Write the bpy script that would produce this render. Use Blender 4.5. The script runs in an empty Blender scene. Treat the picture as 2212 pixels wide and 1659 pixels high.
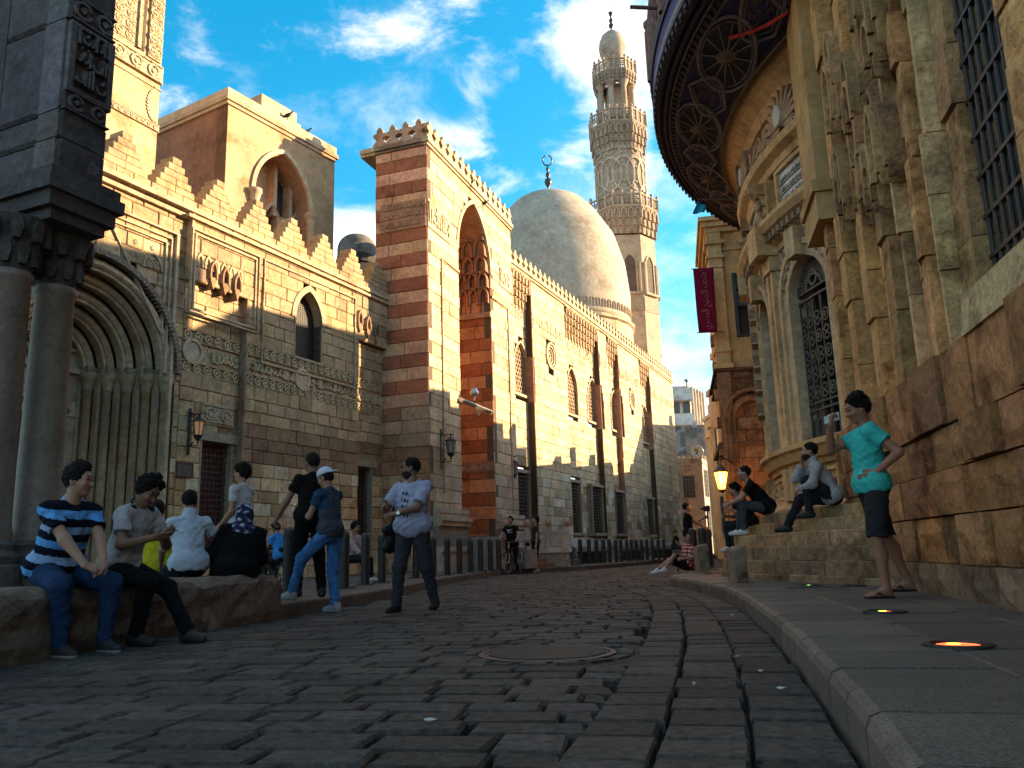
import bpy, math, random
import numpy as np
from mathutils import Vector, Matrix
from math import sin, cos, tan, pi, sqrt, atan2, radians, hypot
random.seed(7)
C = bpy.context.scene.collection
SC = bpy.context.scene
# ---------------------------------------------------------------- camera, sky, sun, exposure
CAM_Z = .65; FOC = 1770.; PITCH = radians(11.65); ROLL = radians(-1.7)
cam_d = bpy.data.cameras.new('camera'); cam = bpy.data.objects.new('camera', cam_d); C.objects.link(cam)
cam_d.sensor_width = 36; cam_d.lens = 36*FOC/2212; cam_d.clip_end = 3000; cam_d.clip_start = .05
cam.matrix_world = Matrix.Translation((0, 0, CAM_Z)) @ Matrix.Rotation(pi/2+PITCH, 4, 'X') @ Matrix.Rotation(ROLL, 4, 'Z')
SC.camera = cam
SUN_AZ, SUN_EL = 75., 15.
wd = bpy.data.worlds.new('World'); SC.world = wd; wd.use_nodes = True
wt = wd.node_tree; wt.nodes.clear()
def wn(t, **k):
    n = wt.nodes.new(t)
    for a, b in k.items(): setattr(n, a, b)
    return n
WL = wt.links.new
w_out = wn('ShaderNodeOutputWorld'); w_bg = wn('ShaderNodeBackground'); w_bg.inputs['Strength'].default_value = .12
w_sky = wn('ShaderNodeTexSky', sky_type='NISHITA'); w_sky.sun_disc = False
w_sky.sun_elevation = radians(SUN_EL+9); w_sky.sun_rotation = radians(SUN_AZ); w_sky.altitude = 50
w_sky.air_density = 1.0; w_sky.dust_density = .6; w_sky.ozone_density = 2.2
w_tc = wn('ShaderNodeTexCoord'); w_sep = wn('ShaderNodeSeparateXYZ'); WL(w_tc.outputs['Generated'], w_sep.inputs[0])
def wmath(op, a, b=None, c=None):
    n = wn('ShaderNodeMath', operation=op)
    for i, q in enumerate((a, b, c)):
        if q is None: continue
        if isinstance(q, (int, float)): n.inputs[i].default_value = q
        else: WL(q, n.inputs[i])
    return n.outputs[0]
w_cmb = wn('ShaderNodeCombineXYZ'); WL(w_sep.outputs[0], w_cmb.inputs[0]); WL(w_sep.outputs[1], w_cmb.inputs[1]); WL(wmath('MULTIPLY', w_sep.outputs[2], 1.9), w_cmb.inputs[2])
def wnoise(scale, detail, rough, off, dist=0.):
    m = wn('ShaderNodeMapping'); m.inputs['Location'].default_value = off; WL(w_cmb.outputs[0], m.inputs['Vector'])
    n = wn('ShaderNodeTexNoise'); n.inputs['Scale'].default_value = scale; n.inputs['Detail'].default_value = detail
    n.inputs['Roughness'].default_value = rough; n.inputs['Distortion'].default_value = dist; WL(m.outputs[0], n.inputs['Vector'])
    return n.outputs['Fac']
def wramp(v, a, b):
    n = wn('ShaderNodeMapRange'); n.interpolation_type = 'SMOOTHSTEP'; WL(v, n.inputs[0]); n.inputs[1].default_value = a; n.inputs[2].default_value = b
    return n.outputs[0]
CO = (1.3, .4, 2.1)
big = wnoise(2.3, 3, .5, CO, .2)
fine = wnoise(6.5, 9, .62, CO, .3)
cl = wramp(wmath('ADD', wmath('MULTIPLY', big, .68), wmath('MULTIPLY', fine, .45)), .555, .685)
low = wmath('MULTIPLY', wramp(w_sep.outputs[2], .62, .0), .30)
cl2 = wmath('MULTIPLY', wramp(wmath('ADD', fine, low), .50, .95), .75)
cl = wmath('MAXIMUM', cl, cl2)
w_hs = wn('ShaderNodeHueSaturation'); w_hs.inputs['Hue'].default_value = .474; w_hs.inputs['Saturation'].default_value = 1.45; w_hs.inputs['Value'].default_value = .60
WL(w_sky.outputs[0], w_hs.inputs['Color'])
w_mix = wn('ShaderNodeMix', data_type='RGBA'); WL(cl, w_mix.inputs['Factor']); WL(w_hs.outputs[0], w_mix.inputs['A'])
w_mix.inputs['B'].default_value = (3.0, 2.9, 2.8, 1)
WL(w_mix.outputs['Result'], w_bg.inputs['Color']); WL(w_bg.outputs[0], w_out.inputs['Surface'])
sd = bpy.data.lights.new('sun', 'SUN'); sd.energy = 4.0; sd.angle = radians(.6); sd.color = (1, .73, .43)
sun = bpy.data.objects.new('sun', sd); C.objects.link(sun); sun.location = (60, 20, 40)
_sd = Vector((sin(radians(SUN_AZ))*cos(radians(SUN_EL)), cos(radians(SUN_AZ))*cos(radians(SUN_EL)), sin(radians(SUN_EL))))
sun.rotation_euler = _sd.to_track_quat('Z', 'Y').to_euler()
vs = SC.view_settings; vs.view_transform = 'Standard'; vs.look = 'None'; vs.gamma = 1; vs.exposure = 2.2
SC.cycles.use_denoising = True; SC.cycles.max_bounces = 6; SC.cycles.diffuse_bounces = 4
# ---------------------------------------------------------------- planning helpers: where a sight line of the survey photo meets a plane of the place
_f = np.array([0, cos(PITCH), sin(PITCH)]); _u0 = np.array([0, -sin(PITCH), cos(PITCH)]); _r0 = np.array([1., 0, 0])
_R = _r0*cos(ROLL)+_u0*sin(ROLL); _U = -_r0*sin(ROLL)+_u0*cos(ROLL); _C = np.array([0, 0, CAM_Z])
def ray(x, y): return _f+_R*(x-1106)/FOC+_U*(829.5-y)/FOC
def gz(x, y, z=0.): d = ray(x, y); return _C+d*((z-CAM_Z)/d[2])
def atY(x, y, Y): d = ray(x, y); return _C+d*(Y/d[1])
def depth(p): return max(.5, float((np.array(p)-_C) @ _f))
# ---------------------------------------------------------------- objects
def thing(name, label, cat, loc=(0, 0, 0), group=None, rz=0.):
    o = bpy.data.objects.new(name, None); C.objects.link(o); o.empty_display_size = .2
    o.location = tuple(float(a) for a in loc); o.rotation_euler = (0, 0, rz); o['label'] = label; o['category'] = cat
    if group: o['group'] = group
    return o
def tag(o, label, cat, group=None):
    o['label'] = label; o['category'] = cat
    if group: o['group'] = group
    return o
def wloc(o):
    v = Vector((0, 0, 0))
    while o is not None: v += o.location; o = o.parent
    return v
class MB:
    def __init__(s, col=(.5, .5, .5)): s.v = []; s.f = []; s.c = []; s.col = col
    def add(s, vs, fs, col=None):
        n = len(s.v); s.v.extend(tuple(map(float, p)) for p in vs); s.f.extend(tuple(n+i for i in f) for f in fs); s.c.extend([col or s.col]*len(fs))
    def poly(s, pts, col=None): s.add(pts, [tuple(range(len(pts)))], col)
    def hexa(s, p, col=None):   # 8 corners: 0-3 one side ccw, 4-7 the other
        s.add(p, [(3, 2, 1, 0), (4, 5, 6, 7), (0, 1, 5, 4), (1, 2, 6, 5), (2, 3, 7, 6), (3, 0, 4, 7)], col)
    def box(s, a, b, col=None):
        x0, y0, z0 = a; x1, y1, z1 = b
        s.hexa([(x0, y0, z0), (x1, y0, z0), (x1, y1, z0), (x0, y1, z0), (x0, y0, z1), (x1, y0, z1), (x1, y1, z1), (x0, y1, z1)], col)
    def fbox(s, fr, u0, u1, z0, z1, d0, d1, col=None, nseg=1):
        for i in range(nseg):
            a = u0+(u1-u0)*i/nseg; b = u0+(u1-u0)*(i+1)/nseg
            s.hexa([fr.P(a, z0, d0), fr.P(b, z0, d0), fr.P(b, z0, d1), fr.P(a, z0, d1), fr.P(a, z1, d0), fr.P(b, z1, d0), fr.P(b, z1, d1), fr.P(a, z1, d1)], col)
    def block(s, fr, u0, u1, z0, z1, d, ch, back=.05, col=None, tilt=0.):
        c = min(ch, (u1-u0)*.3, (z1-z0)*.3); P = fr.P; t = tilt
        s.add([P(u0, z0, d-back), P(u1, z0, d-back), P(u1, z1, d-back), P(u0, z1, d-back),
               P(u0, z0, d-c), P(u1, z0, d-c), P(u1, z1, d-c), P(u0, z1, d-c),
               P(u0+c, z0+c, d-t), P(u1-c, z0+c, d+t), P(u1-c, z1-c, d+t), P(u0+c, z1-c, d-t)],
              [(8, 9, 10, 11), (4, 5, 9, 8), (5, 6, 10, 9), (6, 7, 11, 10), (7, 4, 8, 11), (0, 1, 5, 4), (1, 2, 6, 5), (2, 3, 7, 6), (3, 0, 4, 7)], col)
    def lathe(s, c, prof, n=16, col=None, a0=0., a1=2*pi, ang=0.):
        c = np.array(c, float); full = abs(a1-a0-2*pi) < 1e-6; m = n if full else n+1; vs = []; fs = []
        for r, z in prof:
            for i in range(m):
                a = a0+(a1-a0)*i/n+ang; vs.append((c[0]+r*cos(a), c[1]+r*sin(a), c[2]+z))
        for j in range(len(prof)-1):
            for i in range(n):
                i2 = (i+1) % m; fs.append((j*m+i, j*m+i2, (j+1)*m+i2, (j+1)*m+i))
        s.add(vs, fs, col)
    def tube(s, path, r, n=6, col=None, closed=False, caps=True):
        P = [np.array(p, float) for p in path]; N = len(P); vs = []; fs = []
        rr = r if isinstance(r, (list, tuple)) else [r]*N; up = None
        for i in range(N):
            a = P[(i-1) % N] if (closed or i) else P[i]; b = P[(i+1) % N] if (closed or i < N-1) else P[i]
            t = b-a; L = np.linalg.norm(t); t = t/L if L > 1e-9 else np.array([0, 0, 1.])
            if up is None:
                up = np.array([0, 0, 1.]) if abs(t[2]) < .9 else np.array([1., 0, 0])
            x = np.cross(up, t); x /= max(1e-9, np.linalg.norm(x)); y = np.cross(t, x); up = y
            for k in range(n):
                q = 2*pi*k/n; vs.append(P[i]+rr[i]*(x*cos(q)+y*sin(q)))
        for i in range(N if closed else N-1):
            j = (i+1) % N
            for k in range(n): fs.append((i*n+k, i*n+(k+1) % n, j*n+(k+1) % n, j*n+k))
        if caps and not closed: fs += [tuple(range(n))[::-1], tuple((N-1)*n+k for k in range(n))]
        s.add(vs, fs, col)
    def prism(s, fr, pts, d0, d1, col=None):       # polygon in (u,z), extruded from depth d0 to d1
        n = len(pts)
        s.add([fr.P(u, z, d0) for u, z in pts]+[fr.P(u, z, d1) for u, z in pts],
              [tuple(range(n))[::-1], tuple(range(n, 2*n))]+[(i, (i+1) % n, n+(i+1) % n, n+i) for i in range(n)], col)
    def ribbon(s, fr, pts, w, d0, d1, col=None, closed=False):     # raised flat band along a (u,z) polyline
        n = len(pts); L = []; Rr = []
        for i in range(n):
            a = pts[(i-1) % n] if (closed or i) else pts[i]; b = pts[(i+1) % n] if (closed or i < n-1) else pts[i]
            tx, tz = b[0]-a[0], b[1]-a[1]; q = hypot(tx, tz) or 1; nx, nz = -tz/q, tx/q
            ww = w[i] if isinstance(w, (list, tuple)) else w
            L.append((pts[i][0]+nx*ww/2, pts[i][1]+nz*ww/2)); Rr.append((pts[i][0]-nx*ww/2, pts[i][1]-nz*ww/2))
        vs = [fr.P(*q, d1) for q in L]+[fr.P(*q, d1) for q in Rr]+[fr.P(*q, d0) for q in L]+[fr.P(*q, d0) for q in Rr]; fs = []
        for i in range(n if closed else n-1):
            j = (i+1) % n; fs += [(i, j, n+j, n+i), (2*n+i, 2*n+j, j, i), (n+i, n+j, 3*n+j, 3*n+i)]
        s.add(vs, fs, col)
    def build(s, name, mat, parent=None, smooth=False, kind=None):
        off = wloc(parent) if parent is not None else Vector((0, 0, 0))
        me = bpy.data.meshes.new(name); V = np.array(s.v, dtype=np.float32)-np.array(off, dtype=np.float32)
        me.from_pydata(V.tolist(), [], s.f)
        at = me.attributes.new('col', 'FLOAT_COLOR', 'FACE'); cc = np.ones((len(s.f), 4), np.float32); cc[:, :3] = s.c; at.data.foreach_set('color', cc.ravel())
        if smooth: me.polygons.foreach_set('use_smooth', np.ones(len(s.f), bool))
        me.materials.append(mat); o = bpy.data.objects.new(name, me); C.objects.link(o); o.parent = parent
        if kind: o['kind'] = kind
        return o
class Fr:                      # a vertical wall plane: u along azimuth az, d out of the wall to the right of that direction (side=-1: to the left)
    def __init__(s, O, az, side=1):
        s.O = np.array([O[0], O[1], 0.]); a = radians(az); s.t = np.array([sin(a), cos(a), 0.]); s.n = np.array([cos(a), -sin(a), 0.])*side; s.side = side
    def P(s, u, z, d=0.): return s.O+s.t*u+s.n*d+np.array([0, 0, z])
    def uv(s, x, y, d=0.):
        r = ray(x, y); k = ((s.O+s.n*d-_C) @ s.n)/(r @ s.n); p = _C+r*k; return float((p-s.O) @ s.t), float(p[2])
    def u(s, x, y, d=0.): return s.uv(x, y, d)[0]
    def z(s, x, y, d=0.): return s.uv(x, y, d)[1]
class Bow:                     # a cylindrical wall: u is arc length, growing towards the far end of the street
    def __init__(s, c, R): s.c = np.array([c[0], c[1], 0.]); s.R = R
    def P(s, u, z, d=0.): a = pi-u/s.R; return s.c+np.array([cos(a)*(s.R+d), sin(a)*(s.R+d), z])
    def uv(s, x, y, d=0.):
        r = ray(x, y); o = _C-s.c; A = r[0]**2+r[1]**2; B = r[0]*o[0]+r[1]*o[1]; K = o[0]**2+o[1]**2-(s.R+d)**2
        k = (-B-sqrt(max(0, B*B-A*K)))/A; p = _C+r*k; a = atan2(p[1]-s.c[1], p[0]-s.c[0])
        if a < 0: a += 2*pi
        return (pi-a)*s.R, float(p[2])
    u = Fr.u; z = Fr.z
# ---------------------------------------------------------------- materials
MATS = {}
def mat(name, rough=.85, base=None, attr=True, n1=(6., .35), n2=(40., .25), bump=.25, bscale=55., bdist=.02, stain=None, metal=0., spec=.3, sub=None, emis=None, voro=None):
    if name in MATS: return MATS[name]
    m = bpy.data.materials.new(name); m.use_nodes = True; t = m.node_tree; N = t.nodes; L = t.links.new; b = N['Principled BSDF']
    b.inputs['Roughness'].default_value = rough; b.inputs['Metallic'].default_value = metal; b.inputs['Specular IOR Level'].default_value = spec
    g = N.new('ShaderNodeNewGeometry')
    if attr:
        a = N.new('ShaderNodeAttribute'); a.attribute_name = 'col'; col = a.outputs['Color']
    else:
        a = N.new('ShaderNodeRGB'); a.outputs[0].default_value = (*base, 1); col = a.outputs[0]
    def noise(sc, det=6, rg=.6):
        n = N.new('ShaderNodeTexNoise'); n.inputs['Scale'].default_value = sc; n.inputs['Detail'].default_value = det; n.inputs['Roughness'].default_value = rg
        L(g.outputs['Position'], n.inputs['Vector']); return n.outputs['Fac']
    def rng(v, a0, a1, b0, b1):
        r = N.new('ShaderNodeMapRange'); L(v, r.inputs[0])
        for i, q in enumerate((a0, a1, b0, b1)): r.inputs[i+1].default_value = q
        return r.outputs[0]
    def mul(c, f):
        x = N.new('ShaderNodeMix'); x.data_type = 'RGBA'; x.blend_type = 'MULTIPLY'; x.inputs['Factor'].default_value = 1
        L(c, x.inputs['A']); cb = N.new('ShaderNodeCombineColor'); [L(f, cb.inputs[i]) for i in range(3)]; L(cb.outputs[0], x.inputs['B']); return x.outputs['Result']
    for sc_, amt in (n1, n2):
        if amt: col = mul(col, rng(noise(sc_), .3, .7, 1-amt, 1+amt*.7))
    if stain:                       # irregular darker weathering blotches: scale, threshold, colour
        f = rng(noise(stain[0], 8, .68), stain[1], stain[1]+.14, 0., stain[3] if len(stain) > 3 else .8)
        x = N.new('ShaderNodeMix'); x.data_type = 'RGBA'; x.blend_type = 'MULTIPLY'; L(f, x.inputs['Factor']); L(col, x.inputs['A']); x.inputs['B'].default_value = (*stain[2], 1); col = x.outputs['Result']
    L(col, b.inputs['Base Color'])
    if bump:
        h = noise(bscale, 8, .65); bp = N.new('ShaderNodeBump'); bp.inputs['Strength'].default_value = bump; bp.inputs['Distance'].default_value = bdist
        if voro:
            vn = N.new('ShaderNodeTexVoronoi'); vn.inputs['Scale'].default_value = voro; L(g.outputs['Position'], vn.inputs['Vector'])
            ad = N.new('ShaderNodeMath'); ad.operation = 'ADD'; L(h, ad.inputs[0]); L(rng(vn.outputs['Distance'], 0., .35, -.9, .1), ad.inputs[1]); h = ad.outputs[0]
        L(h, bp.inputs['Height']); L(bp.outputs[0], b.inputs['Normal'])
    if emis: b.inputs['Emission Color'].default_value = (*emis[0], 1); b.inputs['Emission Strength'].default_value = emis[1]
    MATS[name] = m; return m
M_STONE = mat('limestone', n1=(1.3, .24), n2=(9, .30), bump=.7, bscale=15, bdist=.035, stain=(1.1, .53, (.50, .36, .25), .7))
M_OLD = mat('weathered stone', n1=(2.2, .28), n2=(14, .35), bump=.9, bscale=11, bdist=.07, stain=(1.6, .50, (.33, .25, .19), .9))
M_DARK = mat('mottled stone', n1=(1.6, .3), n2=(12, .35), bump=.9, bscale=14, bdist=.05, stain=(2.2, .5, (.45, .4, .38), .7))  # random darker blotches over a dark base colour
M_PLASTER = mat('plaster', n1=(.9, .28), n2=(7, .2), bump=.35, bscale=20, bdist=.02, stain=(1.1, .52, (.58, .44, .32), .8))
M_MORTAR = mat('mortar', n1=(3, .3), n2=(25, .3), bump=.4)
M_CARVE = mat('carved stone', n1=(1.5, .2), n2=(12, .3), bump=.9, bscale=16, bdist=.05, voro=9.)
M_IRON = mat('dark iron', attr=True, rough=.55, n2=(30, .3), bump=.15, spec=.5)
M_WOOD = mat('painted wood', rough=.7, n2=(30, .25), bump=.3)
M_COB = mat('basalt', rough=.72, n1=(3., .35), n2=(20, .65), bump=1., bscale=22, bdist=.04, spec=.25, stain=(6, .52, (.5, .5, .5), .7))
M_PAVE = mat('granite', rough=.7, n1=(2., .28), n2=(110, .85), bump=.35, bscale=70, bdist=.01, spec=.4, stain=(3, .54, (.6, .56, .5), .6))
M_METAL = mat('bare metal', rough=.4, metal=.8, n2=(20, .2), bump=.1)
M_GLASS = mat('dark glass', rough=.15, n2=(20, .1), n1=(2, .2), bump=0, spec=.6)
M_CLOTH = mat('cloth', rough=.9, n1=(9, .12), n2=(60, .12), bump=.35, bscale=38, bdist=.012, spec=.1)
CREAM = (.41, .285, .155); TAN = (.46, .325, .175); REDB = (.36, .13, .065); OCHRE = (.42, .30, .17); GREYT = (.36, .30, .22)
def vary(c, a=.12, h=.05):
    k = 1+random.uniform(-a, a); return tuple(max(.01, x*k*(1+random.uniform(-h, h))) for x in c)
# ---------------------------------------------------------------- masonry
def arch_half(a, h, t):         # half width of a pointed arch at height t above its springing
    if t <= 0: return a
    if t >= h: return 0.
    r = (a*a+h*h)/(2*a); return max(0., sqrt(max(0, r*r-t*t))-(r-a))
def arch_pts(uc, zs, a, h, n=10, off=0., zb=None):
    """outline of a pointed arch, left foot to right foot, grown by off"""
    r = (a*a+h*h)/(2*a); cx = r-a; R = r+off; out = []
    a_end = math.acos(min(1, cx/R)); rr = [(cx-R*cos(a_end*i/n), R*sin(a_end*i/n)) for i in range(n+1)]
    left = [(uc+x, zs+z) for x, z in rr]; right = [(2*uc-u, z) for u, z in left[-2::-1]]
    p = left+right
    if zb is not None: p = [(p[0][0], zb)]+p+[(p[-1][0], zb)]
    return p
def arch_ring(mb, fr, uc, zs, a, h, t, d0, d1, zb=None, n=10, off=0., col=None):
    I = arch_pts(uc, zs, a, h, n, off, zb); O = arch_pts(uc, zs, a, h, n, off+t, zb); N = len(I)
    vs = [fr.P(*q, d1) for q in I]+[fr.P(*q, d1) for q in O]+[fr.P(*q, d0) for q in I]+[fr.P(*q, d0) for q in O]; fs = []
    for i in range(N-1): fs += [(i, i+1, N+i+1, N+i), (2*N+i, 2*N+i+1, i+1, i), (N+i, N+i+1, 3*N+i+1, 3*N+i)]
    mb.add(vs, fs, col)
def hole_arch(uc, zb, zs, a, h, pad=0.):
    def f(z0, z1):
        if z1 <= zb or z0 >= zs+h+pad: return None
        w = max(arch_half(a, h, min(z0, z1)-zs), 0)+pad; return (uc-w, uc+w)
    return f
def hole_rect(u0, u1, z0, z1):
    return lambda a, b: (u0, u1) if (min(b, z1)-max(a, z0)) > .3*(b-a) else None
def courses(u0, u1, z0, z1, ch, bw, holes=(), top=None):
    """rows of (ua, ub, za, zb) blocks; top(u) caps the height"""
    rows = []; z = z0; k = 0
    while z < z1-.05:
        h = ch(k) if callable(ch) else ch*random.uniform(.92, 1.08)
        zb = min(z1, z+h)
        if z1-zb < h*.35: zb = z1
        free = [(u0, u1)]
        for hf in holes:
            e = hf(z, zb)
            if e: free = [q for a, b in free for q in ((a, min(b, e[0])), (max(a, e[1]), b)) if q[1]-q[0] > .03]
        segs = []
        for a, b in free:
            u = a; first = True
            while u < b-1e-6:
                w = bw*random.uniform(.65, 1.4)*(random.uniform(.4, 1) if first else 1); first = False
                if b-u-w < bw*.4: w = b-u
                segs.append((u, min(b, u+w))); u += w
        rows.append((k, z, zb, free, segs)); z = zb; k += 1
    return rows
NB = {}
def ashlar(fr, rows, colf, parent, name='stone_block', limit=300, mt=None, mortar=None, d=0., jit=.012, gap=.012, ch=.016, mort_d=.035, tilt=.005, mcol=(.11, .08, .05), back=.05):
    mt = mt or M_STONE; L = []
    for k, za, zb, free, segs in rows:
        for a, b in segs: L.append((k, za, zb, a, b))
    def size(q):
        p = fr.P((q[3]+q[4])/2, (q[1]+q[2])/2, 0); r = ray_visible(p); return -(q[4]-q[3])*(q[2]-q[1])/depth(p)**2*r
    L.sort(key=size); rest = MB(); used = NB.get((parent.name, name), 0)
    for i, (k, za, zb, a, b) in enumerate(L):
        c = colf(k, (a+b)/2, (za+zb)/2); g = gap/2
        args = (fr, a+g, b-g, za+g, zb-g, d+random.uniform(-jit, jit), ch*random.uniform(.6, 1.5), back, c, random.uniform(-tilt, tilt))
        if used+i < limit: mb = MB(); mb.block(*args); mb.build(name, mt, parent)
        else: rest.block(*args)
    NB[(parent.name, name)] = used+len(L)
    if rest.f: rest.build('far_masonry', mt, parent, kind='stuff')
    mm = MB(mcol)
    for k, za, zb, free, segs in rows:
        for a, b in free: mm.fbox(fr, a, b, za-.001, zb+.001, d-.3, d-mort_d, None, max(1, int((b-a)/1.5)) if isinstance(fr, Bow) else 1)
    if mm.f: mm.build('mortar_bed', mortar or M_MORTAR, parent)
def ray_visible(p):
    v = np.array(p)-_C; dz = v @ _f
    if dz < .3: return .05
    x = FOC*(v @ _R)/dz; y = FOC*(v @ _U)/dz
    return 1. if abs(x) < 1130 and abs(y) < 850 else .02
def script_strokes(mb, fr, u0, u1, z0, z1, d0, d1, dens=1., col=None, seed=1):
    """raised strokes of a worn monumental inscription: tall uprights, bowls and dots"""
    R = random.Random(seed); H = z1-z0; u = u0+.04*H; w = .075*H
    while u < u1-.1*H:
        k = R.random()
        if k < .5:
            hh = R.uniform(.6, .96); mb.ribbon(fr, [(u, z0+H*.12), (u+R.uniform(-.03, .03)*H, z0+H*hh)], [w, w*1.25], d0, d1, col); u += H*R.uniform(.12, .18)/dens
        elif k < .8:
            r = H*R.uniform(.14, .22); zc = z0+H*R.uniform(.28, .5)
            if u+2*r > u1: break
            mb.ribbon(fr, [(u+r+r*cos(q), zc+r*.9*sin(q)) for q in np.linspace(pi*.9, pi*2.1, 6)], w, d0, d1, col)
            if R.random() < .6: mb.ribbon(fr, [(u+r, zc+r*.9), (u+r*1.6, zc+r*1.9)], w, d0, d1, col)
            u += 2*r+.03*H
        else:
            L = H*R.uniform(.25, .4)
            if u+L > u1: break
            mb.ribbon(fr, [(u, z0+H*.2), (u+L*.5, z0+H*.3), (u+L, z0+H*.68)], w, d0, d1, col)
            mb.ribbon(fr, [(u+L*.3, z0+H*.8), (u+L*.55, z0+H*.84)], w*1.1, d0, d1, col); u += L*.8
def scroll_band(mb, fr, u0, u1, z0, z1, d0, d1, col=None):
    H = z1-z0; n = max(2, int((u1-u0)/(H*.95))); s = (u1-u0)/n
    for i in range(n):
        c = u0+s*(i+.5); zc = (z0+z1)/2; r = H*.34
        mb.ribbon(fr, [(c+r*cos(q), zc+r*sin(q)) for q in np.linspace(.3, 2*pi-.3, 9)], H*.13, d0, d1, col)
        mb.ribbon(fr, [(c-r*.3, zc-r*.3), (c+r*.3, zc+r*.35)], H*.2, d0, d1, col)
    for z in (z0+H*.04, z1-H*.04): mb.fbox(fr, u0, u1, z-H*.035, z+H*.035, d0, d1, col, max(1, int((u1-u0)/1.)) if isinstance(fr, Bow) else 1)
def grille(mb, fr, u0, u1, z0, z1, d, nu, nz, r=.012, col=None):
    for i in range(nu+1): u = u0+(u1-u0)*i/nu; mb.fbox(fr, u-r, u+r, z0, z1, d-r, d+r, col)
    for j in range(nz+1): z = z0+(z1-z0)*j/nz; mb.fbox(fr, u0, u1, z-r, z+r, d+r*.5, d+r*2.2, col)
def muqarnas(mb, fr, u0, u1, z0, z1, d0, depth_, tiers=3, cells=5, col=None):
    """stalactite cornice: tiers of small pointed niches stepping out to d0+depth_"""
    for t in range(tiers):
        a = z0+(z1-z0)*t/tiers; b = z0+(z1-z0)*(t+1)/tiers; dd = d0+depth_*(t+1)/tiers; n = cells; w = (u1-u0)/n
        for i in range(n):
            c = u0+w*(i+.5+(.5 if t % 2 else 0))
            if c+w*.45 > u1+w*.1: continue
            arch_ring(mb, fr, c, a+(b-a)*.35, w*.30, (b-a)*.5, w*.17, d0-.02, dd, zb=a-(b-a)*.15, n=3, col=col)
            if t == 0: mb.prism(fr, [(c-w*.5, a), (c-w*.5, a-(b-a)*.5), (c-w*.42, a-(b-a)*.7), (c-w*.34, a-(b-a)*.5), (c-w*.34, a)], d0-.02, dd*.7+d0*.3, col)
        mb.fbox(fr, u0, u1, b-(b-a)*.12, b, d0-.02, dd+.01, col)
# ================================================================ ground, road, pavements
def struct(name, loc=(0, 0, 0)):
    o = bpy.data.objects.new(name, None); C.objects.link(o); o.location = loc; o['kind'] = 'structure'; return o
g = MB((.12, .1, .08)); g.poly([(-400, -300, -.09), (400, -300, -.09), (400, 900, -.09), (-400, 900, -.09)]); g.build('ground', M_MORTAR, None, kind='structure')
LK = [(-5.2, -3), (-4.75, -.5), (-3.51, 5.78), (-2.69, 9.7), (-2.34, 11.6), (-2.0, 13.8), (-1.75, 18.3), (-1.15, 22.6), (-.45, 26.2), (.3, 27.3), (1.7, 28.0), (2.9, 30.2), (5.4, 35.6), (8.3, 42), (15, 57), (20, 68)]
RK = [(-.7, -3), (.1, -.5), (.62, 1.2), (1.05, 2.67), (1.36, 4.01), (1.66, 5.28), (2.07, 7.35), (2.42, 9.3), (2.66, 11.2), (2.74, 13.4), (2.74, 15.1), (2.9, 16.1), (3.4, 16.9), (4.3, 17.5), (6.2, 18.2), (7.5, 24), (11, 40), (19, 68)]
def interp(L, y):
    for (x0, y0), (x1, y1) in zip(L, L[1:]):
        if y0 <= y <= y1 and y1 > y0: return x0+(x1-x0)*(y-y0)/(y1-y0)
    return L[-1][0]
def resample(L, step, smooth=2):
    P = [np.array(p, float) for p in L]
    for _ in range(smooth):
        Q = [P[0]]
        for a, b in zip(P, P[1:]): Q += [a*.75+b*.25, a*.25+b*.75]
        P = Q+[P[-1]]
    out = [P[0]]; acc = 0.
    for a, b in zip(P, P[1:]):
        d = np.linalg.norm(b-a); t = step-acc
        while t <= d: out.append(a+(b-a)*t/d); t += step
        acc = (acc+d) % step
    return out
road = struct('road')
bed = MB((.035, .03, .026)); Yb = [-3, 0, 3, 6, 10, 14, 18, 22, 26, 28, 32, 42, 57, 68]
for a, b in zip(Yb, Yb[1:]): bed.poly([(interp(LK, a)-.5, a, -.045), (interp(RK, a)+.4, a, -.045), (interp(RK, b)+.4, b, -.045), (interp(LK, b)-.5, b, -.045)])
bed.build('road_bed', mat('joint sand', rough=1., spec=0., n1=(4, .3), n2=(60, .5), bump=.8, bscale=40), road)
def sett(mb, q, zt, ch, zb=-.05, col=None, tl=(0, 0)):
    c = sum(np.array(p) for p in q)/4; n = 4
    def in_(k): return [(c[0]+(p[0]-c[0])*k[0], c[1]+(p[1]-c[1])*k[1]) for p in q]
    w = max(abs(p[0]-c[0]) for p in q); h = max(abs(p[1]-c[1]) for p in q)
    i1 = in_((1-ch*.35/w, 1-ch*.35/h)); i2 = in_((1-ch*1.3/w, 1-ch*1.3/h))
    zz = lambda p: tl[0]*(p[0]-c[0])+tl[1]*(p[1]-c[1])
    vs_ = [(*p, zb) for p in q]+[(*p, zt-ch+zz(p)) for p in i1]+[(*p, zt+zz(p)) for p in i2]
    fs = [(8, 9, 10, 11)]+[(i, (i+1) % 4, 4+(i+1) % 4, 4+i) for i in range(4)]+[(4+i, 4+(i+1) % 4, 8+(i+1) % 4, 8+i) for i in range(4)]
    mb.add(vs_, fs, col)
MH = (.18, 5.68); MHR = .44
cob = []; A = radians(9.); ca, sa = cos(A), sin(A); qv = 1.3; row = 0
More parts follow.
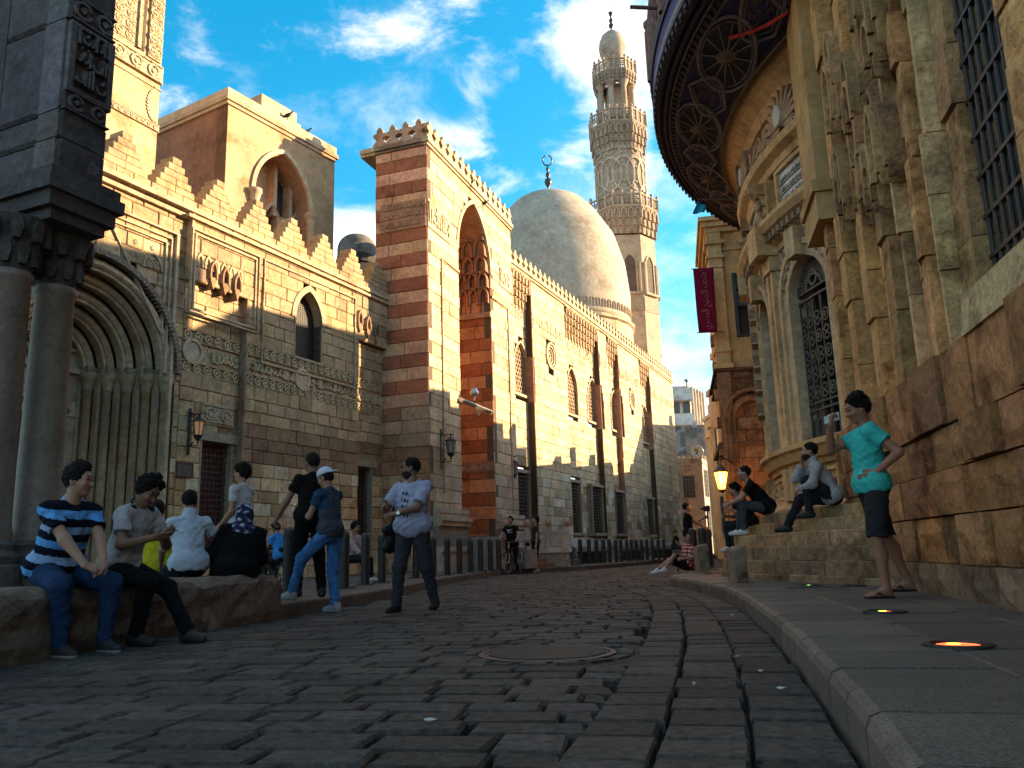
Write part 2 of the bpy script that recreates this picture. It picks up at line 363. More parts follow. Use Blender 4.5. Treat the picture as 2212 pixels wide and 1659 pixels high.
while qv < 62:
    rh = random.uniform(.20, .27); pv = -9+random.uniform(0, .4)
    while pv < 16:
        w = random.uniform(.26, .50); pc, qc = pv+w/2, qv+rh/2; x, y = pc*ca+qc*sa, -pc*sa+qc*ca
        lim_ = interp(RK, y)-(.95 if y < 15.9 else .0)
        if y < 62 and interp(LK, y)-.05 < x < lim_+w/2-.08 and hypot(x-MH[0], y-MH[1]) > MHR+.20:
            j = lambda: random.uniform(-.010, .010); g_ = .007
            pts = [(pv+g_+j(), qv+g_+j()), (pv+w-g_+j(), qv+g_+j()), (pv+w-g_+j(), qv+rh-g_+j()), (pv+g_+j(), qv+rh-g_+j())]
            cob.append(([(min(p*ca+q*sa, lim_), -p*sa+q*ca) for p, q in pts], y))
        pv += w
    qv += rh; row += 1
kr = resample(RK[:13], .03)
def nrm(L, i):
    a = L[max(0, i-1)]; b = L[min(len(L)-1, i+1)]; t = (b-a)/np.linalg.norm(b-a); return np.array([t[1], -t[0]])   # to the right
for o0, o1 in ((-.93, -.64), (-.63, -.33), (-.32, -.02)):
    i = random.randint(0, 6)
    while i < len(kr)-16:
        st = random.randint(6, 12); j2 = i+st; e = random.uniform(-.012, .012)
        if kr[i][1] > 15.8: break
        n0, n1_ = nrm(kr, i), nrm(kr, j2); a, b = kr[i], kr[j2]; t = (b-a)/np.linalg.norm(b-a)*.007
        cob.append(([tuple(a+n0*(o0+e)+t), tuple(a+n0*(o1+e)+t), tuple(b+n1_*(o1+e)-t), tuple(b+n1_*(o0+e)-t)], a[1])); i = j2
# a ring of small setts round the manhole
for i in range(16):
    a0, a1 = 2*pi*i/16+.03, 2*pi*(i+1)/16-.03; r0, r1 = MHR+.03, MHR+.15
    cob.append(([(MH[0]+r*cos(a), MH[1]+r*sin(a)) for r, a in ((r0, a0), (r1, a0), (r1, a1), (r0, a1))], MH[1]-1))
cob.sort(key=lambda c: c[1] if c[1] > 1.9 else 99)
far = MB()
for i, (q, y) in enumerate(cob):
    k = random.uniform(.65, 1.5); c = (.064*k, .053*k, .045*k*random.uniform(.9, 1.06))
    mb = MB() if i < 300 else far
    sett(mb, q, random.uniform(-.006, .004), random.uniform(.01, .02), col=c, tl=(random.uniform(-.018, .018), random.uniform(-.02, .02)))
    if i < 300: mb.build('cobblestone', M_COB, road)
far.build('far_cobbles', M_COB, road, kind='stuff')
# manhole
cm = MB((.045, .04, .036)); cm.lathe((*MH, -.014), [(MHR+.01, 0), (MHR+.30, 0), (MHR+.34, -.03)], 40); cm.build('cement_collar', M_COB, road)
mh = thing('manhole_cover', 'round cast iron manhole cover set into the dark cobbled road', 'manhole cover', (*MH, -.01))
b = MB((.012, .012, .012)); b.lathe((*MH, -.02), [(MHR+.015, -.03), (MHR+.015, .018), (MHR-.02, .02), (MHR-.03, .006), (.001, .006)], 48); b.build('frame', M_IRON, mh)
b = MB((.010, .010, .010)); b.lathe((*MH, -.01), [(MHR-.035, -.02), (MHR-.035, .004), (.0005, .004)], 40); b.build('lid', M_IRON, mh)
b = MB((.03, .029, .028)); n_ = 15
for i in range(-n_, n_+1):
    for j in range(-n_, n_+1):
        x, y = i*.028+(.014 if j % 2 else 0), j*.026
        if hypot(x, y) < MHR-.05: b.box((MH[0]+x-.008, MH[1]+y-.008, -.006), (MH[0]+x+.008, MH[1]+y+.008, .0035))
b.build('raised_studs', M_IRON, mh)
# right pavement: kerb stones and slabs follow the curve of the kerb
def band_piece(mb, L, n, i0, i1, o0, o1, zt, zb, ch, col):
    """pavement stone between curve indices i0..i1 and offsets o0..o1, with a rounded street edge when ch is large"""
    idx = list(range(i0, i1+1)); vs_ = []; m = len(idx); g_ = .009
    def pt(k, o, e): p = L[k]+n[k]*o; return p
    rows_ = [(o0, zb), (o0, zt-ch), (o0+ch*.3, zt-ch*.3), (o0+ch, zt), (o1-.008, zt), (o1, zt-.01), (o1, zb)]
    for k in idx:
        t = (L[min(k+1, len(L)-1)]-L[max(k-1, 0)]); t = t/np.linalg.norm(t); s = g_ if k == i0 else (-g_ if k == i1 else 0)
        for o, z in rows_: p = L[k]+n[k]*o+t*s; vs_.append((p[0], p[1], z))
    w = len(rows_); fs = []
    for a in range(m-1):
        for j in range(w-1): fs.append((a*w+j, a*w+j+1, (a+1)*w+j+1, (a+1)*w+j))
    fs += [tuple(range(w))[::-1], tuple((m-1)*w+j for j in range(w))]
    mb.add(vs_, fs, col)
pav_r = struct('pavement_right')
kc = resample(RK[:15], .09); kn = [nrm(kc, i) for i in range(len(kc))]
def pcol(b=.11): k = random.uniform(.82, 1.2); return (b*.92*k, b*.72*k, b*.55*k)
i = 18
while i < len(kc)-4:
    st = random.choice((5, 6, 7)) if kc[i][1] < 9 else random.choice((4, 5)); e = min(len(kc)-1, i+st)
    mb = MB(); band_piece(mb, kc, kn, i, e, 0, .62, .16+random.uniform(-.003, .003), -.05, .05, pcol(.12)); mb.build('kerb_stone', M_PAVE, pav_r); i = e
for bi in range(6):
    o0 = .62+.68*bi; i = 18+random.randint(0, 4)
    while i < len(kc)-12:
        st = random.choice((7, 8, 9, 11)); e = min(len(kc)-1, i+st); p = kc[(i+e)//2]+kn[(i+e)//2]*o0
        if p[1] > 16.4 or kc[i][1] > 15: break
        mb = MB(); band_piece(mb, kc, kn, i, e, o0+.01, o0+.67, .158+random.uniform(-.006, .006), .05, .02, pcol(.10)); mb.build('paving_slab', M_PAVE, pav_r); i = e
b = MB((.06, .055, .05)); 
for i in range(10, len(kc)-6, 4):
    a, c = kc[i]+kn[i]*.05, kc[min(i+4, len(kc)-1)]+kn[min(i+4, len(kc)-1)]*.05
    b.poly([(*a, .145), (*(a+kn[i]*5.2), .145), (*(c+kn[min(i+4, len(kc)-1)]*5.2), .145), (*c, .145)])
b.build('slab_bed', M_PAVE, pav_r)
b = MB((.1, .09, .08)); b.poly([(3.2, 16.6, .13), (30, 16.6, .13), (30, 60, .13), (16.5, 60, .13), (8.6, 30, .13), (7.0, 20, .13)]); b.build('side_pavement', M_PAVE, pav_r)
# left pavement
pav_l = struct('pavement_left')
lc = resample(LK[2:], .12); ln = [-nrm(lc, i) for i in range(len(lc))]
i = 0
while i < len(lc)-8:
    st = random.choice((5, 6, 8)) if lc[i][1] < 30 else 10; e = min(len(lc)-1, i+st)
    mb = MB(); band_piece(mb, lc, ln, i, e, 0, .34, .16+random.uniform(-.004, .004), -.05, .03, pcol(.11)); mb.build('kerb_stone', M_PAVE, pav_l); i = e
for bi in range(3):
    i = random.randint(30, 34)
    while i < len(lc)-60:
        st = random.choice((5, 6, 7)); e = i+st
        if lc[i][1] > 34: break
        mb = MB(); o0 = .34+.62*bi; band_piece(mb, lc, ln, i, e, o0+.005, o0+.614, .157+random.uniform(-.004, .004), .05, .01, pcol(.10)); mb.build('paving_slab', M_PAVE, pav_l); i = e
b = MB((.10, .085, .07)); P_ = [(*(lc[k]+ln[k]*.2), .148) for k in range(0, len(lc), 6)]
b.poly(P_+[(30, 90, .148), (-30, 90, .148), (-30, 4, .148), (-5, 4, .148)]); b.build('paving_field', mat('paving field', n1=(1.2, .25), n2=(40, .3), bump=.4, bscale=9, bdist=.01, rough=.7), pav_l)
# ================================================================ left: gothic-portal madrasa facade
LF = Fr((-4.2, 26.06), 25.5)
def lu(x, y, d=0.): return LF.uv(x, y, d)
left = thing('madrasa_facade', 'stone madrasa front with stepped battlements, a deep pointed doorway and a carved inscription band', 'building', LF.P(-8, 0, 0))
zt = 8.95                                       # foot of the battlements
U0 = lu(60, 800)[0]-5; U1 = lu(828, 700)[0]+.3
uA, uB = lu(385, 900)[0], lu(516, 900)[0]; uC = lu(765, 900)[0]
za, zb_ = lu(387, 800)[1], lu(387, 703)[1]       # band
# doorway geometry
gu, gz_s = lu(222, 553)[0]-.12, lu(377, 812)[1]; ga = lu(377, 812)[0]-gu; gh = lu(222, 553)[1]-gz_s
wu0, wz1 = lu(628, 700)[0], lu(658, 632)[1]; wu1 = lu(685, 700)[0]; wz0 = lu(657, 779)[1]; wa = (wu1-wu0)/2; wh = wa*1.55; wc = (wu0+wu1)/2
r1 = (lu(434, 957)[0], lu(503, 957)[0], .5, lu(468, 955)[1]); r2 = (lu(765, 1008)[0], lu(804, 1012)[0], .6, lu(785, 1008)[1])
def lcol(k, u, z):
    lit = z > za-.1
    c = vary(CREAM if z > zb_ else (TAN if z > 3.9 else (.50, .385, .235)), .18)  # sunlit courses kept darker, shaded ones paler in the colour
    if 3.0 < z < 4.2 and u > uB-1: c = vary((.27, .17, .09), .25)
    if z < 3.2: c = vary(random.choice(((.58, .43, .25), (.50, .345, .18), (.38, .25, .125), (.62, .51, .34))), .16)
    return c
hg = hole_arch(gu, 0, gz_s, ga, gh, .02)
hw = hole_arch(wc, wz0, wz1-wh, wa, wh, .0)
band = hole_rect(uA, U1, za, zb_)
hp = hole_rect(*r1); hq = hole_rect(*r2)
rec_top = lu(500, 640)[1]
# main skin in three stretches: left of and above the doorway, the shallow recess beside it, the proud bay with the arched window
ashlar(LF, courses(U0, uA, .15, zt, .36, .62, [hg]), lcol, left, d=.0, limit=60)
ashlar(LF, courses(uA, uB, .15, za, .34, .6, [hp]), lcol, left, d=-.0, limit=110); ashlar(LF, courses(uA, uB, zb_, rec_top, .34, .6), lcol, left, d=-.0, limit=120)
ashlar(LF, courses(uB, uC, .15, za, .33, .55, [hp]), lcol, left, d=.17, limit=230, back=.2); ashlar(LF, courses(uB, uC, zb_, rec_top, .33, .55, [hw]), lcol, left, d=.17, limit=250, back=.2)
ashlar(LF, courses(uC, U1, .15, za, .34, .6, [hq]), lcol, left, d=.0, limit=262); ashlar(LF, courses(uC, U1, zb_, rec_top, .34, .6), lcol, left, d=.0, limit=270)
ashlar(LF, courses(uA, U1, rec_top, zt, .36, .66, [hw]), lcol, left, d=.17, limit=300, back=.2)
b = MB(TAN); b.fbox(LF, uB-.02, uB+.05, .15, rec_top, -.05, .168, (.30, .2, .13)); b.fbox(LF, uA-.03, uA+.04, rec_top, zt, -.05, .168); b.build('recess_return', M_STONE, left)  # the long return is coloured dark to carry the shade on that face
b = MB((.26, .2, .13)); b.fbox(LF, U0, gu-ga-.2, .1, zt, -2.6, -.35); b.fbox(LF, gu+ga+.2, U1, .1, zt, -2.6, -.45); b.fbox(LF, gu-ga-.2, gu+ga+.2, .1, zt, -2.7, -2.2); b.fbox(LF, gu-ga-.2, gu+ga+.2, gz_s+gh+.1, zt, -2.2, -.4); b.build('core_wall', M_STONE, left)
# inscription band, scrolls and roundels
b = MB(vary((.47, .34, .2), .02)); H = zb_-za
for ua_, ub_, d in ((uA, uB, 0.), (uB+.02, uC, .17), (uC+.02, U1, 0.)): b.fbox(LF, ua_, ub_, za, zb_, d-.3, d-.045)
b.build('inscription_field', M_CARVE, left)
b = MB((.47, .38, .25)); sc2 = MB((.55, .41, .24)); sd_ = 3
for ua_, ub_, d in ((uA+.95, uB-.03, 0.), (uB+.04, uC-.04, .17), (uC+.05, U1-.05, 0.)):
    b = MB((.57, .43, .26)); script_strokes(b, LF, ua_, ub_, za+H*.30, za+H*.70, d-.05, d+.012, 1.25, seed=sd_); sd_ += 1; b.build('inscription', M_STONE, left)
for ua_, ub_, d in ((uA, uB, 0.), (uB+.02, uC, .17), (uC+.02, U1, 0.)):
    scroll_band(sc2, LF, ua_, ub_, za+H*.73, zb_, d-.05, d+.01); scroll_band(sc2, LF, ua_, ub_, za, za+H*.27, d-.05, d+.01)
sc2.build('scroll_border', M_STONE, left)
for px_, py_, d in ((416, 759, 0.), (653, 820, .17)):
    b = MB((.5, .4, .27)); u, z = lu(px_, py_, d); r = H*.26
    b.prism(LF, [(u+r*cos(q), z+r*sin(q)) for q in np.linspace(0, 2*pi, 20)[:-1]], d-.06, d+.0)
    b.ribbon(LF, [(u+r*cos(q), z+r*sin(q)) for q in np.linspace(0, 2*pi, 24)[:-1]], .07, d-.05, d+.03, closed=True); b.build('roundel', M_STONE, left)
# frames of the upper panels
def frame(mb, fr, u0, u1, z0, z1, w, d0, d1, col=None):
    mb.ribbon(fr, [(u0, z0), (u1, z0), (u1, z1), (u0, z1)], w, d0, d1, col, closed=True)
b = MB((.46, .35, .22)); p0 = lu(397, 640, .17); p1 = lu(556, 560, .17)
zf0, zf1 = lu(400, 662, .17)[1], lu(418, 503, .17)[1]
frame(b, LF, lu(418, 600, .17)[0], lu(550, 650, .17)[0], zf0, zf1, .07, .15, .21); frame(b, LF, lu(410, 600, .17)[0], lu(556, 650, .17)[0], zf0-.1, zf1+.1, .05, .15, .225)
frame(b, LF, lu(568, 650, .17)[0], lu(768, 700, .17)[0]-.05, wz0-.45, zf1+.1, .06, .15, .215)
b.fbox(LF, uA-.2, U1, zf1+.35, zf1+.43, .1, .24); b.fbox(LF, U0, uA, zf1+.35, zf1+.45, -.05, .1)
b.build('panel_moulding', M_STONE, left)
# stalactite niches
for (x0_, y0_, dx, n) in ((458, 590, 26, 3), (775, 690, 18, 3)):
    for i in range(n):
        b = MB((.30, .18, .10)); u, z = lu(x0_+dx*i, y0_+13*i, .17); s = .18
        arch_ring(b, LF, u, z, s*.42, s*1.3, s*.25, .05, .26, zb=z-s*.9, n=5); b.prism(LF, [(u-s*.6, z-s*.7), (u+s*.6, z-s*.7), (u+s*.35, z-s*1.5), (u, z-s*2.4), (u-s*.35, z-s*1.5)], .0, .24)
        b.prism(LF, arch_pts(u, z, s*.42, s*1.3, 5, 0, z-s*.7), .1, .178, (.12, .07, .045)); b.build('stalactite', M_STONE, left)
b = MB((.48, .37, .23))
for i in range(6):
    u, z = lu(432+17*i, 566+7*i, .17); arch_ring(b, LF, u, z, .06, .17, .045, .15, .2, zb=z-.12, n=4)
b.build('blind_arcade', M_STONE, left)
# arched window with pierced dark screen
b = MB((.40, .31, .2)); arch_ring(b, LF, wc, wz1-wh, wa, wh, .17, .1, .2, zb=wz1-wh-.02, n=8); arch_ring(b, LF, wc, wz1-wh, wa, wh, .03, -.3, .185, zb=wz0, n=8)
b.fbox(LF, wu0-.05, wu1+.05, wz0-.07, wz0, -.2, .2); win = b.build('arched_window', M_STONE, left)
b = MB((.035, .028, .022)); b.prism(LF, arch_pts(wc, wz1-wh, wa, wh, 8, 0, wz0), -.16, -.13); b.build('screen', M_WOOD, win)
b = MB((.06, .05, .04)); grille(b, LF, wu0, wu1, wz0, wz1-wh*.4, -.12, 14, 26, .006); b.build('screen_bars', M_IRON, win)
# grated windows at street level
for q, cc, nn in ((r1, (.085, .03, .025), (8, 22)), (r2, (.05, .028, .024), (6, 18))):
    b = MB(cc); b.fbox(LF, q[0], q[1], q[2], q[3], -.3, -.26); wn_ = b.build('grated_window', M_WOOD, left)
    b = MB((.06, .04, .035)); grille(b, LF, q[0]+.02, q[1]-.02, q[2], q[3]-.04, -.2, *nn, .013); b.build('grille', M_IRON, wn_)
    b = MB((.33, .27, .19)); b.fbox(LF, q[0]-.02, q[0]+.03, q[2], q[3], -.3, .01); b.fbox(LF, q[1]-.03, q[1]+.02, q[2], q[3], -.3, .0); b.fbox(LF, q[0]-.2, q[1]+.2, q[3], q[3]+.22, -.3, .04); b.build('frame', M_STONE, wn_)
# relieving carved panel above the grated window, plaque
b = MB((.42, .34, .23)); u0_, z0_ = lu(433, 905); u1_, z1_ = lu(504, 880); b.fbox(LF, u0_, u1_, z0_-.1, z0_+.42, -.1, .03); scroll_band(b, LF, u0_+.02, u1_-.02, z0_-.05, z0_+.38, .02, .06); b.build('carved_lintel', M_CARVE, left)
pq = thing('wall_plaque', 'small dark metal plaque fixed beside the red grated window', 'plaque', LF.P(*lu(397, 1016), .02))
b = MB((.075, .07, .065)); a0, a1 = lu(378, 1030), lu(416, 1001); b.fbox(LF, a0[0], a1[0], a0[1], a1[1], .012, .035); frame(b, LF, a0[0]+.02, a1[0]-.02, a0[1]+.02, a1[1]-.02, .025, .03, .05); b.build('plate', M_IRON, pq)
b = MB((.13, .12, .11))
for i in range(4): z = a1[1]-.1-.07*i; [b.fbox(LF, a0[0]+.07+k*.08, a0[0]+.07+k*.08+random.uniform(.03, .07), z, z+.016, .034, .037) for k in range(int((a1[0]-a0[0]-.15)/.08))]
b.build('lettering', M_METAL, pq)
# ---- the pointed doorway: orders stepping back
door = MB((.42, .33, .22)); ORD = 5; step_d = .30; step_a = .27
for k in range(ORD):
    a = ga-step_a*k; h = gh*(a/ga)*.98; dd = -step_d*k
    arch_ring(door, LF, gu, gz_s, a-step_a, h*(a-step_a)/a, step_a*.42, dd-step_d, dd-.03, n=14, off=0.)
    ring = MB((.46, .33, .2) if k % 2 else (.54, .41, .26)); arch_ring(ring, LF, gu, gz_s, a-step_a, h*(a-step_a)/a, step_a, dd-step_d-.02, dd-.10, n=14); 
    pts = arch_pts(gu, gz_s, a-step_a*.55, h*(a-step_a*.55)/a, 16); ring.tube([LF.P(u, z, dd-.06) for u, z in pts], .085, 8); pts = arch_pts(gu, gz_s, a-step_a*.95, h*(a-step_a*.95)/a, 16); ring.tube([LF.P(u, z, dd-.10) for u, z in pts], .05, 6)
    ring.build('archivolt', M_STONE, left, smooth=False)
    for sgn in (1, -1):
        col_ = MB(vary((.48, .35, .21), .1)); u = gu+sgn*(a-step_a*.5); p = LF.P(u, 0, dd-.12)
        col_.lathe(p, [(.16, .15), (.16, .35), (.12, .42), (.10, .5), (.095, gz_s-.42), (.12, gz_s-.40), (.10, gz_s-.36), (.17, gz_s-.16), (.19, gz_s-.12), (.19, gz_s)], 12); col_.build('colonnette', M_STONE, left, smooth=True)
        j = MB((.42, .31, .19)); j.fbox(LF, gu+sgn*(a-step_a)-.04, gu+sgn*(a-step_a)+.04+sgn*.0, .15, gz_s, dd-step_d-.05, dd-.2); j.fbox(LF, min(gu+sgn*(a-step_a), gu+sgn*a), max(gu+sgn*(a-step_a), gu+sgn*a), .15, gz_s, dd-step_d-.1, dd-step_d+.03); j.build('jamb', M_STONE, left)
b = MB((.27, .2, .14)); pts = arch_pts(gu, gz_s, ga+.04, gh*1.02, 18)
for i in range(len(pts)*2-2):
    q = i/2; k = int(q); u = pts[k][0]+(pts[min(k+1, len(pts)-1)][0]-pts[k][0])*(q-k); z = pts[k][1]+(pts[min(k+1, len(pts)-1)][1]-pts[k][1])*(q-k); b.prism(LF, [(u-.07, z-.05), (u+.05, z-.07), (u+.07, z+.06), (u-.05, z+.08)], -.04, .13)
b.build('leaf_moulding', M_CARVE, left)
for sgn in (1, -1):
    imp = MB((.3, .23, .16))
    for k in range(ORD): a = ga-step_a*k; u0_, u1_ = sorted((gu+sgn*(a-step_a-.02), gu+sgn*(a+.03))); imp.fbox(LF, u0_, u1_, gz_s-.02, gz_s+.12, -step_d*k-.35, -step_d*k+.05)
    imp.build('impost', M_CARVE, left)
# capping of the opening at the left of the arch, tympanum, lintel, door
dI = -step_d*ORD+.05; aI = ga-step_a*ORD; 
b = MB((.4, .33, .23)); b.prism(LF, arch_pts(gu, gz_s, aI+.05, gh*(aI+.05)/ga, 10, 0, gz_s-.95), dI-.2, dI); b.build('tympanum', M_STONE, left)
b = MB((.44, .36, .25)); cz = gz_s+.62
for r, w, d in ((.34, .07, .12), (.44, .05, .09), (.54, .05, .07)): b.ribbon(LF, [(gu+r*cos(q), cz+r*sin(q)) for q in np.linspace(0, 2*pi, 28)[:-1]], w, dI-.02, dI+d, closed=True)
for sgn in (-1, 1): b.ribbon(LF, [(gu+sgn*(.62+.0*q)+sgn*.28*cos(q), gz_s+.02+.45*sin(q)) for q in np.linspace(0, pi*.8, 9)], .06, dI-.02, dI+.08)
b.fbox(LF, gu-aI, gu+aI, gz_s-.06, gz_s+.06, dI, dI+.1); b.build('tracery', M_STONE, left)
b = MB((.02, .02, .02)); b.prism(LF, [(gu+.31*cos(q), cz+.31*sin(q)) for q in np.linspace(0, 2*pi, 24)[:-1]], dI, dI+.012); ro = b.build('round_window', M_IRON, left)
b = MB((.09, .085, .08)); 
for i in range(-3, 4):
    o = i*.085; L_ = sqrt(max(0, .31**2-o*o)); b.fbox(LF, gu+o-.008, gu+o+.008, cz-L_, cz+L_, dI+.012, dI+.03); b.fbox(LF, gu-L_, gu+L_, cz+o-.008, cz+o+.008, dI+.015, dI+.036)
b.build('lattice', M_IRON, ro)
dz1 = lu(180, 888)[1]+.1; dw = aI*.62
b = MB((.36, .29, .2)); b.fbox(LF, gu-aI-.1, gu+aI+.1, dz1, gz_s-.05, dI-.25, dI+.02)
for sgn in (-1, 1): u0_, u1_ = sorted((gu+sgn*dw, gu+sgn*(aI+.1))); b.fbox(LF, u0_, u1_, .15, dz1, dI-.3, dI+.02)
b.build('door_surround', M_STONE, left)
b = MB((.45, .41, .32)); b.fbox(LF, gu-aI+.05, gu+aI-.05, dz1+.03, dz1+.36, dI+.02, dI+.05); lt = b.build('lintel', M_STONE, left)
b = MB((.13, .11, .09)); n = 7
for i in range(n):
    u = gu-aI+.2+(2*aI-.4)*(i+.5)/n; b.ribbon(LF, [(u+.07*sin(q*1.)*1.2, dz1+.08+.23*q/6.28) for q in np.linspace(0, 6.28, 9)], .06, dI+.045, dI+.056)
b.build('joggled_inlay', M_STONE, lt)
b = MB((.016, .012, .01)); b.fbox(LF, gu-dw, gu+dw, .15, dz1, dI-.5, dI-.42); dr = b.build('door', M_WOOD, left)
b = MB((.03, .022, .018)); [b.fbox(LF, gu-dw+.05+k*dw, gu-.05+k*dw, .3+j*.85, 1.0+j*.85, dI-.43, dI-.40) for k in (0, 1) for j in range(3)]; b.build('door_panel', M_WOOD, dr)
# frame round the doorway spandrels with inlaid stars
b = MB((.45, .35, .23)); fu1 = lu(383, 600)[0]-.08; fz1 = lu(383, 508)[1]; b.ribbon(LF, [(fu1, .4), (fu1, fz1), (gu*2-fu1, fz1), (gu*2-fu1, .4)], .09, -.02, .07); b.ribbon(LF, [(fu1-.16, gz_s), (fu1-.16, fz1-.16), (gu*2-fu1+.16, fz1-.16), (gu*2-fu1+.16, gz_s)], .05, -.02, .05)
b.ribbon(LF, [(fu1-.3, gz_s+.9), (fu1-.3, fz1-.3), (gu+.2, fz1-.3), (gu+1.0, gz_s+gh*.86), (fu1-.3, gz_s+.9)], .05, -.02, .045)
b.build('doorway_frame', M_STONE, left)
b = MB((.27, .22, .16))
for i in range(26):
    u = gu+(fu1-gu)*((i*7) % 26+.5)/26; z = gz_s+.6+(fz1-gz_s-.7)*random.random(); s = .07
    if (z-gz_s) < gh*1.05 and abs(u-gu) < arch_half(ga*1.08, gh*1.08, z-gz_s)+.1: continue
    b.prism(LF, [(u+s*(1 if k % 2 else .5)*cos(k*pi/6), z+s*(1 if k % 2 else .5)*sin(k*pi/6)) for k in range(12)], -.01, .012)
b.build('inlaid_stars', M_STONE, left)
b = MB((.42, .31, .2)); u, z = lu(328, 570); arch_ring(b, LF, u, z-.12, .22, .33, .05, -.02, .06, zb=z-.14, n=6); b.prism(LF, arch_pts(u, z-.12, .2, .3, 6, 0, z-.14), -.02, .03); scroll_band(b, LF, u-.17, u+.17, z-.12, z+.1, .02, .055); b.build('carved_lunette', M_CARVE, left)
# stepped battlements, one per merlon
pk = [lu(x, y, .17)[0] for x, y in ((279, 297), (383, 351), (477, 400), (558, 443), (631, 482), (700, 518), (764, 548))]
sp = (pk[-1]-pk[1])/5; zp = 10.12
b = MB((.46, .35, .22)); b.fbox(LF, U0, U1, zt, zt+.12, -.3, .22); b.build('coping', M_STONE, left)
for i in range(-3, 8):
    uc = pk[1]+sp*(i-.0); 
    if uc > U1+.1 or uc < U0+.4: continue
    mer = MB(); N = 6; hw_ = sp*.47; sh = (zp-zt-.12)/N
    for k in range(N):
        w = hw_*(1-k/N)+.03; u = uc-w
        n_ = max(1, int(round(2*w/.5)))
        for j in range(n_): mer.block(LF, uc-w+2*w*j/n_+.003, uc-w+2*w*(j+1)/n_-.003, zt+.12+sh*k+.003, zt+.12+sh*(k+1)-.003, .17+random.uniform(-.006, .006), .012, .42, vary(CREAM, .1))
        mer.fbox(LF, uc-w+.004, uc+w-.004, zt+.12+sh*k, zt+.12+sh*(k+1), -.24, .15, (.36, .22, .14))  # red-brown core carries the shaded tone of the merlon sides
    mer.build('merlon', M_STONE, left)
# ---------------------------------------------------------------- plastered mausoleum block behind
BX = Fr(atY(490, 300, 22.5)[:2], 31.)
box = thing('mausoleum_block', 'brown plastered cubic block with a tall pointed arch niche above the stepped battlements', 'building', BX.P(2, 0, 0))
bu1 = BX.u(722, 400); bz1 = BX.z(490, 215); bz0 = 6.0
au0, au1 = BX.u(548, 420), BX.u(668, 430); ac = (au0+au1)/2; aa = (au1-au0)/2; az1 = BX.z(597, 325); ah = aa*1.45; azs = az1-ah
wallp = MB((.44, .29, .16)); rows = courses(0, bu1, bz0, bz1, lambda k: .12, 50, [hole_arch(ac, bz0, azs, aa, ah)])
for k, z0_, z1_, free, segs in rows:
    for a, b_ in free: wallp.fbox(BX, a, b_, z0_, z1_, -.5, 0)
wallp.build('wall', M_PLASTER, box)
b = MB((.23, .115, .065)); b.hexa([BX.P(0, bz0, -.01), BX.P(0, bz0, -5.), BX.P(.4, bz0, -5.), BX.P(.4, bz0, -.01), BX.P(0, bz1, -.01), BX.P(0, bz1, -5.), BX.P(.4, bz1, -5.), BX.P(.4, bz1, -.01)]); b.fbox(BX, .4, bu1, bz1-.3, bz1-.05, -5, -.5, (.35, .26, .17)); b.fbox(BX, bu1-.4, bu1, bz0, bz1-.3, -5, -.5); b.build('side_wall', M_PLASTER, box)  # same plaster as the front, coloured darker as its shaded side
b = MB((.40, .29, .18)); b.fbox(BX, -.12, bu1+.1, bz1, bz1+.14, -5.1, .1); b.fbox(BX, -.06, bu1+.05, bz1+.14, bz1+.42, -5.05, .04, (.48, .36, .23)); b.fbox(BX, -.07, bu1, bz1-.12, bz1, -5.05, .05); b.build('cornice', M_PLASTER, box)
b = MB((.44, .33, .21)); u_ = BX.u(600, 265); b.fbox(BX, u_-.6, u_+.9, bz1+.42, bz1+.95, -1.6, -.1); b.fbox(BX, u_+.9, u_+1.2, bz1+.42, bz1+.7, -1.4, -.2); b.build('roof_hut', M_PLASTER, box)
b = MB((.52, .39, .25)); arch_ring(b, BX, ac, azs, aa, ah, .14, -.3, .07, zb=bz0, n=12); arch_ring(b, BX, ac, azs, aa*.98, ah*.98, .06, -.9, -.02, zb=bz0, n=12, col=(.33, .2, .12)); b.build('niche_arch', M_PLASTER, box)
b = MB((.47, .33, .21)); b.prism(BX, arch_pts(ac, azs, aa, ah, 10, 0, bz0), -1.0, -.9); nb = b.build('niche_back', M_PLASTER, box)
for (x_, y_, w_, h_) in ((597, 395, .34, 1.35), (570, 500, .3, .95), (625, 520, .3, .95)):
    u, z = BX.uv(x_, y_, -.9); b = MB((.48, .32, .2)); pts = [(u-w_, z-h_), (u+w_, z-h_), (u+w_, z+h_*.55), (u, z+h_*.95), (u-w_, z+h_*.55)]
    b.ribbon(BX, pts, .14, -.95, -.55, closed=True); wq = b.build('niche_window', M_PLASTER, box); b = MB((.02, .017, .015)); b.prism(BX, pts, -.9, -.88); b.build('opening', M_IRON, wq)
for sx in (-1, 1):
    b = MB((.45, .33, .22)); u = ac+sx*(aa+.0); p = BX.P(u+sx*.02, 0, .06); b.lathe(p, [(.13, bz0), (.13, azs-.55), (.16, azs-.5), (.12, azs-.44), (.2, azs-.14), (.23, azs-.1), (.23, azs)], 12); b.build('corner_column', M_PLASTER, box, smooth=True)
